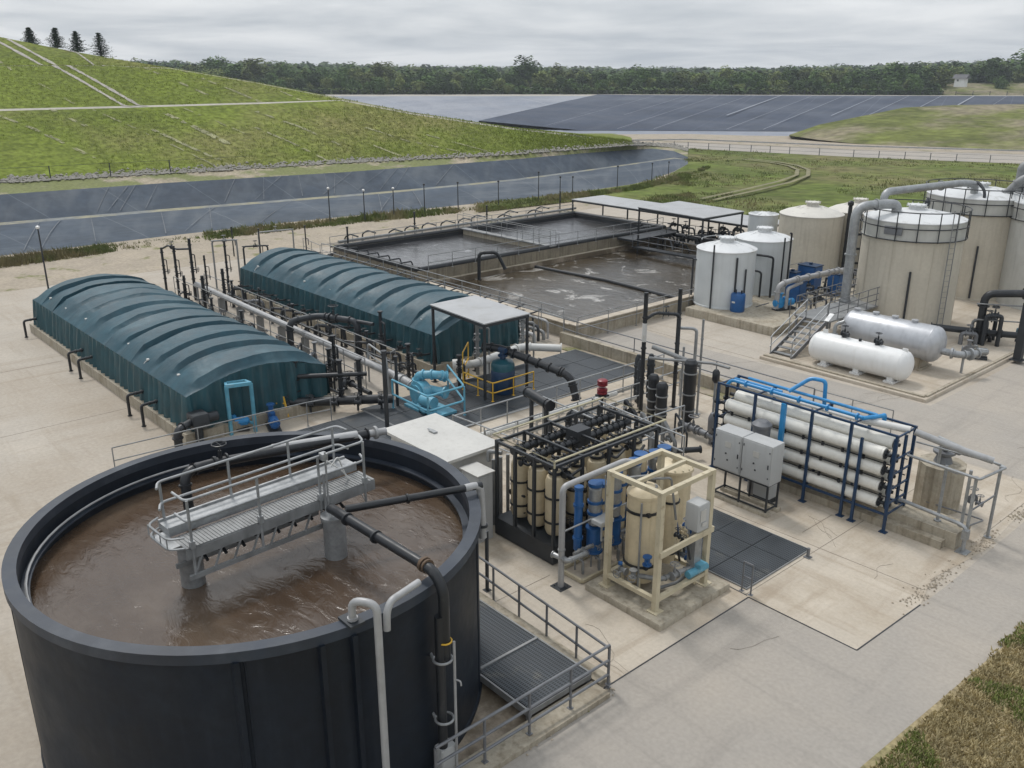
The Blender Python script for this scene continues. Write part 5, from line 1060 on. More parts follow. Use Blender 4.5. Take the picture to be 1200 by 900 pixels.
# row of blue and grey cartridge filters
t = thing('cartridge_rack','rack of upright blue and grey filter columns beside the black skid','machine',(-15.9,18.7,0))
q = MB()
for a,b in (((-16.35,16.35),(-15.45,16.35)),((-15.45,16.35),(-15.45,20.9)),((-16.35,20.9),(-15.45,20.9)),((-16.35,16.35),(-16.35,20.9))): q.bar((*a,.08),(*b,.08),.08,.1)
q.build('base_frame','frame_beige',t)
for k,(y,mm_,z0,z1) in enumerate(((16.65,'blue_mid',.75,2.75),(17.12,'galv',1.5,2.8),(17.55,'vessel_beige',.8,2.6),(17.95,'galv',1.5,2.9),(18.4,'vessel_beige',.8,2.9),(18.8,'galv',1.5,3.0),(19.3,'vessel_beige',.9,3.0),(19.75,'galv',1.5,3.0),(20.4,'vessel_beige',.8,2.9))):
    x = -15.95+.2*(k % 2); r_ = .12 if k == 0 else .19
    q = MB(); q.lathe((x,y),[(r_*.5,z0),(r_,z0+.08),(r_,z1-.1),(r_*.5,z1)],18); c_ = q.build('filter_column',mm_,t)
    
    for zz_ in (z1-.55, z0+.4): q = MB(); q.ring((x,y),r_,r_+.035,zz_,zz_+.08,18); q.build('band','blue_mid',c_)
    q = MB(); q.cyl((x,y,z1-.02),(x,y,z1+.08),r_*1.15,n=14); q.build('cap','blue_mid',c_)
    if mm_ == 'galv':
        q = MB(); q.lathe((x,y),[(r_*.7,.62),(r_*1.15,.7),(r_*1.15,1.46),(r_*.8,1.5)],18); q.flange((x,y,.7),(0,0,1),r_*1.4,.06); q.flange((x,y,1.45),(0,0,1),r_*1.35,.06); q.build('blue_housing','blue_mid',t)
    q = MB(); q.cyl((x-.08,y,.1),(x-.08,y,z0+.1),.03,n=6); q.cyl((x+.12,y+.1,.1),(x+.12,y+.1,.9),.025,n=6); q.tube([(x,y,.55),(x+.25,y,.5),(x+.25,y,.1)],.04,.08,8); q.build('leg','galv_dull',t)
q = MB(); q.tube([(-15.65,16.2,.95),(-15.65,20.8,.95)],.06,n=8)
for k in range(9): valve(q,(-15.65,16.5+k*.52,.95),.06,(0,1,0),up=(1,0,0))
q.build('lower_manifold','galv_dull',t)
t = thing('pipe_support','grey pipe portal standing on a foot plate beside the cartridge rack','pipe',(-15.75,15.8,0))
q = MB(); q.tube([(-15.75,15.8,0),(-15.75,15.8,3.15),(-15.75,18.35,3.18),(-15.6,18.6,3.1)],.09,.2,12); q.build('pipe','grey_pipe',t)
q = MB(); q.box(-15.97,-15.53,15.58,16.02,0,.025); 
for a_1 in (-.13,.13): 
    for b_1 in (-.13,.13): q.cyl((-15.75+a_1,15.8+b_1,.025),(-15.75+a_1,15.8+b_1,.06),.02,n=6)
q.build('foot_plate','dark_steel',t)
q = MB(); q.cyl((-15.75,15.85,1.75),(-15.5,18.5,1.95),.03,n=6); q.cyl((-15.55,17.3,3.1),(-15.5,17.3,1.9),.02,n=6); q.flange((-15.75,15.8,1.2),(0,0,1),.11,.04); q.build('brace','galv',t)
q = MB(); q.rbox(-15.55,-15.15,16.75,17.3,1.80,1.92,.02); q.cyl((-15.35,17,1.2),(-15.35,17,1.8),.03,n=6); q.build('instrument_tray','paint_grey',t)
q = MB(); q.tube([(-16.05,15.75,.95),(-15.5,15.8,.95),(-15.45,16.5,.95)],.075,.12,10,1); q.build('branch','galv',t)

# ================================================================== beige skid
t = thing('beige_skid','beige steel frame on a concrete slab holding a beige vessel and grey control box','machine',(-13.75,17.6,0))
q = MB(); q.rbox(-15.2,-12.45,16.2,19.3,.009,.2,.03); q.build('slab','concrete_wall',t)
fx0,fx1,fy0,fy1,ft = -14.75,-12.98,16.62,18.75,3.75
for x,y in ((fx0,fy0),(fx1,fy0),(fx1,fy1),(fx0,fy1)):
    q = MB(); q.bar((x,y,.2),(x,y,ft),.15); q.box(x-.17,x+.17,y-.17,y+.17,.2,.23); q.build('post','frame_beige',t)
q = MB()
for z in (.55,ft-.06):
    for a,b in (((fx0,fy0),(fx1,fy0)),((fx1,fy0),(fx1,fy1)),((fx1,fy1),(fx0,fy1)),((fx0,fy1),(fx0,fy0))):
        d_ = (Vector((*b,0))-Vector((*a,0))).normalized()*.075; q = MB(); q.bar(Vector((*a,z))+d_,Vector((*b,z))-d_,.13,.12); q.build('rail','frame_beige',t)
q = MB(); q.bar(((fx0+fx1)/2,fy0+.08,ft-.05),((fx0+fx1)/2,fy1-.08,ft-.05),.1); q.build('rail','frame_beige',t)
q = MB(); q.bar((fx1+.10,fy0-.05,1.95),(fx1+.10,fy1+.1,1.95),.08,.16); q.build('mid_bar','frame_beige',t)
q = MB(); q.lathe((-14.15,17.35),[(.2,.40),(.38,.44),(.46,.6),(.46,3.02),(.49,3.04),(.49,3.12),(.4,3.24),(.15,3.34),(0,3.35)],36); v = q.build('vessel','vessel_beige',t)
for z in (1.0,2.62): q = MB(); q.ring((-14.15,17.35),.465,.5,z-.035,z+.035,36); q.box(-13.79,-13.68,17.02,17.12,z-.04,z+.06); q.build('band','black_pipe',v)
q = MB(); q.cyl((-13.85,16.9,.3),(-13.85,16.9,3.0),.03,n=8); q.cyl((-14.3,17.2,3.2),(-14.3,17.2,3.45),.07,n=10); q.flange((-14.0,17.5,3.25),(0,0,1),.15,.07); q.tube([(-14.15,17.35,3.2),(-14.1,17.3,3.5),(-13.7,17.9,3.5),(-13.6,18.1,2.2)],.035,.1,8); q.tube([(-14.45,17.2,3.15),(-14.5,17.0,3.5),(-14.0,17.7,3.55)],.04,.1,8); q.build('top_piping','galv_dull',v)
q = MB(); q.lathe((-14.1,18.45),[(.1,.5),(.2,.56),(.24,.7),(.24,2.6),(.2,2.75),(0,2.85)],28); v = q.build('vessel','vessel_beige',t)
for z in (.9,2.5): q = MB(); q.ring((-14.1,18.45),.245,.275,z-.03,z+.03,28); q.build('band','black_pipe',v)
for x,y in ((-14.45,16.95),(-13.85,16.95),(-13.85,17.75),(-14.45,17.75)): q = MB(); q.cyl((x,y,.2),(x,y,.75),.045,n=8); q.build('vessel_leg','frame_beige',t)
q = MB(); q.rbox(-13.35,-12.88,18.15,18.65,2.05,2.85,.03); b_x = q.build('control_box','paint_grey',t)
q = MB(); q.box(-12.875,-12.86,18.22,18.45,2.35,2.7); q.box(-12.875,-12.85,18.3,18.5,2.2,2.3); q.build('label_plate','paint_offwhite',b_x)
q = MB(); q.box(-13.25,-13.0,18.25,18.55,.6,2.045); q.build('cable_duct','galv',t)
q = MB(); q.tube([(-13.9,16.95,.75),(-13.3,17.2,.8),(-13.1,18.2,.85),(-13.1,18.7,.85)],.07,.15,10,1); q.tube([(-13.4,17.0,.5),(-13.2,17.8,.5),(-13.3,18.6,.5)],.05,.1,8); valve(q,(-13.15,17.6,.85),.09,(0,1,0)); valve(q,(-14.3,16.8,.8),.08,(1,0,0),up=(0,-1,0)); valve(q,(-13.9,16.75,.9),.08,(0,0,1),up=(.5,-.8,0)); q.build('pipework','galv_dull',t)
q = MB(); q.cyl((-13.0,18.0,.75),(-12.95,18.75,.8),.12,n=14); q.box(-13.15,-12.8,18.3,18.6,.9,1.0); q.build('pump_head','blue_light',t)
q = MB(); valve(q,(-13.6,16.95,1.35),.09,(0,0,1),up=(.7,-.7,0),wheel=False); q.cyl((-14.35,16.78,1.0),(-14.4,16.7,1.02),.06,n=10); q.build('blue_valve','blue_mid',t)
for k in range(9):
    x = random.uniform(-14.3,-13.3); y = random.uniform(17.9,18.6); z = random.uniform(.7,2.7); q = MB(); q.tube([(x,y,z),(x+.25,y,z),(x+.25,y+.15,z-.5)],.035,.08,8); valve(q,(x+.1,y,z),.055,(1,0,0)); q.build('instrument_line',random.choice(('dark_steel','vessel_beige','galv_dull','blue_mid')),t)
t = thing('pressure_vessel','beige pressure vessel with bolted lid just behind the beige frame','tank',(-15.0,19.75,0))
q = MB(); q.lathe((-15.0,19.75),[(.3,.3),(.5,.45),(.5,2.75),(.56,2.78),(.56,2.86),(.4,2.98),(.0,3.0)],30); q.build('body','vessel_beige',t)
q = MB(); 
for k in range(14): a = k*.449; q.cyl((-15+.52*math.cos(a),19.75+.52*math.sin(a),2.86),(-15+.52*math.cos(a),19.75+.52*math.sin(a),2.92),.025,n=6)
for a in (.5,2.6,4.7): q.cyl((-15+.35*math.cos(a),19.75+.35*math.sin(a),0),(-15+.35*math.cos(a),19.75+.35*math.sin(a),.5),.05,n=8)
q.cyl((-15,19.75,2.95),(-15,19.75,3.15),.09,n=10); q.flange((-15,19.75,3.15),(0,0,1),.17,.05); q.build('bolt_ring','frame_beige',t)

# ================================================================== twin cabinets
t = thing('control_cabinets','pair of joined grey control cabinets on a black stand before the membrane rack','cabinet',(-15.4,24.15,0))
q = MB(); q.rbox(-16.5,-14.2,23.75,24.0,.009,.14,.02); q.rbox(-16.5,-14.2,24.35,24.6,.009,.14,.02); q.build('footing','concrete_wall',t)
for x in (-16.4,-15.38,-14.32):
    for y in (23.85,24.48): q = MB(); q.bar((x,y,.14),(x,y,1.12),.055); q.build('leg','dark_steel',t)
q = MB()
for z in (.2,1.08):
    for a,b in (((-16.4,23.85),(-14.32,23.85)),((-16.4,24.48),(-14.32,24.48)),((-16.4,23.85),(-16.4,24.48)),((-14.32,23.85),(-14.32,24.48))): q.bar((*a,z),(*b,z),.045)
q.build('stand_rail','dark_steel',t)
for x0,x1 in ((-16.5,-15.42),(-15.40,-14.25)):
    q = MB(); q.rbox(x0,x1,23.82,24.5,1.12,2.5,.02); c_ = q.build('cabinet','paint_grey',t)
    q = MB(); q.rbox(x0+.04,x1-.04,23.795,23.818,1.17,2.45,.008); d_ = q.build('door','paint_grey',c_)
    q = MB(); q.box(x0+.45,x0+.68,23.78,23.794,1.98,2.18); q.build('sticker','paint_offwhite',c_)
    q = MB(); q.box(x1-.12,x1-.09,23.765,23.794,1.7,1.85); q.box(x0+.55,x0+.6,23.78,23.794,1.5,1.55); q.cyl((x0+.5,23.794,1.75),(x0+.5,23.77,1.75),.03,n=8)
    for z in (1.35,2.25): q.box(x0+.06,x0+.09,23.78,23.794,z,z+.08); q.box(x1-.1,x1-.07,23.78,23.794,z,z+.05)
    q.build('handle','dark_steel',c_)
t = thing('transformer_box','small dark grey box standing behind the twin cabinets','box',(-14.9,24.9,0)); q = MB(); q.rbox(-15.35,-14.7,24.62,25.1,.2,1.0,.02); q.build('body','paint_grey',t)
q = MB(); q.box(-15.35,-14.7,24.65,25.05,.01,.198); q.build('plinth','dark_steel',t)
t = thing('filter_drum','grey ribbed drum behind the twin cabinets against the membrane rack','tank',(-15.3,25.1,1.0))
q = MB(); q.lathe((-15.6,25.2),[(.3,.0),(.3,2.45),(.34,2.47),(.34,2.56),(.2,2.68),(0,2.7)],24); q.build('body','rail_grey',t)

# ================================================================== membrane rack
t = thing('membrane_rack','dark blue rack carrying stacked white membrane tubes','machine',(-14.5,26.4,0))
rx0,rx1,ry0,ry1 = -17.85,-11.2,25.75,26.95
for x in (-17.85,-16.3,-14.1,-12.7,-11.2):
    for y in (ry0,ry1):
        m = 'blue_dark'; h = 3.35 if x != -12.7 else 3.3
        q = MB(); q.bar((x,y,.0 if y == ry0 else .0),(x,y,h),.085); q.box(x-.12,x+.12,y-.10,y+.10,.009,.03); q.build('upright','blue_dark',t)
q = MB(); q.bar((-12.28,25.7,.0),(-12.28,25.7,2.95),.085); q.box(-12.4,-12.16,25.6,25.8,.009,.03); q.build('upright','blue_dark',t)
q = MB(); q.bar((-15.15,25.72,.9),(-15.15,25.72,3.3),.16,.12); q.build('blue_downpipe','blue_bright',t)
for z in (3.32,.62):
    for y in (ry0,ry1): q = MB(); q.bar((rx0,y,z),(rx1,y,z),.065); q.build('long_rail','blue_dark',t)
for x in (-17.85,-16.3,-14.1,-12.7,-11.2):
    for z in (3.28,2.5,2.0,1.5,1.0,.62): q = MB(); q.bar((x,ry0,z-.0),(x,ry1,z),.05); q.build('cross_rail','blue_dark',t)
rows_z = (.88,1.43,1.98,2.53,3.05)
for y in (25.98,26.52):
    for z in rows_z[:4] if y < 26.2 else [k_+.2 for k_ in rows_z[:4]]+[.62]:
        q = MB(); q.tube([(-17.55,y,z),(-11.6,y,z)],.21,n=20)
        for x in (-17.5,-16.0,-14.0,-12.5,-11.7): q.flange((x,y,z),(1,0,0),.222,.05)
        v = q.build('membrane_tube','membrane_white',t)
        q = MB(); q.flange((-11.585,y,z),(1,0,0),.16,.05); q.cyl((-11.58,y,z),(-11.42,y,z),.06,n=8); q.cyl((-17.9,y,z),(-17.89,y,z),.01,n=3) if False else None; q.bar((-11.53,y-.15,z-.1),(-11.53,y+.15,z+.1),.03); q.bar((-11.53,y-.15,z+.1),(-11.53,y+.15,z-.1),.03); q.flange((-17.57,y,z),(1,0,0),.17,.05); q.cyl((-17.85,y,z),(-17.57,y,z),.06,n=8); q.build('end_cap','dark_steel',v)
q = MB()
for z in (1.15,1.7,2.25):
    for y in (25.85,26.7):
        q.cyl((rx0,y,z+.02),(rx1,y,z+.02),.022,n=6)
        for k in range(9): x = -17.3+k*.72; q.cyl((x,y+.05,z-.06),(x,y+.05,z+.06),.05,n=8)
q.build('sample_line','black_pipe',t)
q = MB(); q.tube([(-18.0,25.95,.7),(-18.0,25.95,3.0)],.07,n=10); q.tube([(-18.0,26.5,.7),(-18.0,26.5,3.0)],.07,n=10)
for z in rows_z[:4]:
    for y in (25.95,26.5): q.flange((-18.0,y,z),(0,0,1),.12,.1); q.cyl((-18.0,y,z),(-17.8,y,z),.05,n=8)
q.build('feed_manifold','black_pipe',t)
q = MB(); q.tube([(-11.35,26.0,.7),(-11.35,26.0,3.1)],.055,n=10); q.tube([(-11.3,26.6,.7),(-11.3,26.6,3.1)],.055,n=10); q.build('outlet_manifold','blue_dark',t)
q = MB(); q.tube([(-17.7,26.0,3.2),(-17.5,26.0,3.47),(-13.1,26.05,3.47),(-12.5,26.05,3.47)],.062,.15,12); q.tube([(-17.5,26.2,3.47),(-15.6,26.25,3.47)],.05,n=8)
for k in range(5): q.flange((-16.9+k*1.05,26.02,3.47),(1,0,0),.12,.05)
q.build('blue_header','blue_bright',t)
q = MB(); q.tube([(-17.3,26.75,3.42),(-12.7,26.75,3.42),(-12.4,26.75,3.42)],.05,n=8); q.tube([(-15.5,26.5,3.45),(-15.0,27.0,3.95),(-14.5,27.1,3.95),(-14.45,27.1,3.1)],.07,.15,10); q.tube([(-12.5,26.0,3.47),(-12.15,26.6,3.5),(-12.15,26.75,3.5),(-12.15,26.75,3.15)],.07,.12,10); q.build('blue_loop','blue_bright',t)
q = MB(); q.tube([(-12.6,26.3,3.3),(-11.2,26.6,3.3)],.12,n=12); q.tube([(-17.3,26.4,3.2),(-12.5,26.4,3.2)],.06,n=8); q.build('white_header','white_pipe',t)
t = thing('concrete_plinth','long stepped concrete plinth under the membrane rack','plinth',(-13.5,26.9,0))
q = MB(); q.box(-18,-9.2,26.3,27.35,.009,.55); q.build('upper_step','concrete_wall',t); q = MB(); q.box(-18,-9.5,26.0,26.298,.009,.27); q.build('lower_step','concrete_wall',t)
t = thing('pipe_rack','grey open pipe frame over the concrete tank at the rack end','frame',(-10,27.6,0))
q = MB(); q.tube([(-11.1,26.7,3.25),(-10.0,27.1,2.95),(-8.95,27.45,2.75)],.11,.3,12); q.build('main_pipe','grey_pipe',t)
q = MB(); q.tube([(-11.1,26.4,2.55),(-8.95,26.6,2.4),(-8.75,28.0,2.42),(-11.1,28.6,2.55)],.045,.06,8); q.tube([(-11.1,26.9,2.85),(-8.8,27.7,2.6)],.03,n=6); q.build('top_rail','galv',t)
q = MB(); q.tube([(-11.2,26.5,.95),(-9.2,26.45,.85),(-9.0,26.4,.8),(-8.98,26.4,.0)],.06,.1,10); q.box(-9.15,-8.8,26.2,26.6,.009,.03); q.box(-9.07,-8.9,26.3,26.5,.45,.75); q.build('lower_pipe','galv',t)
for x,y,z0 in ((-9.05,26.62,.55),(-10.0,26.75,.55),(-8.85,27.9,0),(-10.9,28.4,0),(-9.35,26.95,.55)):
    q = MB(); q.cyl((x,y,z0),(x,y,2.45),.05,n=8); q.flange((x,y,z0+.02),(0,0,1),.11,.03); q.build('post','galv',t)
q = MB(); q.tube([(-11,28.2,.35),(-9.2,28.4,.3),(-9.1,26.8,.7)],.03,.2,6); q.bar((-9.05,26.62,1.3),(-8.85,27.9,1.5),.04); q.bar((-10.0,26.75,2.3),(-10.2,28.3,1.6),.03); valve(q,(-9.3,27.3,1.4),.09,(0,1,0)); valve(q,(-9.3,28,1.0),.07,(1,0,0)); q.build('brace','rail_grey',t)
t = thing('concrete_tank','square grey-brown concrete tank with a dark collar, beyond the rack end','tank',(-11,28.9,0))
q = MB(); q.lathe((-10.95,28.9),[(.75,0),(.75,1.6),(.68,1.62),(0,1.62)],10); q.build('body','concrete_wall',t)
q = MB(); q.lathe((-10.95,28.9),[(.3,1.62),(.22,1.85),(.36,1.95),(.36,2.02),(0,2.02)],18); q.tube([(-10.95,28.9,2.0),(-10.9,28.8,2.25),(-10.3,28.4,2.3)],.1,.15,10); q.build('collar','rail_grey',t)
# ================================================================== ramp of grating beside the black tank
q = MB(); q.box(-17,-11.95,13.35,13.75,.009,.16); q.box(-12.15,-11.55,8.0,13.3,.009,.14); solo(q,'concrete_kerb','concrete_wall','L-shaped concrete kerb round the sloping grating beside the black tank','kerb',(-12,11,0))
t = thing('grating_walkway','large dark grating walkway between the black tank and the kerb','grating',(-14.2,12.3,0))
for a,b in ((-17.0,-14.1),(-14.02,-12.2)): q = MB(); q.box(a,b,11.35,13.28,.28,.33); q.build('panel','grating',t,smooth=False)
q = MB(); 
for y in (11.3,13.32): q.bar((-17,y,.24),(-12.2,y,.24),.05,.18)
q.bar((-14.06,11.28,.31),(-14.06,13.3,.31),.07,.12)
for x in (-16.5,-15.2,-14.06,-13,-12.2): q.bar((x,11.3,.24),(x,13.3,.24),.04,.14)
q.build('side_channel','galv_dull',t)
q = MB()
for x in (-14.06,-12.25): q.bar((x,11.35,.0),(x,11.35,.2),.1); q.bar((x,13.25,.0),(x,13.25,.2),.1)
q.build('leg','galv_dull',t)
railing([(-17.6,13.95,.0),(-11.85,13.55,.0)],'dark grey guard railing along the far side of the grating walkway, leading to the corner',h=1.1,sp=1.15,m='rail_grey',r=.036)
railing([(-11.8,13.5,.14),(-11.8,8.4,.14)],'dark grey guard railing on the kerb from the corner back to the black tank',h=1.1,sp=1.35,m='rail_grey',r=.036,rails=(1.,.62,.26))
q = MB(); q.rbox(-12.35,-12.05,8.75,9.15,.25,.75,.03); q.box(-12.3,-12.1,8.8,9.1,.0,.249); solo(q,'junction_box','paint_grey','small grey box low at the foot of the black tank by the railing','box',(-12.2,8.95,0))
q = MB(); q.cyl((-17.0,14.1,0),(-17.0,14.1,1.9),.055,n=10); q.box(-17.1,-16.9,14.0,14.2,0,.02); solo(q,'standpipe','dark_steel','thin dark standpipe between the tank rim and the grey cabinet','pipe',(-17,14.1,0))
railing([(-12.2,19.5,.0),(-11.9,19.5,0)],'short single-post rail at the corner of the beige skid slab',h=.95,sp=2,m='rail_grey')

# ================================================================== silver railings behind the black skid
railing([(-25.6,19.6,.1),(-25.3,31.9,.1)],'long silver railing between the black skid and the grating deck',h=1.25,sp=1.35,m='galv',r=.03,kick=True)
railing([(-23.9,19.8,.0),(-23.6,31.0,.0)],'second silver railing behind the black skid',h=1.2,sp=1.7,m='galv',r=.03)
railing([(-25.6,19.6,.1),(-20.4,20.0,.1)],'short silver railing running from the white housing towards the black skid',h=1.3,sp=1.8,m='galv',r=.028)
railing([(-22.4,24.0,.0),(-17.6,23.6,.0)],'silver railing crossing between the black skid and the black cylinders',h=1.9,sp=1.7,m='galv',r=.03,rails=(1.,.7,.4))
railing([(-23.4,22.3,.0),(-19.4,22.0,.0),(-19.2,25.6,.0)],'silver bent railing at the far end of the black skid',h=2.1,sp=1.8,m='galv',r=.03,rails=(1.,.6))
q = MB(); q.tube([(-24.6,20.2,.7),(-24.3,27.5,.75)],.12,n=10); q.tube([(-24.2,20.6,.45),(-23.9,28.5,.45)],.09,n=10)
for k in range(6): q.flange((-24.6+k*.05,20.6+k*1.25,.7),(0,1,0),.17,.06); q.bar((-24.6,20.6+k*1.25,0),(-24.6,20.6+k*1.25,.6),.07)
solo(q,'return_pipe','white_pipe','pair of pale pipes running between the two silver railings','pipe',(-24.4,24,0))
q = MB(); q.tube([(-22.6,22.9,0),(-22.6,22.9,1.5),(-21.0,22.5,1.9),(-20.4,22.3,1.9)],.13,.3,12,1); q.tube([(-22.9,23.8,.4),(-20.6,23.3,.4),(-19.4,24.8,.4),(-18.6,26,.4)],.11,.3,12,1)
for k in range(6): valve(q,(-22.4+k*.6,23.7-k*.13,.4),.11,(1,-.2,0))
t = thing('valve_cluster','dense cluster of dark valves and pipes behind the black skid','pipe',(-21.5,23.5,0)); q.build('header_pipe','dark_steel',t)
for k in range(16):
    x = random.uniform(-23.4,-19.5); y = random.uniform(21.6,26.4); q = MB(); q.tube([(x,y,0),(x,y,random.uniform(.5,1.7)),(x+.6,y,.9),(x+.6,y,.1)],random.choice((.04,.06,.08)),.1,8); valve(q,(x+.3,y,.95),.08,(1,0,0)); q.build('branch_pipe',random.choice(('dark_steel','black_pipe','galv_dull','grey_pipe')),t)
q = MB(); q.cyl((-24.6,22.6,1.9),(-22.9,22.2,1.9),.2,n=18)
for p,d_ in (((-24.6,22.6,1.9),(1.7,-.4,0)),((-22.9,22.2,1.9),(1.7,-.4,0)),((-23.1,22.25,1.9),(1.7,-.4,0))): q.flange(p,d_,.23,.06)
t = thing('strainer_vessel','big black horizontal cylinder behind the black skid','tank',(-23.7,22.4,1.2)); q.build('shell','black_pipe',t)
for p in ((-24.3,22.53),(-23.2,22.27)): q = MB(); q.bar((*p,0),(*p,1.72),.12); q.build('leg','dark_steel',t)
t = thing('red_motor','dark red double-ribbed motor on a stand behind the black skid','motor',(-23.0,25.2,0))
for z in (1.75,2.1):
    q = MB(); q.lathe((-23.0,25.2),[(.15,z-.14),(.21,z-.1),(.21,z-.02),(.17,z),(.21,z+.02),(.21,z+.1),(.15,z+.14)],18); q.build('motor_can','red_motor',t)
q = MB(); q.cyl((-23,25.2,0),(-23,25.2,1.6),.06,n=8); q.box(-23.2,-22.8,25,25.4,1.53,1.6); q.build('stand','dark_steel',t)

# black vertical cylinders
def bottle(x,y,r,h,lb,m='black_pipe'):
    t = thing('filter_cylinder',lb,'tank',(x,y,0),'black upright filter cylinders')
    q = MB(); q.lathe((x,y),[(r*.6,.25),(r,.4),(r,h-.25),(r*1.05,h-.24),(r*1.05,h-.12),(r*.7,h),(0,h+.02)],24); q.build('shell',m,t)
    for z in (.75,h*.5,h-.55): q = MB(); q.ring((x,y),r,r+.03,z-.025,z+.025,24); q.build('strap','galv',t)
    q = MB(); q.box(x-.25,x+.25,y-.25,y+.25,0,.1); q.cyl((x,y,.05),(x,y,.3),r*.6,n=12); q.build('base','dark_steel',t)
bottle(-21.0,28.25,.26,2.9,'tallest and thickest black filter cylinder, rightmost of the three'); bottle(-21.4,27.0,.23,2.1,'middle black filter cylinder of the three, nearest the camera'); bottle(-22.1,27.3,.22,2.2,'leftmost black filter cylinder of the three')
for x,y,h,r_,m,lb in ((-23.3,28.0,5.3,.09,'black_pipe','tall black mast with a pale middle band left of the black cylinders'),(-22.8,29.6,5.3,.085,'black_pipe','tall black mast rising behind the black cylinders'),(-21.6,29.7,4.2,.05,'galv_dull','thin grey mast right behind the tallest black cylinder'),(-21.9,28.9,3.1,.05,'galv','silver riser between the black cylinders and the tall mast'),(-20.0,28.6,2.6,.05,'galv_dull','slim grey post carrying a dark float right of the tallest cylinder')):
    t = thing('mast',lb,'post',(x,y,0)); q = MB(); q.cyl((x,y,0),(x,y,h),r_,n=12)
    for z in (h*.3,h*.55,h*.8): q.flange((x,y,z),(0,0,1),r_*1.35,.06)
    q.box(x-.14,x+.14,y-.14,y+.14,0,.02); q.build('pole',m,t)
    if 'pale' in lb: q = MB(); q.cyl((x,y,3.2),(x,y,4.0),r_*1.08,n=12); q.build('pale_band','white_pipe',t)
    if 'float' in lb: q = MB(); q.lathe((x,y),[(.08,2.1),(.15,2.2),(.15,2.55),(.08,2.65)],14); q.build('float','black_pipe',t)
q = MB(); q.tube([(-23.3,28.0,4.15),(-23.0,28.3,4.45),(-22.4,28.9,4.4),(-22.3,29.0,4.3),(-22.3,29.0,2.2)],.07,.15,10,1); valve(q,(-22.7,28.6,4.42),.08,(1,1,0)); solo(q,'gooseneck_pipe','dark_steel','dark gooseneck pipe hooked off the tall mast left of the cylinders','pipe',(-22.3,29,0))
q = MB(); q.tube([(-22.8,29.6,3.6),(-22.3,30.0,3.6),(-22.2,30.1,3.5),(-22.2,30.1,.2)],.07,.15,10); solo(q,'silver_hook','galv','silver hooked pipe off the tall mast behind the black cylinders','pipe',(-22.2,30.1,0))
q = MB(); q.tube([(-22.9,27.9,2.6),(-20.4,28.9,2.75),(-19.6,28.9,2.75)],.06,n=8); q.tube([(-23,28.2,3.0),(-21,28.9,2.5)],.1,n=10); solo(q,'cross_bar','galv_dull','silver cross pipe tying the masts and black cylinders together','pipe',(-22,28.4,2.6))
for k,(x,y,h) in enumerate(((-24.3,28.9,2.2),(-24.0,29.4,2.2),(-23.8,28.5,2.2))):
    q = MB(); q.lathe((x,y),[(.08,.1),(.16,.2),(.16,h-.2),(.08,h)],14); q.cyl((x,y,0),(x,y,.3),.1,n=8)
    for z in (.7,1.2,1.7): q.ring((x,y),.16,.19,z-.05,z+.05,14)
    solo(q,'small_filter','dark_steel',('dark slim filter column farthest left of the trio behind the silver railings','dark slim filter column at the back of the trio behind the silver railings','dark slim filter column nearest the mast behind the silver railings')[k],'tank',(x,y,0),'slim filter columns')
q = MB(); q.tube([(-20.9,27.7,.3),(-19.6,27.5,.35),(-18.6,27.3,.35)],.13,.2,12,1); valve(q,(-20.2,27.6,.33),.14,(1,-.1,0)); q.cyl((-19.2,27.5,.0),(-19.2,27.5,1.2),.12,n=12); q.lathe((-19.2,27.5),[(.17,.5),(.2,.6),(.2,1.1),(.12,1.3)],14); q.tube([(-18.9,28.2,0),(-18.9,28.2,1.1),(-18.4,27.6,1.1)],.08,.15,10,1); solo(q,'feed_pump_set','rail_grey','grey pump and flanged pipe set at the left end of the membrane rack','pump',(-19.3,27.5,0))
q = MB(); q.lathe((-17.9,21.9+.9),[(.28,0),(.28,.45),(.1,.5),(0,.5)],14); solo(q,'blue_canister','blue_mid','small blue canister on the ground left of the twin cabinets','container',(-17.9,22.8,0))
q = MB(); q.rbox(-18.6,-17.9,23.6,24.3,.009,.3,.05); q.bar((-18.25,23.95,.3),(-18.25,23.95,.42),.3,.3); solo(q,'white_cover','white_pipe','low pale cover box on the ground between black skid and membrane rack','box',(-18.25,23.95,0))

# parapet and yard-side railing
q = MB(); q.box(-33.0,-18.6,32.62,32.9,.009,.62); solo(q,'retaining_wall','concrete_wall','long low concrete wall between the grating decks and the open yard','wall',(-26,32.76,0))
railing([(-33.2,33.15,.0),(-18.2,33.15,.0)],'long dark two-bar railing above the low concrete wall',h=1.25,sp=4.4,m='rail_grey',r=.028)
q = MB(); q.box(-32.9,-18.6,31.9,32.6,.009,.05); setting(q,'dirt_bed','dirt')
railing([(-18.2,33.2,0),(-14.8,33.3,0)],'thin grey railing behind the far side of the membrane rack',h=1.2,sp=1.7,m='galv_dull')

# ================================================================== aeration basins
def basin(name,label,x0,x1,y0,y1,h,wl,th,wm,liner,divs=()):
    t = thing(name,label,'basin',((x0+x1)/2,(y0+y1)/2,0))
    for a,b,c,d_ in ((x0-th,x1+th,y0-th,y0),(x0-th,x1+th,y1,y1+th),(x0-th,x0,y0,y1),(x1,x1+th,y0,y1)):
        q = MB(); q.box(a,b,c,d_,0,h); q.build('wall',wm,t)
    q = MB(); e = .03
    for a,b,c,d_ in ((x0,x1,y0,y0+e),(x0,x1,y1-e,y1),(x0,x0+e,y0+e,y1-e),(x1-e,x1,y0+e,y1-e)): q.box(a,b,c,d_,.02,h-.01)
    q.build('lining',liner,t); return t
bl = basin('aeration_basin','raised two-cell open basin with black rims, farther from the camera',-57.5,-47.4,33.9,58.5,1.5,1.3,.35,'basin_wall','black_pipe')
q = MB(); 
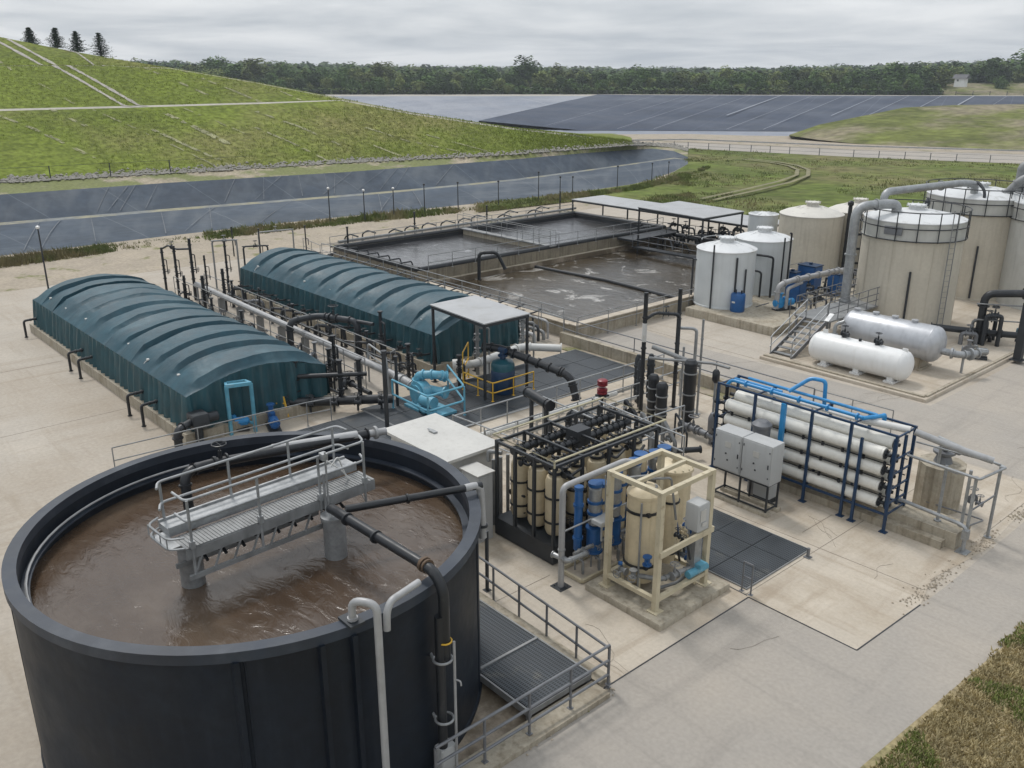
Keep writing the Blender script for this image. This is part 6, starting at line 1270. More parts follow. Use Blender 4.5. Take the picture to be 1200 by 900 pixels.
for a,b in (((-57.6,33.7),(-47.3,33.7)),((-57.6,58.7),(-47.3,58.7)),((-57.7,33.7),(-57.7,58.7)),((-47.25,33.7),(-47.25,58.7))): q.tube([(*a,1.55),(*b,1.55)],.2,n=12)
q.build('rim_tube','black_pipe',bl)
q = MB(); q.box(-57.45,-47.45,33.95,58.45,.3,1.22); setting(q,'basin_water','water_dark',smooth=False)
t = thing('basin_walkway','narrow grey walkway dividing the far raised basin','walkway',(-52.5,45.6,1.0))
q = MB(); q.box(-57.9,-47.0,45.3,45.9,1.62,1.70); q.build('deck','galv_dull',t)
q = MB(); q.box(-57.4,-47.5,45.45,45.75,.6,1.617); q.build('partition','concrete_wall',t)
railing([(-57.9,45.32,1.7),(-47.0,45.32,1.7)],'railing on the near side of the walkway dividing the far basin',sp=1.8,m='galv_dull'); railing([(-57.9,45.88,1.7),(-47.0,45.88,1.7)],'railing on the far side of the walkway dividing the far basin',sp=1.8,m='galv_dull')
br = basin('aeration_basin','lower open basin with foamy brown water and a pale concrete rim',-46.7,-33.2,34.0,57.5,.8,.3,.35,'concrete_wall','concrete_stained')
q = MB(); q.box(-46.65,-33.25,34.05,57.45,.05,.46); setting(q,'basin_water','water_foam',smooth=False)
q = MB(); q.box(-33.26,-32.75,33.6,57.9,.803,.86); q.box(-46.7,-33.3,33.5,34.02,.803,.86); q.build('coping','concrete_light',br)
q = MB(); q.tube([(-46.6,43.5,.5),(-40,44.0,.52),(-33.3,43.6,.5)],.13,n=10); solo(q,'float_boom','black_pipe','black floating boom across the lower foamy basin','boom',(-40,44,.3))
q = MB(); q.tube([(-46.2,37.9,.0),(-46.2,37.9,2.3),(-45.4,38.8,2.35),(-45.0,39.2,1.2)],.12,.35,12,1); solo(q,'basin_pipe','black_pipe','black arched pipe rising from the wall between the two basins','pipe',(-46.2,37.9,0))
railing([(-46.9,34.2,1.5),(-46.9,58,1.5)],'railing on the wall between the two open basins',sp=2.,m='galv_dull',h=1.0)
railing([(-58.1,33.5,.0),(-58.1,58.9,.0)],'railing along the far long side of the raised basin by the dirt track',sp=2.,m='galv_dull',h=2.3,rails=(1.,.75))
railing([(-58.3,32.9,.0),(-47,32.9,.0),(-33.0,32.9,.0)],'railing along the near side of both basins above the pipe bundle',sp=1.7,m='galv',h=1.9,rails=(1.,.72))
railing([(-57.8,31.1,.0),(-34.0,31.1,.0)],'railing between the second green cover and the pipe bundle',sp=1.7,m='galv',h=1.5,rails=(1.,.6))
railing([(-47.2,32.0,.6),(-34.0,32.0,.6),(-32.2,33.1,0)],'middle railing over the pipe bundle sloping down to the yard',sp=1.6,m='galv_dull',h=1.3)
railing([(-32.6,33.6,.0),(-32.6,57.6,.0)],'railing along the pale rim of the lower basin beside the yard',sp=2.4,m='galv_dull',h=1.35)
railing([(-64,34.5,.0),(-60.5,34.0,0),(-60.8,60,.0),(-47,62.5,.0),(-36,61.5,0)],'outer railing around the far corner of the basins',sp=2.2,m='galv_dull',h=1.3)
for k,(y,z,r_,m) in enumerate(((31.5,.5,.12,'grey_pipe'),(31.8,.95,.08,'dark_steel'),(32.2,.55,.10,'galv_dull'),(32.5,1.1,.07,'grey_pipe'))):
    t = thing('bundle_pipe',('low thick grey pipe nearest the green cover in the pipe bundle','dark raised pipe second from the green cover in the pipe bundle','low dull silver pipe third from the green cover in the pipe bundle','raised grey pipe nearest the basins in the pipe bundle')[k],'pipe',(-45,y,0),'pipe bundle beside the basins')
    q = MB(); q.tube([(-57.5,y,z),(-34.5,y,z),(-33.8,y,z),(-33.8,y,.1)],r_,.3,10); 
    for j_ in range(10): q.flange((-56+j_*2.2,y,z),(1,0,0),r_*1.45,.06)
    q.build('pipe',m,t)
    for j_ in range(8): q = MB(); q.bar((-56+j_*3,y,0),(-56+j_*3,y,z-r_*.8),.07); q.build('support','dark_steel',t)
t = thing('valve_row','row of small valves crossing the pipe bundle by the basins','valve',(-45,32,0))
for k in range(16): x = -57+k*1.45; q = MB(); q.tube([(x,31.2,.2),(x,31.2,1.0+.3*(k % 2)),(x+.2,32.6,1.3),(x+.2,33.2,1.4)],.045,.1,6); valve(q,(x+.1,31.9,1.2),.09,(0,1,0)); q.build('valve','dark_steel',t)
t = thing('air_pipes','row of dark air pipes with valves along the far edge of the raised basin','pipe',(-60,47,0))
for k in range(12):
    x = -60.5+random.uniform(-.8,.8); y = 36+k*1.9; q = MB(); q.tube([(x,y,0),(x,y,1.7),(x+.5,y+.2,2.0),(x+1.6,y+.2,1.95)],.06,.2,8); valve(q,(x,y,1.0),.1,(0,0,1),up=(.7,.7,0)); q.build('air_pipe','dark_steel',t)
q = MB(); q.tube([(-60.2,34.5,.5),(-60.5,59,.5)],.13,n=10); q.build('header_pipe','dark_steel',t)
q = MB(); q.tube([(-58.6,34.5,1.75),(-58.9,60,1.75)],.11,n=10); solo(q,'air_header','galv_dull','grey air header pipe along the far rim of the raised basin','pipe',(-58.7,47,1.6))
for x,y,h,lb in ((-57.9,34.9,2.9,'black post at the left corner of the raised basin'),(-60,42.5,3.0,'black post midway along the far rim of the raised basin'),(-61,51,2.6,'black post near the far canopy end of the raised basin'),(-62,61,2.9,'black post behind the far corner of the raised basin')):
    q = MB(); q.cyl((x,y,0),(x,y,h),.07,n=8); q.flange((x,y,h),(0,0,1),.11,.06); q.flange((x,y,h*.7),(0,0,1),.11,.06); solo(q,'rim_post','black_pipe',lb,'post',(x,y,0))
t = thing('drop_pipes','row of small pipes dropping into the raised basin at its near rim','pipe',(-53,33.5,1.5))
for k in range(7): x = -57.2+k*1.35; q = MB(); q.tube([(x,33.0,1.75),(x,33.3,1.75),(x,34.4,1.75),(x,34.6,1.2)],.05,.1,6); q.build('drop_pipe','dark_steel',t)
canopy(-45.4,-39.2,53.0,58.0,3.95,'higher flat grey canopy over the far end of the lower basin',((-45.3,53.1),(-39.3,53.1),(-39.3,57.9),(-45.3,57.9),(-42.3,57.9)),.12)
canopy(-58.8,-38.5,59.3,63.6,2.6,'long low flat canopy behind the basins',tuple((x,y) for x in (-58.7,-52,-45.3,-38.7) for y in (59.4,63.5)),.05)
t = thing('pipe_cluster','dark tangle of pipes and valves under the far canopies','pipe',(-42,58,0))
for k in range(26):
    x = random.uniform(-49,-38); y = random.uniform(56,60.5); h = random.uniform(.9,2.0); q = MB(); q.tube([(x,y,.2),(x,y,h),(x+random.uniform(.6,1.6),y,h),(x+1.6,y,.3)],.07,.15,8)
    valve(q,(x+.3,y,h),.12,(1,0,0)); q.build('branch_pipe',random.choice(('black_pipe','dark_steel','rail_grey')),t)
q = MB(); q.tube([(-47,57.9,1.3),(-37.5,57.9,1.3)],.18,n=12); q.build('header_pipe','black_pipe',t); q = MB(); q.tube([(-47,59,1.1),(-37.5,59,1.1)],.15,n=12); q.build('header_pipe','black_pipe',t)
q = MB(); q.box(-44,-42.8,58.6,59.6,0,1.4); q.build('drive_box','dark_steel',t)
q = MB(); q.box(-47.0,-45.4,52.6,58.2,1.35,1.5); q.box(-45.4,-39.0,52.6,53.3,.9,1.0); solo(q,'service_deck','dark_steel','dark service deck under the higher far canopy','platform',(-44,55,.9))
railing([(-45.4,52.6,1.0),(-39.0,52.6,1.0)],'railing on the service deck under the higher canopy',sp=1.5,m='rail_grey',h=1.0)

# ================================================================== white tank group
q = MB(); q.rbox(-36.3,-26.1,42.35,64,.0,.5,.04) if False else q.rbox(-32.2,-26.1,42.35,64,.0,.5,.04); q.box(-37.5,-32.3,55,64,.0,.48); solo(q,'concrete_slab','concrete_wall','raised concrete slab under the white and cream tanks','slab',(-29.5,52,0))
def vtank(name,x,y,r,z0,h,m,mr,lb,apex=.45,n=48,hatch=True,seams=(.33,.66)):
    t = thing(name,lb,'tank',(x,y,z0))
    q = MB(); prof = [(r,z0),(r,z0+h)]; q.lathe((x,y),[(r+.03,z0),(r+.03,z0+.08),(r,z0+.1),(r,z0+h)],n); q.build('shell',m,t)
    q = MB(); q.lathe((x,y),[(r+.035,z0+h-.03),(r+.04,z0+h+.03),(r*.82,z0+h+apex*.38),(r*.4,z0+h+apex*.8),(.0,z0+h+apex)],n); q.build('roof',mr,t)
    q = MB(); 
    for k in range(12): a = k*math.pi/6+.2; c_,s__ = math.cos(a),math.sin(a); q.bar((x+c_*r*.98,y+s__*r*.98,z0+h+.06),(x+c_*r*.38,y+s__*r*.38,z0+h+apex*.82+.01),.03,.03)
    q.build('roof_seam',mr,t)
    if hatch:
        q = MB(); q.lathe((x,y),[(.42,z0+h+apex*.7),(.42,z0+h+apex+.14),(.5,z0+h+apex+.15),(.5,z0+h+apex+.22),(0,z0+h+apex+.26)],20)
        for k in range(10): a = k*.628; q.cyl((x+.5*math.cos(a),y+.5*math.sin(a),z0+h+apex+.1),(x+.5*math.cos(a),y+.5*math.sin(a),z0+h+apex+.27),.03,n=6)
        q.build('hatch',mr,t)
    return t
t1 = vtank('white_tank',-31.4,44.95,1.75,.5,3.35,'tank_white','tank_roof_white','nearest white cylindrical tank with a cone roof, beside the lower basin')
q = MB(); q.tube([(-33.0,43.9,.5),(-33.0,43.9,3.1),(-32.4,43.6,3.15)],.06,.15,8); q.cyl((-31.0,43.15,.5),(-31.0,43.15,4.3),.05,n=8); q.cyl((-29.9,43.95,.5),(-29.9,43.95,3.6),.06,n=8); q.cyl((-29.62,44.5,.5),(-29.62,44.5,2.9),.05,n=8); q.build('side_pipe','dark_steel',t1)
q = MB(); ps = [(-31.4+1.5*math.cos(R(a)),44.95+1.5*math.sin(R(a)),4.35) for a in range(140,230,12)]; q.sweep(ps,.03,6); q.build('roof_hoop','galv',t1)
t2 = vtank('white_tank',-31.9,49.6,1.75,.5,3.35,'tank_white','tank_roof_white','second white cylindrical tank, behind the nearest one and striped by black pipes')
q = MB(); q.tube([(-31.6,47.75,3.1),(-30.4,47.95,3.1),(-30.2,48.2,3.0),(-30.2,48.2,.5)],.07,.15,8); q.tube([(-31.4,47.8,2.1),(-30.8,47.75,2.1),(-30.7,47.8,2.0),(-30.7,47.8,.5)],.06,.15,8); q.cyl((-29.9,48.8,.5),(-29.9,48.8,4.2),.05,n=8); q.tube([(-29.95,49.4,4.4),(-29.9,49.5,4.4),(-29.9,49.5,.5)],.06,n=8); q.cyl((-33,47.9,.5),(-33,47.9,4.2),.05,n=8); q.build('side_pipe','black_pipe',t2)
t3 = vtank('cream_tank',-33.4,57.6,2.15,.5,3.9,'tank_beige','tank_beige_roof','cream cylindrical tank with a cone roof behind the white tanks',.6)
t4 = vtank('cream_tank',-32.0,61.6,2.1,.5,3.9,'tank_beige','tank_beige_roof','second cream tank half hidden behind the first, black pipes in front',.6)
q = MB()
for dx,r_ in ((0,.14),(.35,.12),(.75,.10)): q.cyl((-30.9+dx,58.2+dx,.5),(-30.9+dx,58.2+dx,5.1-dx*.5),r_,n=12)
for z in (1.2,2.2,3.2,4.2): q.bar((-31,58.1,z),(-30,59.1,z),.08,.15)
q.lathe((-30.9,58.2),[(.1,5.1),(.2,5.2),(.2,5.4),(.1,5.5)],12); q.tube([(-29.9,59.6,.5),(-29.9,59.6,3.2),(-30.4,60.2,3.3)],.09,.2,8)
solo(q,'black_downpipes','black_pipe','cluster of thick black downpipes between the two cream tanks','pipe',(-30.7,58.5,.5))
t5 = vtank('small_white_tank',-37.0,57.2,1.05,.0,4.0,'tank_white','tank_roof_white','small white cylinder standing just behind the two white tanks',.12,32,False)
q = MB(); q.lathe((-29.6,43.9),[(.40,.5),(.42,.56),(.42,1.5),(.38,1.56),(0,1.58)],24); t = thing('blue_drum','dark blue drum with a pale label in front of the nearest white tank','drum',(-29.6,43.9,.5)); q.build('body','blue_mid',t)
q = MB(); q.cyl((-29.7,43.8,1.56),(-29.7,43.8,1.8),.04,n=8); q.cyl((-29.45,44.0,1.56),(-29.45,44.0,1.75),.05,n=8); q.build('spout','black_pipe',t)
q = MB(); q.box(-29.72,-29.5,43.46,43.475,1.05,1.15); q.build('label_plate','white_pipe',t)
for x,y,s_,h,lb in ((-30.0,52.3,.62,1.5,'blue square container at the foot of the cream tank, higher one'),(-30.4,50.9,.42,1.2,'blue box squeezed between the second white tank and the white pipe'),(-28.7,48.6,.5,1.25,'large blue box under the white elbowed pipe'),(-27.9,51.8,.4,1.35,'upright blue box at the right end of the white elbowed pipe')):
    t = thing('blue_container',lb,'container',(x,y,.5)); q = MB(); q.rbox(x-s_,x+s_,y-s_*.8,y+s_*.8,.56,.5+h,.06); q.build('body','blue_mid',t)
    q = MB(); q.rbox(x-s_*1.05,x+s_*1.05,y-s_*.85,y+s_*.85,.5+h,.56+h,.02); q.cyl((x,y,.56+h),(x,y,.68+h),.12,n=10); q.build('lid','blue_dark',t); q = MB(); q.box(x-s_*.9,x+s_*.9,y-s_*.7,y+s_*.7,.5,.558); q.build('foot','dark_steel',t)
pump('bright blue pump at the near edge of the slab left of the stairs',(-28.0,46.3,.5),'blue_bright',(.3,.9,0),1.35)
q = MB(); q.tube([(-28.2,45.8,.6),(-28.2,45.8,2.0),(-27.9,46.6,2.2),(-27.3,50.8,2.3),(-27.1,51.6,2.2)],.16,.4,14,1); q.tube([(-27.8,46.2,.6),(-27.8,46.2,1.8),(-27.7,47.5,2.0)],.1,.2,10)
for k in range(5): q.flange(Vector((-27.8,47.2,2.22)).lerp(Vector((-27.3,50.8,2.3)),k/4),(.1,1,0),.23,.08)
solo(q,'white_elbow_pipe','grey_pipe','thick white elbowed pipe above the blue boxes on the tank slab','pipe',(-28.2,46,.5))
t = thing('slab_piping','low dark valves and pipes scattered on the tank slab','pipe',(-28.5,52,.5))
for k in range(22): x = random.uniform(-30.3,-26.6); y = random.uniform(46.6,60); q = MB(); q.tube([(x,y,.5),(x,y,.5+random.uniform(.3,1.0)),(x+.6,y+.3,.9),(x+.6,y+.3,.5)],.06,.1,8); valve(q,(x+.3,y+.15,.95),.1,(1,.5,0)); q.build('branch_pipe',random.choice(('dark_steel','rail_grey','black_pipe')),t)
q = MB(); q.rbox(-26.6,-26.0,54.2,55.0,.5,1.7,.05); q.rbox(-26.5,-26.0,55.4,56.0,.5,1.5,.05); q.bar((-26.3,54.2,1.2),(-26.3,56,1.2),.1); solo(q,'yellow_unit','yellow','yellow machine half hidden behind the big silver downpipe','machine',(-26.3,55,.5))
railing([(-26.2,58,.5),(-26.2,52.8,.5),(-27.8,44.6,.5)][:2],'grey railing on the right edge of the tank slab beyond the stairs',sp=1.5,m='rail_grey',h=1.1)
q = MB(); q.cyl((-26.8,45,.5),(-26.8,45,1.6),.03,n=6); q.cyl((-25.9,47.8,.0),(-25.9,47.8,2.6),.04,n=6); q.tube([(-29.2,45.2,.6),(-28.8,45.2,.8),(-28.8,46,.8),(-29.2,46,.6)],.03,.1,6); solo(q,'slab_posts','rail_grey','slim grey posts at the near right corner of the tank slab','post',(-26.8,45,.5))

# ================================================================== pad, stairs and tall tanks
q = MB(); q.rbox(-24.3,-15.7,38.35,70,.0,.15,.03); solo(q,'equipment_pad','concrete_light','broad concrete pad under the tall cream tanks and horizontal vessels','slab',(-20,50,0))
q = MB(); q.box(-24.2,-15.9,38.55,38.72,.153,.22); q.box(-15.98,-15.82,38.75,60,.153,.22); solo(q,'pad_kerb','concrete_wall','low kerb along the front and right edge of the pad','kerb',(-18,38.6,.15))
t = thing('steel_stairs','short grey steel stairs climbing beside the white horizontal vessel','stairs',(-23.5,40.5,0))
for x in (-24.15,-22.95): q = MB(); q.bar((x,39.1,.1),(x,42.2,1.5),.05,.24); q.build('stringer','rail_grey',t)
for k in range(7): q = MB(); f = (k+.7)/7.3; q.box(-24.12,-22.98,39.1+3.1*f-.14,39.1+3.1*f+.14,.1+1.4*f-.02,.1+1.4*f+.02); q.build('tread','galv_dull',t)
for x in (-24.15,-22.95):
    q = MB()
    for h in (1.0,.5): q.tube([(x,39.0,.1+h*.9),(x,39.15,.15+h),(x,42.2,1.5+h)],.028,.1,8)
    for f in (0,.5,1): q.cyl((x,39.1+3.1*f,.1+1.4*f),(x,39.1+3.1*f,1.1+1.4*f),.03,n=8)
    q.build('handrail','galv',t)
t = thing('steel_platform','grey grated platform at the top of the short stairs','platform',(-24,46,0))
q = MB(); q.box(-24.9,-22.9,42.3,49.5,1.42,1.5); q.build('deck','galv_dull',t)
for x in (-24.8,-23.0):
    for y in (42.4,46,49.4): q = MB(); q.bar((x,y,.05),(x,y,1.42),.09); q.build('leg','rail_grey',t)
railing([(-22.95,42.3,1.5),(-22.95,49.4,1.5)],'grey railing on the vessel side of the platform',sp=1.,m='rail_grey',h=1.05,rails=(1.,.66,.33)); railing([(-24.85,42.3,1.5),(-24.85,49.4,1.5),(-22.95,49.45,1.5)],'grey railing on the far side and end of the platform',sp=1.,m='rail_grey',h=1.05,rails=(1.,.66,.33))

def hvessel(name,x0,x1,y,z,r,m,lb,feet,fm):
    t = thing(name,lb,'tank',((x0+x1)/2,y,.15))
    pts = []; rad = []; cap = r*.55
    for k in range(7): a = math.pi/2*k/6; pts.append((x0-cap*math.cos(a)+cap,y,z)); rad.append(max(r*math.sin(a),.02))
    pts += [(x1-cap,y,z)]; rad += [r]
    for k in range(1,7): a = math.pi/2*k/6; pts.append((x1-cap+cap*math.sin(a),y,z)); rad.append(max(r*math.cos(a),.02))
    q = MB(); q.sweep(pts,rad,40); q.build('shell',m,t)
    q = MB()
    for x in (x0+cap,x1-cap): q.cyl((x-.015,y,z),(x+.015,y,z),r+.008,n=40)
    q.build('weld_seam',m,t)
    for x in feet:
        q = MB(); q.box(x-.14,x+.14,y-r*.6,y+r*.6,.16,z-r*.72); q.box(x-.25,x+.25,y-r*.75,y+r*.75,.155,.24); q.build('saddle',fm,t)
    return t
t = hvessel('horizontal_vessel',-22.25,-17.15,39.75,.98,.72,'white_tank','white horizontal pressure vessel with valves on top, in front of the silver one',(-21.3,-19.6,-17.9),'white_tank')
q = MB()
for x in (-20.6,-18.9): q.cyl((x,39.75,1.68),(x,39.75,1.85),.12,n=12); valve(q,(x,39.75,1.88),.1,(1,0,0)); q.flange((x+.2,39.7,1.85),(1,0,0),.11,.1)
q.cyl((-19.75,39.7,1.68),(-19.75,39.7,1.82),.07,n=8); q.build('top_valve','dark_steel',t)
q = MB(); q.bar((-21.6,39.75,1.66),(-21.6,39.75,1.88),.25,.05); q.bar((-17.55,39.75,1.6),(-17.55,39.75,1.82),.25,.05); q.build('lifting_lug','white_tank',t)
t = hvessel('horizontal_vessel',-22.2,-17.05,42.7,1.45,.88,'silver_tank','silver horizontal vessel on concrete saddles behind the white one',(-21.2,-18.0),'concrete_wall')
q = MB(); 
for x in (-21.6,-20.6,-19.6,-18.6): q.cyl((x,42.7,2.3),(x,42.7,2.42),.13,n=12); q.flange((x,42.7,2.42),(0,0,1),.17,.05)
q.build('top_nozzle','silver_tank',t)
q = MB(); q.tube([(-17.2,42.7,1.2),(-16.4,43.0,1.1),(-15.9,43.9,1.1)],.17,.25,14,1); q.flange((-16.7,42.85,1.15),(1,.3,0),.27,.1); q.flange((-16.1,43.5,1.1),(.4,.9,0),.3,.12); q.cyl((-16.3,43.3,.15),(-16.3,43.3,1.0),.06,n=8); q.build('end_pipe','galv',t)
q = MB(); q.tube([(-21.9,41.2,.15),(-21.9,41.2,1.8),(-21.5,41.4,2.0)],.09,.2,10,1); q.flange((-21.9,41.2,1.2),(0,0,1),.2,.2); q.bar((-22.3,41.0,1.9),(-22.3,41.5,2.2),.25,.05); solo(q,'vent_pipe','galv','short silver vent pipe between the two horizontal vessels','pipe',(-21.9,41.2,.15))

def tall(x,y,r,h,lb,band=.95,m='tank_beige'):
    t = vtank('tall_tank',x,y,r,.15,h,m,'tank_roof_white',lb,.5,56)
    q = MB(); q.lathe((x,y),[(r+.02,h+.15-band),(r+.03,h+.10)],56); q.f = q.f[:-2]; q.build('top_band','tank_band',t)
    q = MB(); q.ring((x,y),r,r+.05,h+.13-band,h+.18-band,56); q.build('band_angle','tank_band',t)
    q = MB(); rr_ = r+.14; n_ = 48
    for z in (h+.17-band,h-.12,h+.75): q.sweep([(x+rr_*math.cos(2*math.pi*k/n_),y+rr_*math.sin(2*math.pi*k/n_),z) for k in range(n_)],.03,6,close=True)
    q.build('rail_ring','dark_steel',t)
    for k in range(16):
        a = 2*math.pi*(k+.3)/16; q = MB(); c_ = (x+rr_*math.cos(a),y+rr_*math.sin(a)); q.bar((*c_,h+.12-band),(*c_,h+.76),.045); q.build('rail_post','dark_steel',t)
    # ladder
    a = R(-20); ex,ey = math.cos(a),math.sin(a); q = MB()
    for s_ in (-.2,.2): q.bar((x+ex*(r+.18)-ey*s_,y+ey*(r+.18)+ex*s_,.2),(x+ex*(r+.18)-ey*s_,y+ey*(r+.18)+ex*s_,h+.9),.04)
    for k in range(int(h/.3)): z = .4+k*.3; q.cyl((x+ex*(r+.18)-ey*.2,y+ey*(r+.18)+ex*.2,z),(x+ex*(r+.18)+ey*.2,y+ey*(r+.18)-ex*.2,z),.012,n=5)
    q.build('ladder','galv_dull',t)
    q = MB(); a = R(-62); q.cyl((x+math.cos(a)*(r+.09),y+math.sin(a)*(r+.09),.3),(x+math.cos(a)*(r+.09),y+math.sin(a)*(r+.09),3.6),.06,n=8); q.build('level_pipe','dark_steel',t)
    q = MB()
    for aa in (-85,-40,20,-120): a = R(aa); q.bar((x+math.cos(a)*(r+.005),y+math.sin(a)*(r+.005),.2),(x+math.cos(a)*(r+.005),y+math.sin(a)*(r+.005),h+.12-band),.02,.012)
    q.build('shell_seam',m,t)
    return t
tA = tall(-22.75,50.2,2.65,6.0,'nearest tall cream tank with a railed silver top band')
q = MB(); q.rbox(-23.1,-22.1,47.46,47.5,5.5,5.95,.01); q.build('name_plate','rail_grey',tA)
tB = tall(-23.7,61.0,3.1,6.25,'second tall cream tank, right behind the nearest one')
tC = tall(-18.6,61.0,2.9,6.2,'third tall tank, grey and cut off by the right edge of the picture',m='tank_band')
q = MB(); q.tube([(-24.6,47.0,.2),(-24.6,47.0,6.85),(-23.6,48.6,6.95),(-23.3,49.0,6.9),(-23.3,49.0,6.2)],.26,.7,18)
for z in (1.6,4.2): q.flange((-24.6,47.0,z),(0,0,1),.34,.08)
q.flange((-24.0,48.0,6.92),(.6,1,0),.33,.08); solo(q,'silver_duct','galv','thick silver duct climbing left of the nearest tall tank onto its roof','pipe',(-24.6,47,.15))
q = MB(); q.tube([(-25.1,51.0,6.2),(-25.1,51.0,7.25),(-23.6,58.0,7.35),(-23.3,59.0,7.2),(-23.3,59.0,6.6)],.22,.5,16); q.flange((-24.1,56,7.3),(.2,1,0),.3,.08); solo(q,'roof_duct','galv','silver duct bridging from the nearest tall tank to the second one','pipe',(-25.1,51,6.2))
q = MB(); q.tube([(-21.8,62,6.3),(-21.8,62,8.3),(-20.9,62.6,8.3),(-20.9,62.6,7.0)],.3,.35,16); q.tube([(-22.0,60.5,6.6),(-21.2,60.8,7.7),(-17.0,63.5,7.9)],.24,.5,16,1); solo(q,'exhaust_duct','galv_dull','grey squared exhaust ducts rising over the second tall tank','pipe',(-21.8,62,6.3))
q = MB(); q.tube([(-24.2,60.2,6.9),(-23.2,59.0,7.4),(-22.5,58.6,6.9),(-22.4,58.4,6.0)],.09,.3,10); q.lathe((-22.9,51.8),[(.1,6.6),(.16,6.7),(.16,6.9),(0,7.1)],10); solo(q,'roof_hose','dark_steel','dark bent hose over the roof of the second tall tank','pipe',(-23.4,59.5,6.6))
q = MB(); q.tube([(-17.9,49.0,.15),(-17.9,49.0,2.85),(-16.6,49.9,2.95),(-12.8,53.4,3.0)],.2,.45,16)
for z in (.2,.9,2.2): q.flange((-17.9,49,z),(0,0,1),.29,.08)
q.flange((-16.4,50.1,2.95),(1,.9,0),.3,.1); solo(q,'black_portal_pipe','black_pipe','thick black portal pipe in front of the tall tanks at the right edge','pipe',(-17.9,49,.15))
q = MB(); q.bar((-15.3,47.5,.15),(-15.3,47.5,3.1),.36); q.box(-15.6,-15.0,47.2,47.8,.155,.2); q.bar((-15.3,47.5,2.4),(-14.2,48.6,2.4),.1); solo(q,'support_column','dark_steel','square dark steel column at the right edge of the picture','post',(-15.3,47.5,.15))
q = MB(); q.tube([(-20.2,48.4,.7),(-17.3,49.6,.7),(-15.5,50.6,.7)],.17,.3,12,1)
t = thing('pump_manifold','dense dark manifold of valves and pipes at the foot of the tall tanks','pipe',(-16.8,49.8,.15)); q.build('header_pipe','dark_steel',t)
for k in range(22):
    x = random.uniform(-18.8,-14.0); y = 48.6+(x+18.6)*.7+random.uniform(-1.2,2.0); z = random.uniform(.4,1.8); q = MB(); q.tube([(x,y,.15),(x,y,z),(x+.6,y+.4,z),(x+.6,y+.4,.15)],random.choice((.05,.08,.11)),.15,8); valve(q,(x+.3,y+.2,z),.12,(1,.6,0)); q.build('branch_pipe',random.choice(('dark_steel','rail_grey','galv_dull','black_pipe')),t)
for h in (2.35,1.5): q = MB(); q.tube([(-18.1,48.6,h),(-14.5,50.9,h)],.04,n=6); q.build('rail','galv_dull',t)
pump('small teal pump among the dark pipes at the right edge',(-16.0,51.2,.15),'teal_vat',(1,.2,0),1.5); pump('grey pump on the pad right of the silver vessel',(-16.9,46.2,.15),'rail_grey',(1,.4,0),1.2,motor='galv')

# ================================================================== verge lamps, fences, far house
lp = [(-63.13,15.31,4.3,1),(-76,44,3.2,1),(-74.6,47,2.9,1),(-74.6,50.4,2.8,1),(-74.4,54.0,2.9,0),(-74.0,58,2.8,0),(-73.4,63,2.6,0),(-72.9,68.4,3.2,0),(-73.2,72,2.4,0),(-73.6,74.4,2.2,0),(-75.4,84,2.6,0),(-77.5,93,2.2,0),(-80,99.5,1.8,0)]
wd_ = ['tall slim lamp post standing alone behind the first green cover','white-headed slim post farthest left of the row along the channel','white-headed slim post second from the left along the channel','white-headed slim post third from the left along the channel','dark slim post left of the middle of the row along the channel','dark slim post at the middle of the row along the channel','dark slim post right of the middle of the row along the channel','tallest dark post of the row, behind the far basin corner','short dark post just right of the tallest one by the channel','short dark post of the pair behind the long low canopy','slim post at the channel bend left of the meadow','slim post where the channel starts to curve away','farthest small post at the channel curve']
for (x,y,h,wh),lb in zip(lp,wd_):
    t = thing('verge_post',lb,'post',(x,y,0),'posts along the channel')
    q = MB(); q.cyl((x,y,0),(x,y,h),.06,.045,8); q.build('pole','dark_steel',t)
    q = MB(); q.lathe((x,y),[(.07,h),(.12,h+.05),(.12,h+.16),(0,h+.22)],10); q.build('head','white_tank' if wh else 'dark_steel',t)
def fence(pts,label,h,sp,nw=2,m='rail_grey',r=.05):
    t = thing('wire_fence',label,'fence',tuple(pts[0])); first = None; spots = []
    for a,b in zip(pts,pts[1:]):
        n = max(1,round(math.dist(a,b)/sp))
        for k in range(n): spots.append(Vector(lerp(a,b,k/n)))
    if len(spots) > 95: spots = spots[:95]
    for p in spots:
        if first is None: q = MB(); q.bar(p-Vector((0,0,.5)),p+Vector((0,0,h)),r*2); first = q.build('post',m,t); fp = p
        else: part_copy(first,t,p-fp)
    for k in range(nw): q = MB(); q.sweep([Vector(p)+Vector((0,0,h*(k+1)/nw-.05)) for p in pts],r*.45,4); q.build('wire',m,t)
    return t
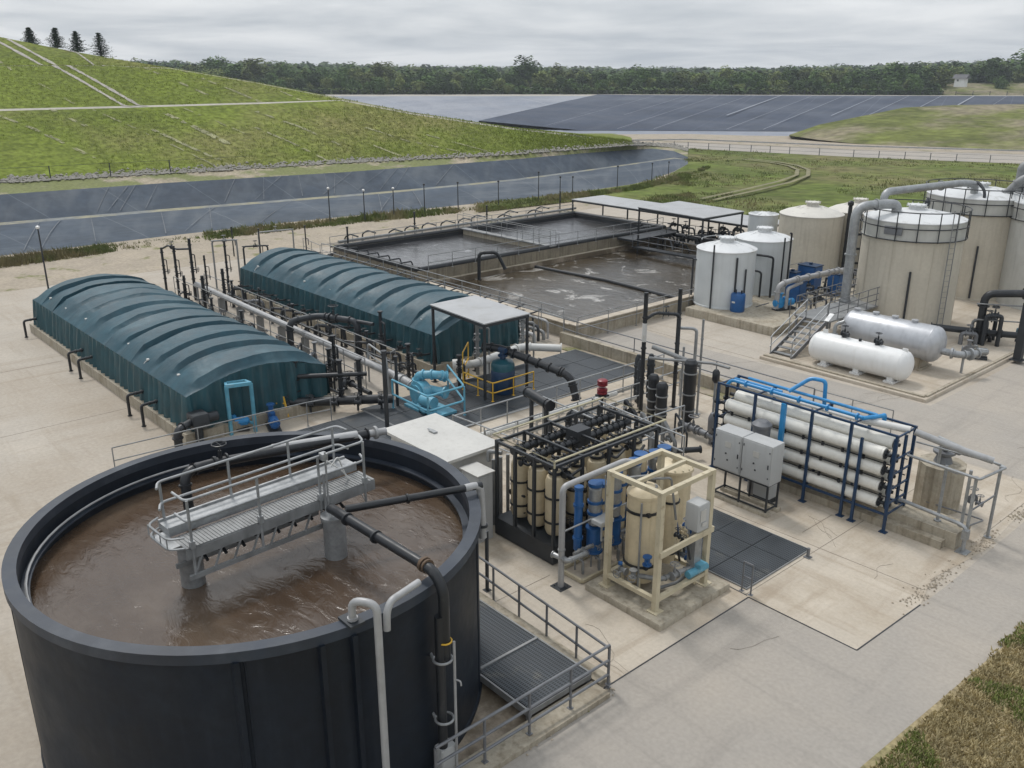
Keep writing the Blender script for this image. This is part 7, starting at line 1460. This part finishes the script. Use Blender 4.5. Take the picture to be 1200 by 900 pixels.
fence(ROADN,'low fence of short posts along the near side of the far road',1.15,4.5,2,'rail_grey',.05)
fence([p for p in FTR[3:]],'long fence of dark rails along the rim of the lined pit before the wood',2.0,9,3,'dark_steel',.12)
fence([(p[0],p[1],p[2]) for p in BASE[2:8]],'sparse thin posts at the toe of the green hill',1.6,16,1,'dark_steel',.05)
q = MB()
for p in ROADF[2:]: pass
t = thing('guard_rail','pale low guard rail along the far road','barrier',tuple(ROADF[2])); q = MB(); q.sweep([Vector(p)+Vector((0,0,.6)) for p in ROADF],.16,4); q.build('beam','grey_pipe',t)
c = Vector((-203,476,8.3)); t = thing('far_house','tiny white house with a dark roof among trees at the far right','house',tuple(c))
q = MB(); q.box(c.x-2.4,c.x+2.4,c.y-2.,c.y+2.,c.z-3,c.z+.9); q.build('wall','white_tank',t)
q = MB(); q.add([(c.x-3.5,c.y-2.8,c.z+.9),(c.x+3.5,c.y-2.8,c.z+.9),(c.x+3.5,c.y+2.8,c.z+.9),(c.x-3.5,c.y+2.8,c.z+.9),(c.x-3.5,c.y,c.z+2.9),(c.x+3.5,c.y,c.z+2.9)],[(0,1,5,4),(3,4,5,2),(0,4,3),(1,2,5),(0,3,2,1)]); q.build('roof','roof_dark',t,smooth=False)
q = MB(); q.box(c.x-1.2,c.x-.4,c.y-2.05,c.y-2.01,c.z-.4,c.z+.5); q.build('window','roof_dark',t)

# ================================================================== air
hz_ = MB(); hz_.box(-1250, 420, -120, 1500, -6.2, 45); o = hz_.build('haze', 'concrete', None, (0,0,0), False); o['kind'] = 'stuff'
hm = bpy.data.materials.new('haze'); hm.use_nodes = True; hm.node_tree.nodes.clear()
ho = hm.node_tree.nodes.new('ShaderNodeOutputMaterial'); hv = hm.node_tree.nodes.new('ShaderNodeVolumePrincipled'); hv.inputs['Density'].default_value = .00022; hv.inputs['Color'].default_value = (.85, .92, 1, 1); hv.inputs['Anisotropy'].default_value = .2
hm.node_tree.links.new(hv.outputs[0], ho.inputs['Volume']); o.data.materials.clear(); o.data.materials.append(hm)
